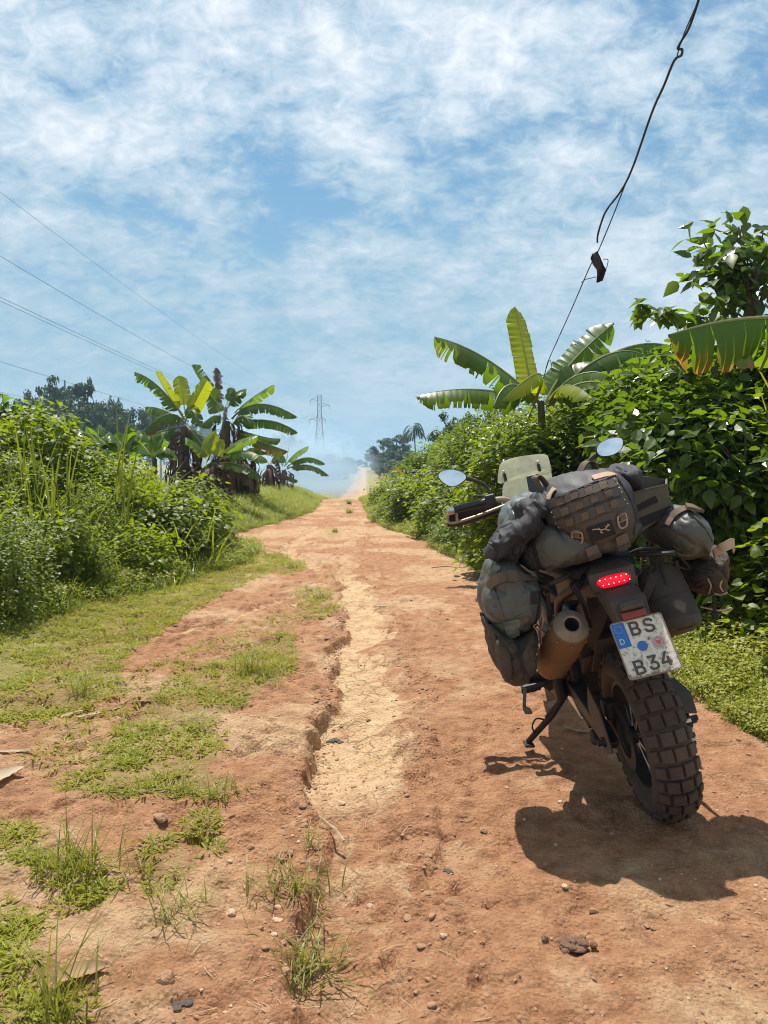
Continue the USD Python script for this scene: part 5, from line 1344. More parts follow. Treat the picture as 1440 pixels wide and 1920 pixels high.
def proto(name, label, cat, m, foliage, fm, st, group, sm=None):
    t = thing(name, label, cat, m, group)
    part("foliage", foliage, fm, t)
    if st is not None:
        part("stems", st, sm or M["twig"], t)
    return t


# left bank: its foot line and height
LB = np.array([(3.0, -3.9), (5.2, -3.55), (6.6, -3.30), (8.3, -2.85), (10.2, -2.50), (11.8, -2.35), (13.0, -2.6), (14.5, -3.5), (17, -5.0), (60, -9)])


def left_h(x, y):
    off = np.interp(y, LB[:, 0], LB[:, 1]) - x
    return (1 + .45 * fb(x * 1.0, y, .9, 3, 81)) * np.minimum(.50 + .55 * off, np.interp(y, [5, 7, 9, 10.5, 12, 13, 15, 18], [1.72, 1.70, 1.66, 1.48, 1.20, .90, .7, .7]) + .10 * off), off


def right_off(x, y):
    return x - np.interp(y, RE[:, 0], RE[:, 1])


def right_h(x, y):
    off = right_off(x, y)
    foot = np.interp(y, [2, 4, 6, 9, 14, 20, 26, 33], [1.0, .95, .75, .42, .30, .40, .65, .95])
    return np.clip((1 + .50 * fb(x * 1.0, y, .75, 3, 82)) * np.minimum(.15 + np.interp(y, [3, 7, 11, 20, 40], [1.9, 1.9, 1.5, .95, .8]) * (off - foot), np.interp(y, [3, 6, 9, 13, 22, 30, 38, 60], [2.2, 2.3, 2.3, 2.25, 2.2, 1.6, 1.3, 1.3])), 0, 9), off - foot


protos = {}
G_L, G_R = "bushes of the thicket across the road from the motorcycle", "bushes of the thicket on the motorcycle's side of the road"


def spots(region, hfun, step, rng, cap):
    """Places for bushes: the top of the thicket, and all of its face towards the road."""
    out = []
    (x0, x1), (y0, y1) = region
    y = y0
    while y < y1:
        st = step * (1 + .035 * max(0, y - 8))
        x = x0
        while x < x1:
            a, b = x + rng.uniform(-.4, .4) * st, y + rng.uniform(-.4, .4) * st
            h, off = hfun(np.array([a]), np.array([b])); h, off = float(h[0]), float(off[0])
            if off > 0 and abs(a) / b < .62 + .5 / b:
                g = float(ground_z([a], [b])[0])
                out.append((a, b, g + max(-.15, h - 1.08), off, h, g))
                if off < 1.9 and h > 1.35:
                    out.append((a + rng.uniform(-.1, .1), b - .1, g + max(-.1, h * .5 - .75), off, h, g))
            x += st
        y += st
    rng.shuffle(out)
    return [tuple(o) for o in out][:cap]


def fill(sp, kinds, rng):
    for (x, y, z, off, h, g) in sp:
        pr, slo, shi = kinds(x, y, z, off, h, rng)
        if pr is None:
            continue
        s = rng.uniform(slo, shi) * (1 + .012 * max(0, y - 8))
        m = mat4((x, y, z - .12 * s), rng.uniform(0, 6.28), s, (rng.normal(0, .12), rng.normal(0, .12)))
        if pr not in used:
            used.add(pr); pr.GetPrim().GetAttribute("xformOp:transform").Set(m)
        else:
            dup(pr, m)


used = set()
I = mat4((0, -30, 0))
v1 = proto("vine_bush", "mound of broad-leaved creeper in the thicket across the road from the motorcycle", "bush", I, vine_mesh(rng, 1250, .082, HEART), M["vine"], stems(rng, 9, .5, .8), G_L)
v2 = proto("leafy_shrub", "small-leaved shrub in the thicket across the road from the motorcycle", "shrub", I, vine_mesh(rng, 2600, .042, OVAL, .50, .85, .6, .3), M["vine"], stems(rng, 16, .45, .95), G_L)
v3 = proto("tall_grass_clump", "clump of tall arching grass in the thicket across the road from the motorcycle", "grass", I, blades(rng, 120, (0, 0, 0), 1.05, .16, .022, 1.5, 6, .22), M["reed"], None, G_L)
w1 = proto("thicket_bush", "leafy creeper bush in the thicket on the motorcycle's side of the road", "bush", I, vine_mesh(rng, 1350, .075, OVAL, .62, .80, .6, .4), M["bush"], stems(rng, 9, .5, .8), G_R)
w2 = proto("vine_bush", "mound of broad-leaved creeper in the thicket on the motorcycle's side of the road", "bush", I, vine_mesh(rng, 1150, .088, HEART, .60, .75), M["vine"], stems(rng, 9, .5, .8), G_R)
w3 = proto("leafy_shrub", "small-leaved shrub at the foot of the thicket on the motorcycle's side of the road", "shrub", I, vine_mesh(rng, 2400, .045, OVAL, .48, .55, .8, .3), M["vine"], stems(rng, 12, .4, .6), G_R)


def upright(rng, n, H, leaf, tmpl):
    """Stems standing up and leaning out, leaves along each."""
    st, P, Dd, Nn = [], [], [], []
    for k in range(n):
        a = rng.uniform(0, 6.28); o = np.array([math.cos(a), math.sin(a), 0]); h = H * rng.uniform(.55, 1.1)
        p = bez([o * .05 + [0, 0, -.4], o * .10 + [0, 0, h * .5], o * rng.uniform(.15, .45) + [0, 0, h]], 16)
        st.append(tube(p, [.006, .0025], 4))
        for i in range(5, 16):
            for q in range(2):
                b = a + i * 2.4 + q * 3.14 + rng.normal(0, .3); e = np.array([math.cos(b), math.sin(b), rng.uniform(-.35, .5)])
                P.append(p[i] + e * .02); Dd.append(e); Nn.append([e[0] * -.3, e[1] * -.3, 1.0])
    P, Dd, Nn = np.array(P), np.array(Dd), np.array(Nn) + rng.normal(0, .25, (len(P), 3))
    return leafcloud(P, Nn, Dd, leaf * rng.uniform(.5, 1.25, len(P)), *tmpl), cat_(st)


f_, s_ = upright(rng, 9, 1.25, .085, OVAL)
v4 = proto("upright_weed", "upright leafy weed standing out of the thicket across the road from the motorcycle", "weed", I, f_, M["vine"], s_, G_L)
f_, s_ = upright(rng, 8, 1.35, .10, OVAL)
w4 = proto("upright_weed", "upright leafy weed standing out of the thicket on the motorcycle's side of the road", "weed", I, f_, M["bush"], s_, G_R)


w5 = proto("tall_grass_clump", "clump of arching grass growing through the thicket on the motorcycle's side of the road", "grass", I, blades(rng, 90, (0, 0, 0), 1.0, .15, .022, 1.6, 6, .25), M["reed"], None, G_R)


def left_kind(x, y, z, off, h, rng):
    r = rng.random()
    tall = off > .6 and y < 12
    if (tall and r < .36) or r < .07:
        return v3, .95, 1.35
    if off < .8 and r < .28:
        return v2, .6, 1.05
    if rng.random() < .24:
        return v4, .7, 1.05
    return (v1, .65, 1.2) if r < .80 else (v2, .7, 1.25)


fill(spots(((-9.5, -2.3), (4.6, 14.5)), left_h, .50, rng, 330), left_kind, rng)


def right_kind(x, y, z, off, h, rng):
    r = rng.random()
    if off < .45 and r < .5:
        return w3, .7, 1.1
    if rng.random() < .12 and y < 16:
        return w5, .8, 1.25
    if rng.random() < .28:
        return w4, .7, 1.2
    return (w1, .6, 1.2) if r < .6 else (w2, .6, 1.2)


fill(spots(((.2, 5.2), (3.4, 13.5)), right_h, .50, rng, 200), right_kind, rng)
fill(spots(((-1.5, 6.5), (13.5, 33)), right_h, .55, rng, 230), right_kind, rng)
for k, (a, b, y, sc) in enumerate(((985, 850, 9.3, 1.0), (1018, 838, 9.2, .9), (1050, 835, 9.1, 1.0), (1085, 815, 9.2, 1.0), (945, 858, 9.6, 1.0), (1120, 790, 9.4, 1.0), (1150, 760, 9.6, 1.0), (1040, 800, 10.2, .9), (975, 815, 10.3, .9), (1175, 745, 9.8, 1.0), (1095, 760, 10.3, .9))):
    p = at(a, b, y)
    dup((w1, w2, w4)[k % 3] if k % 3 < 2 else w1, mat4(p - [0, 0, .9 * sc], rng.uniform(0, 6.28), sc))
    dup((w2, w1)[k % 2], mat4(p - [rng.uniform(-.15, .15), .15, 1.55 * sc], rng.uniform(0, 6.28), sc))
# the few tallest grass stalks that stand clear of the thicket
for k, (px, top, y, h) in enumerate(((216, 758, 9.5, 1.2), (66, 770, 8.5, 1.3), (38, 780, 8.0, 1.1), (235, 838, 9.0, .9), (130, 800, 8.4, 1.0), (12, 790, 7.6, 1.1), (100, 805, 8.0, .9))):
    p = at(px, top, y); r2 = np.random.default_rng(60 + k)
    single("tall_grass_stalk", blades(r2, 7, (0, 0, 0), h, .03, .030, .35, 5, .05), M["reed"], "upright stalk of tall grass standing clear above the thicket across the road", "grass", "tall grass stalks above the thicket", m=mat4((p[0], y, p[2] - h)))


# ---- banana plants
def banana_leaf(base, mid, tip, width, hint=(0, 0, 1), fold=(.5, .5), tear=.5, dry=0.0, seed=0, petiole=.10):
    """Arched leaf: thick midrib and two halves torn into strips. Returns (blade, dryness per vertex, midrib)."""
    rg = np.random.default_rng(seed)
    base, mid, tip = (np.asarray(q, float) for q in (base, mid, tip))
    ctrl = 2 * mid - (base + tip) / 2
    n = 56; t = np.linspace(0, 1, n)
    p = (1 - t)[:, None] ** 2 * base + 2 * ((1 - t) * t)[:, None] * ctrl + t[:, None] ** 2 * tip
    T = nrm(np.gradient(p, axis=0)); h = np.asarray(hint, float)
    Nn = nrm(h - (T @ h)[:, None] * T); S = np.cross(T, Nn)
    L = np.linalg.norm(np.diff(p, axis=0), axis=1).sum()
    u = np.clip((t - petiole) / (1 - petiole), 0, 1)
    W = width / 2 * np.clip(u / .10, 0, 1) ** .6 * np.clip((1 - u) / .13, 0, 1) ** .55 * (1 - .18 * u)
    V, Fc, Dr, cnt = [], [], [], 0
    k0 = int(np.ceil(petiole * n))
    for sd, fo_ in ((1, fold[0]), (-1, fold[1])):
        i = k0
        while i < n - 1:
            ln = int(rg.integers(1, 4) if rg.random() < tear else rg.integers(4, 12)); j = min(n - 1, i + ln)
            dphi = rg.normal(0, .16) * (tear + .15); gap = rg.uniform(.0, .95) * tear
            idx = np.arange(i, j + 1); c = (i + j) / 2
            cols = []
            for q, (fr, bend) in enumerate(((0, 0), (.35, .10), (.70, .28), (1.0, .5))):
                ph = fo_ + dphi * fr + bend * .7 * fo_
                sh = idx + (c - idx) * gap * fr ** 2 - 1.6 * fr ** 1.5 * -.6
                pc_ = np.stack([np.interp(sh, np.arange(n), p[:, d]) for d in range(3)], 1)
                w_ = np.interp(sh, np.arange(n), W) * (1 - .06 * rg.random() * (fr == 1))
                dirv = S[idx] * sd * math.cos(ph) - Nn[idx] * math.sin(ph)
                ripple = .006 * np.sin(idx * 2.1 + sd) * fr
                cols.append(pc_ + dirv * (w_ * fr)[:, None] + Nn[idx] * ripple[:, None])
                Dr.append(np.full(len(idx), dry * (.3 + .95 * fr ** 1.5) * np.interp(c, [0, n], [.35, 1.45])))
            m = len(idx); V.append(np.concatenate(cols))
            for q in range(3):
                for a in range(m - 1):
                    A, B, C, Dd = cnt + q * m + a, cnt + q * m + a + 1, cnt + (q + 1) * m + a + 1, cnt + (q + 1) * m + a
                    Fc += [[A, B, C], [A, C, Dd]] if sd < 0 else [[A, C, B], [A, Dd, C]]
            cnt += 4 * m; i = j
    rib = tube(p[::3] - Nn[::3] * .004, np.interp(t[::3], [0, .1, 1], [.028, .020, .004]) * min(1.3, L / 1.6), 6)
    return (np.concatenate(V), np.array(Fc)), np.concatenate(Dr), rib


M["midrib"] = plain("banana_midrib", (.20, .22, .075), .5)


def banana(name, label, foot, stem_top, leaves, group=None, r=.10, skirt=0, seed=0, sheath=True):
    """leaves: (base, mid, tip pixels; distances of base, mid and tip; width; kind; fold; tear; dry)."""
    foot = np.asarray(foot, float); o = foot
    t = thing(name, label, "banana plant", mat4(foot), group)
    rg = np.random.default_rng(seed)
    if stem_top is not None:
        st = bez([foot - o + [0, 0, -.15], (foot + stem_top) / 2 - o + rg.normal(0, .03, 3), np.asarray(stem_top) - o], 12)
        part("trunk", tube(st, [r * 1.25, r, r * .7], 10), M["stem"], t, smooth=50)
    for k, (b, m, e, db, dm, de, w, kind, hint, fold, tear, dry) in enumerate(leaves):
        hv = {"u": (0, .0, 1), "c": (.15, -1, .45), "s": (-.5, .2, 1), "l": (-1, -.5, .3), "r": (1, -.5, .3)}[hint]
        bl_, dr, rib = banana_leaf(at(*b, db) - o, at(*m, dm) - o, at(*e, de) - o, w, hv, fold, tear, dry, seed * 50 + k)
        mt = {"g": M["banana"], "y": M["banana_young"], "d": M["deadleaf"]}[kind]
        lf = part("leaf", bl_, mt, t, cols={"dry": dr}, smooth=True, label={"y": "fresh yellow-green leaf", "d": "dead brown leaf"}.get(kind))
        if kind != "d":
            part("midrib", rib, M["midrib"], lf, smooth=50)
    if skirt:
        vs = []
        for k in range(skirt):
            a = rg.uniform(0, 6.28); z1 = (stem_top[2] - foot[2]) * rg.uniform(.45, 1.0); Ls = min(z1 + .05, rg.uniform(.45, 1.35))
            q = np.array([math.cos(a), math.sin(a), 0]); rr = r + .03
            ax_ = np.interp(z1, [0, stem_top[2] - foot[2]], [0, 1]) * (np.asarray(stem_top) - foot) * [1, 1, 0]
            pts = [ax_ + q * rr + [0, 0, z1], ax_ + q * (rr + rg.uniform(.10, .32)) + [0, 0, z1 - .12], ax_ * .6 + q * (rr + rg.uniform(.12, .42)) + [0, 0, z1 - Ls * .6], ax_ * .3 + q * (rr + rg.uniform(.10, .40)) + [0, 0, z1 - Ls]]
            part("dead_leaf", ribbon(bez(np.array(pts) + rg.normal(0, .03, (4, 3)), 9), rg.uniform(.03, .17), np.cross(q, (0, 0, 1)) + rg.normal(0, .7, (9, 3)) * np.linspace(.1, 1, 9)[:, None], .004, None, (.35, 1, rg.uniform(.5, 1), rg.uniform(.2, .8), .05)), M["deadleaf"], t)
    return t


def ft(px, y):
    p = at(px, 900, y)
    return np.array([p[0], y, float(ground_z([p[0]], [y])[0])])


D = 9.6
banana("banana_plant", "tall banana plant with upright fresh leaf rising from the thicket beyond the motorcycle", ft(1028, D), at(1014, 752, D), [
    ((1002, 765), (986, 672), (965, 575), D, D + .1, D + .3, .36, "y", "c", (.35, .15), .05, 0),
    ((1003, 748), (910, 672), (814, 631), D, D - .5, D - .9, .56, "g", "u", (.95, .75), .75, .28),
    ((1000, 752), (890, 730), (779, 743), D, D - .2, D - .3, .52, "g", "u", (1.05, .6), .55, .22),
    ((1022, 758), (1068, 684), (1151, 606), D, D + .1, D + .2, .50, "g", "c", (.25, .45), .5, .15),
    ((1026, 762), (1085, 702), (1168, 712), D, D - .4, D - .7, .55, "g", "u", (.95, .8), .7, .2),
    ((1030, 750), (1165, 655), (1275, 655), D, D + .3, D + .4, .55, "g", "u", (1.0, .7), .3, .2),
    ((1035, 760), (1120, 690), (1180, 770), D, D - .2, D - .4, .52, "g", "c", (.3, .5), .5, .25),
    ((1030, 752), (1115, 690), (1130, 648), D, D + .3, D + .5, .36, "y", "c", (.3, .3), .1, .1),
    ((1000, 758), (1010, 700), (940, 752), D, D - .5, D - .9, .35, "y", "u", (.5, .9), .3, .1),
    ((1032, 752), (1130, 668), (1215, 668), D, D - .2, D - .3, .55, "g", "u", (.9, .8), .6, .2),
    ((1030, 758), (1110, 715), (1195, 760), D, D - .7, D - 1.0, .55, "g", "u", (.9, .8), .6, .25),
    ((1012, 756), (960, 720), (925, 765), D, D - .6, D - 1.0, .40, "g", "u", (.7, .9), .5, .2),
    ((1030, 756), (1060, 722), (1110, 745), D, D - .6, D - 1.1, .42, "y", "u", (.7, .7), .4, .2),
], r=.06, skirt=0, seed=1)
banana("banana_sucker", "young banana sucker with one pale upright leaf behind the upper mirror", ft(1112, 8.9), at(1112, 890, 8.9), [
    ((1112, 905), (1113, 852), (1107, 801), 8.9, 8.9, 9.0, .22, "y", "c", (.25, .15), .05, 0),
    ((1114, 900), (1135, 855), (1150, 865), 8.9, 8.8, 8.7, .24, "g", "u", (.6, .5), .3, .1),
    ((1110, 900), (1095, 865), (1083, 872), 8.9, 8.8, 8.7, .20, "g", "u", (.6, .5), .3, .4)], r=.04, seed=2)
banana("banana_plant", "banana plant beyond the picture's edge with one brown-edged frond reaching in under the tree", ft(1640, 5.6), at(1640, 690, 5.6), [
    ((1690, 640), (1470, 594), (1252, 628), 5.5, 5.25, 5.0, .80, "g", "u", (.95, 1.30), .80, .36),
    ((1640, 690), (1680, 560), (1720, 480), 5.6, 5.7, 5.9, .50, "g", "c", (.4, .4), .4, .2)], r=.10, seed=3)
D = 21.5
banana("banana_plant", "banana plant with torn leaves fanning widest over the creeper mound, foremost of its clump", ft(347, D), at(346, 800, D), [
    ((345, 785), (299, 726), (252, 697), D, D - .3, D - .6, .62, "g", "u", (.8, .8), .8, .2),
    ((343, 778), (312, 735), (291, 697), D, D, D, .55, "y", "l", (.3, .5), .15, .05),
    ((346, 768), (341, 732), (335, 704), D, D + .1, D + .2, .55, "y", "c", (.35, .35), .15, .05),
    ((349, 782), (371, 742), (388, 712), D, D - .2, D - .4, .62, "y", "c", (.2, .4), .1, .05),
    ((345, 793), (312, 777), (262, 815), D, D - .6, D - 1.0, .66, "g", "u", (1.0, .9), .6, .42),
    ((341, 790), (305, 768), (272, 763), D, D + .2, D + .4, .6, "g", "u", (.9, .8), .7, .3),
    ((350, 800), (373, 825), (386, 852), D, D - .5, D - .6, .55, "g", "c", (.5, .5), .5, .3),
    ((340, 800), (275, 818), (206, 852), D, D - .5, D - .9, .62, "g", "u", (.9, .7), .6, .35),
    ((346, 795), (360, 770), (372, 800), D, D - .3, D - .6, .5, "g", "c", (.6, .4), .4, .2),
    ((340, 805), (325, 822), (318, 850), D, D - .3, D - .4, .4, "d", "c", (.7, .7), .9, 0),
    ((350, 805), (362, 828), (366, 862), D, D - .3, D - .4, .4, "d", "c", (.7, .7), .9, 0),
], "banana plants of the clump across the road", r=.15, skirt=60, seed=4)
D = 23
banana("banana_plant", "tallest banana plant of the clump, with wide leaves reaching over the road", ft(425, D), at(424, 790, D), [
    ((415, 765), (381, 722), (359, 684), D, D + .2, D + .4, .6, "g", "l", (.6, .6), .6, .15),
    ((410, 760), (408, 722), (405, 689), D, D + .3, D + .4, .5, "d", "c", (.6, .7), .95, 0),
    ((414, 780), (399, 750), (388, 730), D, D + .2, D + .3, .6, "g", "c", (.4, .4), .3, .1),
    ((440, 774), (474, 745), (514, 720), D, D - .1, D - .2, .62, "g", "s", (.4, .6), .35, .12),
    ((435, 785), (487, 757), (558, 782), D, D - .5, D - .8, .66, "g", "u", (.95, .8), .55, .2),
    ((436, 795), (503, 788), (559, 811), D, D - .2, D - .4, .60, "g", "u", (.95, .8), .6, .3),
    ((425, 768), (441, 738), (462, 729), D, D + .3, D + .5, .55, "g", "u", (.8, .6), .5, .15),
    ((428, 765), (447, 742), (456, 748), D, D + .1, D + .2, .5, "g", "c", (.5, .5), .5, .15),
    ((424, 755), (421, 786), (417, 832), D, D - .6, D - .7, .42, "d", "c", (.9, .9), .9, 0),
    ((418, 785), (400, 780), (375, 800), D, D - .3, D - .5, .6, "g", "u", (.9, .8), .5, .2),
    ((430, 800), (490, 818), (526, 822), D, D + .2, D + .3, .55, "g", "u", (.8, .8), .5, .3),
    ((430, 805), (490, 828), (540, 846), D, D - .2, D - .2, .55, "g", "u", (.9, .9), .8, .62),
    ((432, 800), (455, 780), (470, 800), D, D - .6, D - .9, .6, "g", "c", (.6, .5), .4, .2),
    ((425, 760), (432, 735), (428, 752), D, D, D - .2, .4, "g", "c", (.5, .5), .5, .2),
], "banana plants of the clump across the road", r=.16, skirt=70, seed=5)
D = 20.3
banana("banana_plant", "lower banana plant of the clump with a skirt of dead brown leaves", ft(400, D), at(399, 868, D), [
    ((399, 858), (389, 836), (405, 809), D, D, D + .1, .5, "y", "c", (.2, .5), .1, .05),
    ((412, 855), (445, 828), (484, 816), D, D - .2, D - .3, .55, "g", "s", (.5, .6), .3, .1),
    ((412, 862), (458, 845), (502, 866), D, D - .5, D - .7, .55, "g", "u", (.6, .9), .45, .1),
    ((412, 868), (452, 872), (492, 895), D, D - .6, D - .8, .55, "g", "u", (.55, .8), .5, .12),
    ((414, 872), (452, 882), (468, 912), D, D - .4, D - .5, .5, "d", "u", (.9, .9), .9, 0),
    ((402, 858), (410, 838), (411, 822), D, D + .1, D + .2, .4, "y", "c", (.4, .4), .2, 0),
    ((394, 862), (372, 835), (348, 820), D, D - .1, D - .2, .5, "g", "u", (.7, .6), .5, .2),
    ((395, 870), (385, 880), (382, 925), D, D - .3, D - .4, .35, "g", "c", (.8, .8), .5, .2),
    ((404, 872), (398, 885), (401, 940), D, D - .4, D - .5, .40, "d", "c", (.8, .8), .9, 0),
], "banana plants of the clump across the road", r=.14, skirt=110, seed=6)
banana("banana_plant", "stout banana plant at the back of the clump, mostly hidden by dead leaves", ft(455, 23.6), at(455, 860, 23.6), [
    ((455, 862), (470, 840), (500, 850), 23.6, 23.4, 23.2, .5, "g", "u", (.8, .7), .5, .3),
    ((455, 865), (462, 880), (470, 925), 23.6, 23.2, 23.0, .5, "d", "c", (.8, .7), .9, 0)], "banana plants of the clump across the road", r=.16, skirt=80, seed=7)
D = 35
banana("banana_plant", "small lone banana plant standing clear beside the smoke", ft(531, D), at(533, 882, D), [
    ((536, 872), (555, 849), (579, 836), D, D, D + .2, .62, "g", "s", (.4, .6), .4, .15),
    ((538, 876), (574, 858), (610, 870), D, D - .3, D - .5, .60, "g", "u", (.9, .7), .6, .15),
    ((538, 879), (578, 872), (617, 892), D, D - .5, D - .7, .60, "g", "u", (.9, .7), .6, .15),
    ((530, 874), (515, 848), (492, 848), D, D - .3, D - .5, .60, "g", "u", (.9, .8), .7, .5),
    ((532, 872), (528, 858), (520, 846), D, D, D + .2, .5, "g", "c", (.5, .5), .5, .2),
    ((531, 890), (548, 896), (559, 902), D, D - .2, D - .3, .5, "g", "u", (.7, .7), .4, .2),
    ((530, 890), (515, 893), (503, 905), D, D - .2, D - .3, .5, "d", "u", (.9, .9), .8, 0),
    ((533, 876), (538, 858), (541, 838), D, D + .1, D + .3, .22, "g", "c", (1.2, 1.2), 0, 0),
], r=.15, skirt=16, seed=8)
banana("banana_plant", "dry-leaved banana plant between the clump and the small lone one", ft(505, 31), at(505, 872, 31), [
    ((505, 875), (520, 862), (528, 900), 31, 30.8, 30.6, .5, "d", "u", (.9, .9), .9, 0),
    ((505, 872), (490, 855), (470, 862), 31, 30.8, 30.6, .55, "g", "u", (.9, .8), .6, .4),
    ((505, 875), (500, 888), (496, 922), 31, 30.6, 30.5, .5, "d", "c", (.9, .9), .9, 0),
    ((506, 872), (518, 850), (533, 846), 31, 31, 31, .5, "g", "u", (.8, .8), .6, .2)], r=.15, skirt=22, seed=9)
for k, (px, py, y, sp) in enumerate(((135, 838, 15.5, 1.0), (185, 842, 16, .8), (236, 850, 17, .9), (62, 812, 15, .9), (290, 860, 18.5, .8), (8, 790, 14, .8))):
    rg = np.random.default_rng(90 + k); lv_ = []
    for q in range(7):
        a = (q - 3) * .42 + rg.normal(0, .12); Lp = 62 * sp * rg.uniform(.75, 1.15)
        up = abs(a) < .55
        tipx, tipy = px + math.sin(a) * Lp, py - math.cos(a) * Lp * (1.0 if up else .75)
        midx, midy = px + math.sin(a) * Lp * .5, py - math.cos(a) * Lp * .5 - (0 if up else 12)
        if not up:
            tipy += 14
        lv_.append(((px, py), (midx, midy), (tipx, tipy), y, y - rg.uniform(-.3, .4), y - rg.uniform(-.5, .8), .46 * sp + .08, "g", "c" if up else "u", (.6, .6), .4, .2))
    banana("banana_plant", "young banana plant rising out of the tall grass below the distant trees", ft(px, y), at(px, py, y), lv_, "young banana plants in the tall grass", r=.08, seed=30 + k)
banana("banana_plant", "small banana plant low in the thicket beside the bend of the road", ft(775, 24), at(775, 905, 24), [
    ((776, 905), (765, 880), (740, 872), 24, 23.8, 23.6, .42, "g", "u", (.7, .6), .4, .5),
    ((777, 903), (772, 880), (757, 860), 24, 24, 24, .42, "g", "l", (.5, .5), .3, .2),
    ((779, 902), (786, 880), (792, 859), 24, 24, 24.1, .42, "y", "c", (.3, .3), .1, 0)], r=.06, seed=40)

# ---- the big-leaved tree and its dark understorey
rg = np.random.default_rng(77)
TY = 6.9
foot = np.array([at(1408, 900, TY)[0], TY, 0.0]); foot[2] = float(ground_z([foot[0]], [TY])[0])
tree = thing("broad_leaved_tree", "tall tree with large drooping leaves standing over the brown-edged banana frond", "tree", mat4(foot))
trunk = bez([foot + [0, 0, -.2], at(1392, 850, TY), at(1402, 700, TY), at(1412, 560, TY), at(1425, 470, TY)], 16)
part("trunk", tube(trunk - foot, [.085, .07, .055, .02], 10), M["bark"], tree, smooth=50)
ends = [(1300, 480), (1318, 450), (1340, 430), (1385, 425), (1430, 440), (1470, 430), (1520, 450), (1310, 520), (1360, 470), (1400, 480), (1450, 500), (1345, 540), (1385, 530), (1420, 560), (1480, 540), (1550, 500), (1330, 590), (1370, 590)]
leafP, leafD = [], []
for k, (a, b) in enumerate(ends):
    e = at(a, b, TY + rg.uniform(-.5, .5)); s0 = trunk[rg.integers(8, 15)]
    q = bez([s0, (s0 + e) / 2 + [0, 0, .06], e], 9)
    part("limb", tube(q - foot, [.018, .006], 6), M["bark"], tree, smooth=50)
    for j in range(29):
        c = q[rg.integers(3, 9)]; leafP.append(c + rg.normal(0, .085, 3)); leafD.append(nrm(c - s0) * .6 + [0, 0, -.75] + rg.normal(0, .35, 3))
bq = bez([trunk[9], at(1330, 600, TY - .2), at(1262, 588, TY - .4), at(1195, 572, TY - .5)], 22)
part("limb", tube(bq - foot, [.016, .004], 6), M["bark"], tree, smooth=50)
for j in range(64):
    i_ = rg.integers(7, 22); leafP.append(bq[i_] + rg.normal(0, .035, 3)); leafD.append(np.array([-.25, -.2, -1]) + rg.normal(0, .3, 3))
leafP, leafD = np.array(leafP), np.array(leafD)
BIGLEAF = (np.array([[0, 0, 0], [-.22, .16, .04], [-.33, .42, .05], [-.20, .74, .0], [0, 1.08, -.14], [.20, .74, .0], [.33, .42, .05], [.22, .16, .04], [0, .36, -.02], [0, .70, -.05]], float),
           np.array([[0, 8, 1], [1, 8, 2], [2, 8, 9], [2, 9, 3], [3, 9, 4], [4, 9, 5], [5, 9, 6], [9, 8, 6], [6, 8, 7], [7, 8, 0]]))
leafN = rg.normal(0, .55, leafP.shape) + [0, -.35, .75]
sizes = rg.uniform(.10, .175, len(leafP))
near_first = np.argsort(leafP[:, 1] - 2 * sizes + 4 * (leafP[:, 0] > 3.6))
lv_, lf_ = leafcloud(leafP - foot, leafN, leafD, sizes, *BIGLEAF)
lv_ = lv_.reshape(len(leafP), -1, 3)
for k in near_first[:290]:
    part("leaf", (lv_[k], BIGLEAF[1]), M["broad"], tree, smooth=True)
rest = near_first[290:]
part("foliage", cat_([(lv_[k], BIGLEAF[1]) for k in rest]), M["broad"], tree, kind="stuff")
# big-leaved saplings round its foot
sap = thing("sapling", "big-leaved sapling crowding the foot of the tall tree", "sapling", I, "saplings under the tall tree")
n = 420; d = nrm(rg.normal(0, 1, (n, 3))); Pp = d * rg.uniform(.3, 1, (n, 1)) ** .5 * [.42, .42, .55] + [0, 0, .2]
part("foliage", leafcloud(Pp, rg.normal(0, .5, (n, 3)) + d * .4 + [0, -.2, .8], d * .6 + [0, 0, -.5] + rg.normal(0, .4, (n, 3)), rg.uniform(.08, .155, n), *BIGLEAF), M["broad"], sap)
part("stems", stems(rg, 7, .3, .7, .009), M["bark"], sap)
first = True
for a, b, y in [(1200, 765, 8.2), (1225, 750, 8.0), (1255, 755, 7.6), (1290, 750, 7.6), (1330, 765, 7.4), (1370, 760, 7.6), (1420, 770, 7.4), (1225, 760, 7.6), (1270, 770, 7.0), (1320, 770, 6.8), (1370, 770, 6.9), (1425, 790, 6.8), (1205, 820, 7.2), (1250, 840, 6.6), (1300, 840, 6.4), (1350, 850, 6.4), (1410, 850, 6.4), (1180, 800, 8.0), (1165, 785, 8.6), (1440, 760, 7.9), (1320, 735, 8.0), (1360, 735, 7.9), (1420, 740, 7.8), (1215, 880, 6.6), (1280, 900, 6.0), (1340, 910, 5.9), (1400, 920, 5.8), (1440, 860, 6.2)]:
    p = at(a, b, y); m = mat4(p - [0, 0, .2], rg.uniform(0, 6.28), rg.uniform(.85, 1.2), (rg.normal(0, .15), rg.normal(0, .15)))
    if first:
        sap.GetAttribute("xformOp:transform").Set(m); first = False
    else:
        dup(sap, m)

for k, (a, b0, b1, y, r_) in enumerate(((1385, 960, 660, 6.6, .028), (1428, 980, 640, 6.5, .022), (1362, 930, 700, 6.8, .014), (1440, 940, 680, 6.7, .016), (1330, 900, 720, 7.0, .012))):
    p0_, p1_ = at(a, b0, y), at(a + rg.normal(0, 12), b1, y + .2)
    gz0 = np.array([p0_[0], y, float(ground_z([p0_[0]], [y])[0]) - .05])
    sgl = single("slender_trunk", tube(bez([gz0 - p0_, np.zeros(3), (p1_ - p0_) * .5 + rg.normal(0, .03, 3), p1_ - p0_], 14), [r_, r_ * .5], 7), M["bark"], "slender dark trunk standing among the saplings under the broad-leaved tree", "trunk", "slender trunks under the tall tree", m=mat4(p0_), smooth=50)

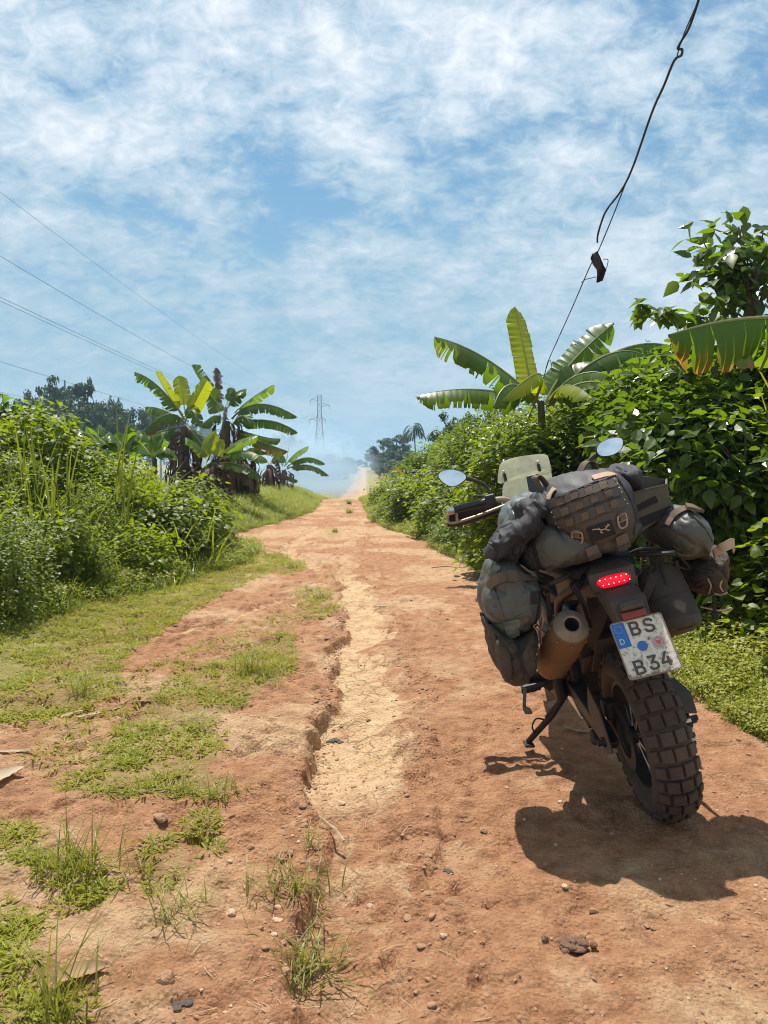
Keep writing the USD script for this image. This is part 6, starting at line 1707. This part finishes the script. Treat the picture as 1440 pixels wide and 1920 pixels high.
# ---- ground plants: uncountable
rng = np.random.default_rng(15)


def creeping(rng, n, L, w):
    """A flat sprig of broad short grass."""
    az = rng.uniform(0, 6.28, n); P = np.stack([np.cos(az), np.sin(az), 0 * az], 1)
    pos = P * rng.uniform(0, .07, (n, 1)) + [0, 0, .004]
    return leafcloud(pos, np.array([0, 0, 1.0]) + P * -.25 + rng.normal(0, .25, (n, 3)), P + [0, 0, 1] * rng.uniform(.05, .7, (n, 1)), L * rng.uniform(.55, 1.2, n), OVAL[0] * [w, 1, 1], OVAL[1])


lawn = [("sprig", creeping(rng, 14, .042, .40), M["lawn"]), ("sprig", creeping(rng, 11, .052, .32), M["lawn"]), ("sprig", cat_([creeping(rng, 9, .04, .4), blades(rng, 6, (0, 0, 0), .075, .02, .0035, .9, 3, .4)]), M["lawn"])]
N0 = 60000
yy = rng.uniform(0, 1, N0) ** 1.5 * 10 + 1.6; xx = rng.uniform(-1, 1, N0) * (1.0 + .60 * yy)
keep = (xx < 1.2) & (xx > -6)
xx, yy = xx[keep], yy[keep]
gd = grassiness(xx, yy)
gd = gd * np.clip(.14 + .95 * sst(-.16, .20, fb(xx, yy, 4.5, 3, 41)) + .5 * sst(5, 7, yy), 0, 1)
gd = np.where((xx > np.interp(yy, RE[:, 0], RE[:, 1])), 0, gd)
keep = rng.random(len(xx)) < gd
xx, yy = xx[keep], yy[keep]
scatter("short_grass", lawn, np.c_[xx, yy, ground_z(xx, yy) - .002], rng.uniform(0, 6.28, len(xx)), rng.uniform(.45, 1.0, len(xx)) * np.interp(yy, [2, 4, 7], [.85, 1, 1.15]), rng.integers(0, 3, len(xx)), "short bright grass creeping in patches over the bare verge across from the motorcycle", "grass")
weed = [("weed", cat_([vine_mesh(rng, 60, .032, OVAL, .13, .12, .9, .1), blades(rng, 10, (0, 0, 0), .22, .06, .006, .9, 3, .3)]), M["vine"]), ("weed", blades(rng, 34, (0, 0, 0), .30, .08, .008, .9, 4, .3), M["reed"]), ("weed", vine_mesh(rng, 80, .036, OVAL, .16, .16, .9, .1), M["lawn"])]
N0 = 40000
yy = 10.8 * (46 / 10.8) ** rng.uniform(0, 1, N0); xx = rng.uniform(-9, 4, N0)
l = np.interp(yy, LE[:, 0], LE[:, 1]); lbx = np.interp(yy, LB[:, 0], LB[:, 1])
keep = (xx < l + .06 + .5 * fb(xx, yy, 1.5, 3, 51)) & (abs(xx / yy) < .6) & ((xx > lbx - .6) | (yy > 14.5)) & (rng.random(N0) < np.interp(l - xx, [0, 1, 6], [1, .8, .35]))
xl, yl = xx[keep][:6500], yy[keep][:6500]
hs = np.interp(np.interp(yl, LE[:, 0], LE[:, 1]) - xl, [0, .3, 1.5, 4], [.55, .8, 1.5, 2.1]) * (1 + .012 * yl)
N0 = 60000
yy = 2.6 * (46 / 2.6) ** rng.uniform(0, 1, N0); off = rng.uniform(0, 1, N0) ** 1.3 * 1.6
xr = np.interp(yy, RE[:, 0], RE[:, 1]) + off - .02 + .30 * fb(off * 0 + 3, yy, 1.6, 3, 52)
keep = (xr / yy < .58)
xr, yr, off = xr[keep][:9000], yy[keep][:9000], off[keep][:9000]
hr = np.interp(off, [0, .25, .8, 1.6], [.42, .62, 1.0, 1.3]) * (1 + .014 * yr)
X_, Y_, S_ = np.r_[xl, xr], np.r_[yl, yr], np.r_[hs, hr] * rng.uniform(.65, 1.15, len(xl) + len(xr))
kk = np.r_[rng.choice([0, 1, 1, 2], len(xl)), rng.choice([0, 0, 2, 2, 1], len(xr))]
n2_ = 1500
yf = rng.uniform(4.8, 13.6, n2_); xf = np.interp(yf, LB[:, 0], LB[:, 1]) + rng.normal(.02, .20, n2_)
X_, Y_, S_, kk = np.r_[X_, xf], np.r_[Y_, yf], np.r_[S_, rng.uniform(.45, 1.15, n2_)], np.r_[kk, rng.choice([0, 0, 1, 2], n2_)]
scatter("ground_cover", weed, np.c_[X_, Y_, ground_z(X_, Y_) - .01], rng.uniform(0, 6.28, len(X_)), S_, kk, "low weeds and grass fringing both edges of the dirt road", "ground cover")
# ------------------------------------------------------------------ small things
rng = np.random.default_rng(99)


def gpos(px, py):
    p = gp(px, py)
    for _ in range(4):
        p = gp(px, py, float(ground_z([p[0]], [p[1]])[0]))
    return np.array([p[0], p[1], float(ground_z([p[0]], [p[1]])[0])])


TUFTS = [((1292, 1262), 26, .42, .013, 1.9, "arching long-bladed grass just behind the rear tyre and number plate, by the thicket foot"), ((1425, 1285), 22, .40, .014, 1.8, "arching long-bladed grass at the picture's edge by the thicket foot"), ((1365, 1225), 16, .40, .013, 1.6, "pale arching grass between the two long-bladed clumps"),
         ((548, 1668), 44, .20, .0065, 1.7, "dense grass tuft leaning over the gully edge, above the foremost tuft"),
         ((558, 1830), 60, .22, .0075, 1.5, "foremost dense grass tuft, on the lip of the gully at the bottom"),
         ((330, 1722), 20, .24, .0060, 1.9, "flattened grass tuft with long blades lying towards the gully"),
         ((140, 1630), 46, .30, .0060, .9, "tall thin grass tuft standing above the creeping grass"),
         ((262, 1660), 12, .30, .0050, .8, "sparse tuft of long single blades among creeping sprigs"),
         ((468, 1262), 60, .26, .0070, .9, "bushy upright grass tuft at the end of the grassy strip"),
         ((505, 1268), 26, .20, .0060, 1.1, "small grass tuft next to the bushy upright tuft"),
         ((115, 1905), 22, .36, .0075, .7, "tall grass stalks at the bottom corner above the grass patch"),
         ((415, 1500), 22, .15, .0060, .9, "short stiff tuft where the grassy strip ends"),
         ((345, 1490), 16, .14, .0060, 1.0, "little tuft at the lower side of the grassy strip"),
         ((150, 1300), 34, .26, .0060, .9, "loose tuft of upright grass at the lower edge of the lawn"),
         ((300, 1310), 20, .16, .0055, 1.0, "thin dry-looking tuft between lawn and grassy strip"),
         ((455, 1480), 12, .15, .0050, 1.1, "scanty tuft beside the bare dark soil"),
         ((545, 1065), 40, .22, .0090, .9, "grass tuft on the washed-out shoulder near the bend of the runnel"),
         ((600, 1125), 30, .16, .0080, .9, "low tuft in the small green patch at the head of the gully"),
         ((655, 945), 50, .32, .016, .9, "grass tuft growing between the wheel tracks far up the road"),
         ((655, 962), 40, .28, .015, .9, "grass tuft on the centre strip below the farther tuft"),
         ((628, 1000), 30, .20, .012, .9, "small centre tuft nearest on the road's crown"),
         ((520, 1290), 10, .18, .0045, 1.4, "wispy tuft of pale stems beside the gully"),
         ((235, 1360), 16, .14, .0060, 1.0, "small tuft beside the two pale dry leaves"),
         ((385, 1690), 9, .12, .0050, 1.2, "tiny seedling tuft in bare soil"),
         ((580, 1585), 12, .16, .0055, 1.5, "few dark blades hanging over the gully edge above the dense tuft")]
for k, (px, n, L, w, dr, lab) in enumerate(TUFTS):
    p = gpos(*px); r2 = np.random.default_rng(200 + k)
    single("grass_tuft", blades(r2, int(n * 1.9), (0, 0, -.01), L * .86, .016 + .0007 * n, w * .62, dr * 1.15, 5, .35), M["tuft"], lab, "grass tuft", "grass tufts on the bare ground", m=mat4(p))


def rock(r, seed, sub=2, flat=.7, edge=.5):
    s = trimesh.creation.icosphere(sub); rg = np.random.default_rng(seed)
    v = s.vertices * r
    for _ in range(11):                                               # broken faces
        nn = nrm(rg.normal(0, 1, 3)); d = r * rg.uniform(.55, .85)
        h = v @ nn; v = v - np.maximum(h - d, 0)[:, None] * nn * .9
    v = v * [rg.uniform(.8, 1.25), rg.uniform(.8, 1.2), flat] + rg.normal(0, .02 * r, v.shape)
    return v, np.asarray(s.faces)


STONES = [((310, 1838), .030, "stone", "big brown stone block lying alone below the sparse tufts"), ((433, 1714), .020, "palestone", "pale stone lying to the lower side of the flattened tuft"), ((520, 1727), .015, "palestone", "flat pale stone beside the dense gully-edge tuft"), ((488, 1742), .011, "stone", "orange pebble between two pale stones"), ((521, 1702), .012, "palestone", "small pale stone above the flat pale one"),
          ((693, 1700), .011, "palestone", "white pebble alone on the reddish track"), ((830, 1755), .012, "palestone", "pale flat stone above the small heap of soil"), ((1060, 1661), .008, "palestone", "white pebble in the motorcycle's shadow"), ((1112, 1705), .014, "stone", "stone at the edge of the luggage shadow"), ((908, 1558), .016, "stone", "brown stone at the rim of the shadow below the side stand"), ((640, 1507), .015, "palestone", "pale stone at the lower end of the gully's sandy bed"),
          ((1225, 1740), .010, "stone", "dark pebble in the shadow nearest to the tyre side"), ((270, 1487), .022, "stone", "brown clod under the grassy strip"), ((300, 1535), .028, "stone", "overhanging clod of earth below the grassy strip"), ((690, 1350), .018, "stone", "clod lying in the sandy bed"), ((470, 1590), .014, "stone", "dark clod near the gully's upper edge")]
for k, (px, r, mt, lab) in enumerate(STONES):
    p = gpos(*px)
    single("stone", rock(r, 300 + k, 3, .62), M[mt], lab, "stone", "loose stones on the ground", m=mat4(p + [0, 0, r * .15], rng.uniform(0, 6.28)))
for k, (px, r, lab) in enumerate((((842, 1636), .022, "crumbled charcoal lumps on the open track"), ((625, 1392), .045, "black rag of burnt stuff caught under the gully bank"), ((340, 1872), .022, "bluish-black charcoal scrap at the bottom among straws"), ((612, 1200), .03, "dark smear of charcoal beside the head of the gully"), ((325, 1183), .035, "charcoal scrap at the lawn's edge"))):
    p = gpos(*px)
    lump = cat_([(rock(r * rng.uniform(.3, .6), 400 + k * 9 + q, 1)[0] * [1, 1, .5] + [rng.normal(0, r * .6), rng.normal(0, r * .4), r * .12], rock(1, 1, 1)[1]) for q in range(7)])
    single("charcoal", lump, M["char"], lab, "charcoal", m=mat4(p))
p = gpos(1072, 1776)
M["darksoil"] = plain("dark_crumbly_soil", (.12, .062, .034), .95, var=.4, scale=30)
heap = [(rock(.034, 499, 2)[0] * [1.3, 1, .45] + [0, 0, .006], rock(1, 1, 2)[1])] + [(rock(rng.uniform(.006, .014), 500 + q, 1)[0] + [rng.normal(0, .022), rng.normal(0, .016), .006 + .010 * rng.random()], rock(1, 1, 1)[1]) for q in range(46)]
single("soil_heap", cat_(heap), M["darksoil"], "small crumbly heap of dark soil just below the luggage shadow", "soil", m=mat4(p))


def dead(L, w, curl, seed):
    rg = np.random.default_rng(seed); t = np.linspace(0, 1, 14); p = np.stack([(t - .5) * L, .10 * L * np.sin(t * 3.0), curl * L * (2 * t - 1) ** 2 + .006], 1)
    v, q = [], []
    W = w / 2 * np.sin(np.pi * np.clip(t * .94 + .04, 0, 1)) ** .6
    for c, up in ((-1, .45), (-.4, .05), (0, .12), (.45, .0), (1, .5)):
        v.append(p + np.array([0, 1, 0]) * (W * c)[:, None] + [0, 0, 1] * (W * up)[:, None])
    v = np.concatenate(v) + rg.normal(0, .0012, (70, 3))
    for a in range(4):
        for b in range(13):
            q.append([a * 14 + b, a * 14 + b + 1, (a + 1) * 14 + b + 1, (a + 1) * 14 + b])
    return v, np.array(q)


M["dryleaf"] = leafy("dry_leaf", (.30, .23, .15), (.44, .35, .24), (.56, .47, .34), (1.2, 1.1, 1.0), .15, .7, 20)
M["brownleaf"] = leafy("brown_leaf", (.20, .12, .06), (.30, .19, .10), (.38, .26, .15), (1.2, 1.1, 1.0), .15, .7, 20)
for k, (px, L, w, rz, mt, lab) in enumerate((((136, 1341), .15, .030, 1.0, "dryleaf", "short pale dry leaf lying on the bare patch below the lawn"), ((186, 1341), .24, .032, .75, "dryleaf", "long pale dry leaf next to the short one"), ((16, 1460), .19, .075, 1.35, "dryleaf", "broad whitish dry leaf at the picture's edge"), ((150, 1838), .14, .065, .5, "brownleaf", "curled brown leaf beside the tall stalks at the bottom"), ((22, 1415), .20, .025, .1, "dryleaf", "thin dry straw blade above the broad whitish leaf"), ((275, 1322), .16, .03, .1, "brownleaf", "thin brown leaf across the soil above the grassy strip"), ((1160, 1392), .16, .02, 2.6, "dryleaf", "pale sliver of dry leaf in sunlight behind the centre stand"), ((715, 1140), .16, .06, .2, "dryleaf", "pale scrap lying on the open track"))):
    p = gpos(*px)
    if px == (1160, 1392):
        p = gpos(1085, 1371)
    single("dry_leaf", dead(L, w, .05, 600 + k), M[mt], lab, "dry leaf", m=mat4(p, rz), smooth=True)
for k, (px, L, rz, lab) in enumerate((((1010, 1085), .55, -.1, "thin dry stick jutting from the thicket's foot over the track"), ((845, 1068), .5, -.12, "thin dry stick on the track's edge farther up"), ((625, 1580), .16, 2.1, "pale root end sticking out at the gully's right bank"))):
    p = gpos(*px) + [0, 0, .02]
    s_ = bez([(-L / 2, 0, 0), (-L * .1, .02 * L, .02), (L * .2, -.03 * L, .01), (L / 2, .02, .03)], 10)
    single("stick", tube(s_, [.006, .004], 5), M["twig"] if k < 2 else M["straw"], lab, "stick", m=mat4(p, rz), smooth=40)
# straws, crumbs and gravel nobody could count
st = [("straw", ribbon(bez([(-.03, 0, .002), (0, .004, .006), (.032, -.003, .002)], 5), .0028, (0, 1, 0), .0008), M["straw"]), ("straw", ribbon(bez([(-.05, 0, .002), (-.01, -.006, .008), (.05, .004, .003)], 5), .0022, (0, 1, 0), .0008), M["straw"])]
n = 700
y_ = 1.7 + 5 * rng.uniform(0, 1, n) ** 1.7; x_ = rng.uniform(-1.25, .25, n) * (.5 + .28 * y_)
scatter("straw_litter", st, np.c_[x_, y_, ground_z(x_, y_)], rng.uniform(0, 6.28, n), rng.uniform(.25, .85, n) ** 1.3, rng.integers(0, 2, n), "scattered bits of straw on the bare soil", "straw")
gv = [("pebble", (rock(.006, 700 + q, 1)[0], rock(1, 1, 1)[1]), M["stone"] if q < 3 else M["palestone"]) for q in range(4)]
n = 16000
y_ = 1.7 * (14 / 1.7) ** rng.uniform(0, 1, n); x_ = rng.uniform(-.58, .58, n) * y_
dens = np.clip(.25 + 1.6 * sst(-.06, .2, fb(x_, y_, 1.9, 4, 61)), 0, 1) * np.where(x_ > np.interp(y_, RE[:, 0], RE[:, 1]), 0, 1)
k_ = rng.random(n) < dens; x_, y_ = x_[k_], y_[k_]
s_ = np.clip(rng.lognormal(-.75, .55, len(x_)), .2, 2.0) * (.8 + .07 * y_)
n3 = 1700
yg = rng.uniform(1.8, 7.5, n3); cg = np.interp(yg, GY[order], GUL[order, 0]); xg = cg + np.interp(yg, [1.5, 3, 4.2, 7], [.11, .15, .19, .14]) * np.where(rng.random(n3) < .75, -1.05, 1.9) + rng.normal(0, .04, n3)
x_, y_, s_ = np.r_[x_, xg], np.r_[y_, yg], np.r_[s_, np.clip(rng.lognormal(-.35, .6, n3), .3, 2.6)]
scatter("gravel", gv, np.c_[x_, y_, ground_z(x_, y_) + .001 * s_], rng.uniform(0, 6.28, len(x_)), s_, rng.choice(4, len(x_), p=[.34, .34, .27, .05]), "gravel and crumbs of laterite strewn over the track", "gravel")

# the slack wire with a rag on it
W1 = [(1322, -40, 4.6), (1310, 0, 4.8), (1292, 52, 5.0), (1277, 78, 5.1), (1271, 91, 5.15), (1279, 93, 5.15), (1277, 104, 5.2), (1264, 114, 5.25), (1245, 160, 5.5), (1222, 212, 5.8), (1187, 312, 6.4), (1165, 357, 6.7), (1140, 390, 6.95), (1130, 410, 7.05), (1121, 440, 7.25), (1120, 455, 7.3)]
W2 = [(1187, 312, 6.4), (1170, 352, 6.7), (1148, 408, 7.0), (1122, 470, 7.4), (1106, 500, 7.6), (1075, 572, 8.2), (1048, 632, 8.8), (1030, 672, 9.2), (1024, 690, 9.3), (1020, 705, 9.4), (1000, 760, 9.9), (985, 800, 10.2), (950, 860, 10.6)]
wire = thing("slack_wire", "slack kinked wire hanging down across the sky to the banana plant", "wire", mat4(at(1020, 705, 9.4)))
o_ = at(1020, 705, 9.4)
part("strand", tube(bez([at(*q) for q in W1], 90) - o_, .0085, 6), M["cable"], wire, smooth=50)
part("strand", tube(bez([at(*q) for q in W2], 90) - o_, .0055, 6), M["cable"], wire, smooth=50)
part("strand", tube(bez([at(*q) for q in ((1310, 0, 4.8), (1284, 60, 5.05), (1274, 88, 5.16), (1268, 112, 5.25))], 20) - o_, .004, 5), M["cable"], wire, smooth=50)
for pts in ([(1024, 692, 9.3), (1030, 675, 9.28), (1034, 684, 9.28), (1035, 700, 9.3)], [(1090, 530, 7.9), (1098, 524, 7.85), (1110, 521, 7.8), (1118, 519, 7.75)], [(1131, 486, 7.45), (1140, 487, 7.45), (1138, 500, 7.45), (1134, 508, 7.45)]):
    part("loose_end", tube(bez([at(*q) for q in pts], 14) - o_, .004, 5), M["cable"], wire, smooth=50)
M["rag"] = plain("black_rag", (.022, .016, .016), .85, dust=(.09, .06, .05), amount=.25, scale=12)
rows = []
for (a0, b0), (a1, b1) in (((1112, 474), (1121, 472)), ((1109, 482), (1127, 480)), ((1113, 494), (1133, 497)), ((1119, 506), (1136, 508)), ((1118, 516), (1134, 512)), ((1117, 529), (1129, 528))):
    t = np.linspace(0, 1, 7)[:, None]; r_ = at(a0, b0, 7.4) + (at(a1, b1, 7.4) - at(a0, b0, 7.4)) * t
    r_[:, 1] += .035 * np.sin(t[:, 0] * 7 + len(rows)) + rng.normal(0, .006, 7)
    rows.append(r_)
r_ = np.array(rows); m_, n_ = r_.shape[:2]; ctr_ = r_.reshape(-1, 3).mean(0)
i, j = np.meshgrid(np.arange(m_ - 1), np.arange(n_ - 1), indexing="ij")
q = np.stack([i * n_ + j, (i + 1) * n_ + j, (i + 1) * n_ + j + 1, i * n_ + j + 1], -1).reshape(-1, 4)
v_ = np.vstack([r_.reshape(-1, 3), r_.reshape(-1, 3) + [.0, .012, .002]]) - ctr_
single("rag", (v_, np.vstack([q, q[:, ::-1] + m_ * n_])), M["rag"], "black rag caught on the slack wire above the banana plant", "rag", m=mat4(ctr_), smooth=40)
# the vine sprig against the sky beside the upright banana leaf
# ------------------------------------------------------------------ air: haze, and the smoke beyond the bend
hz = look("haze", {"v": ("principled_volume", {"color": (.50, .75, 1.0), "density": .00045, "anisotropy": .2})}, [], volume="v.volume")
b = trimesh.creation.box(extents=(1700, 1400, 62)); b.apply_translation([0, 350, 26])
single("haze", (np.asarray(b.vertices), np.asarray(b.faces)), hz, "thin bluish haze that fades the distant trees", "haze", kind="stuff")
smk = look("smoke", {"g": ("geometry", {}),
    "mp": ("mapping", {"location": (10.2, -80.0, -1.4), "mapping_type": "point"}),
    "sc": ("mapping", {"scale": (1 / 10.2, 1 / 38., 1 / 5.6)}),
    "ln": ("vector_math", {"math_type": "length"}), "fa": ("map_range", {"from_min": .25, "from_max": 1.0, "to_min": 1.0, "to_max": 0.0, "clamp": True}),
    "ms": ("mapping", {"scale": (.16, .07, .30)}),
    "n": ("noise_texture", {"scale": 1.0, "detail": 4.0, "roughness": .6, "distortion": .8}), "nr": ("map_range", {"from_min": .36, "from_max": .66, "clamp": True}),
    "m": ("math", {"math_type": "multiply"}), "d": ("math", {"math_type": "multiply", "value2": .15}),
    "v": ("principled_volume", {"color": (.62, .84, 1.0), "anisotropy": .1})},
    [("g.position", "mp.vector"), ("mp.vector", "sc.vector"), ("sc.vector", "ln.vector1"), ("ln.value", "fa.value"), ("g.position", "ms.vector"), ("ms.vector", "n.vector"), ("n.fac", "nr.value"), ("fa.result", "m.value1"), ("nr.result", "m.value2"), ("m.value", "d.value1"), ("d.value", "v.density")], volume="v.volume")
s = trimesh.creation.icosphere(3); v = s.vertices * [10.6, 39, 5.8] + [-10.2, 80, 1.4]
single("smoke", (v, np.asarray(s.faces)), smk, "pale blue smoke drifting low across the bend of the road", "smoke", kind="stuff")
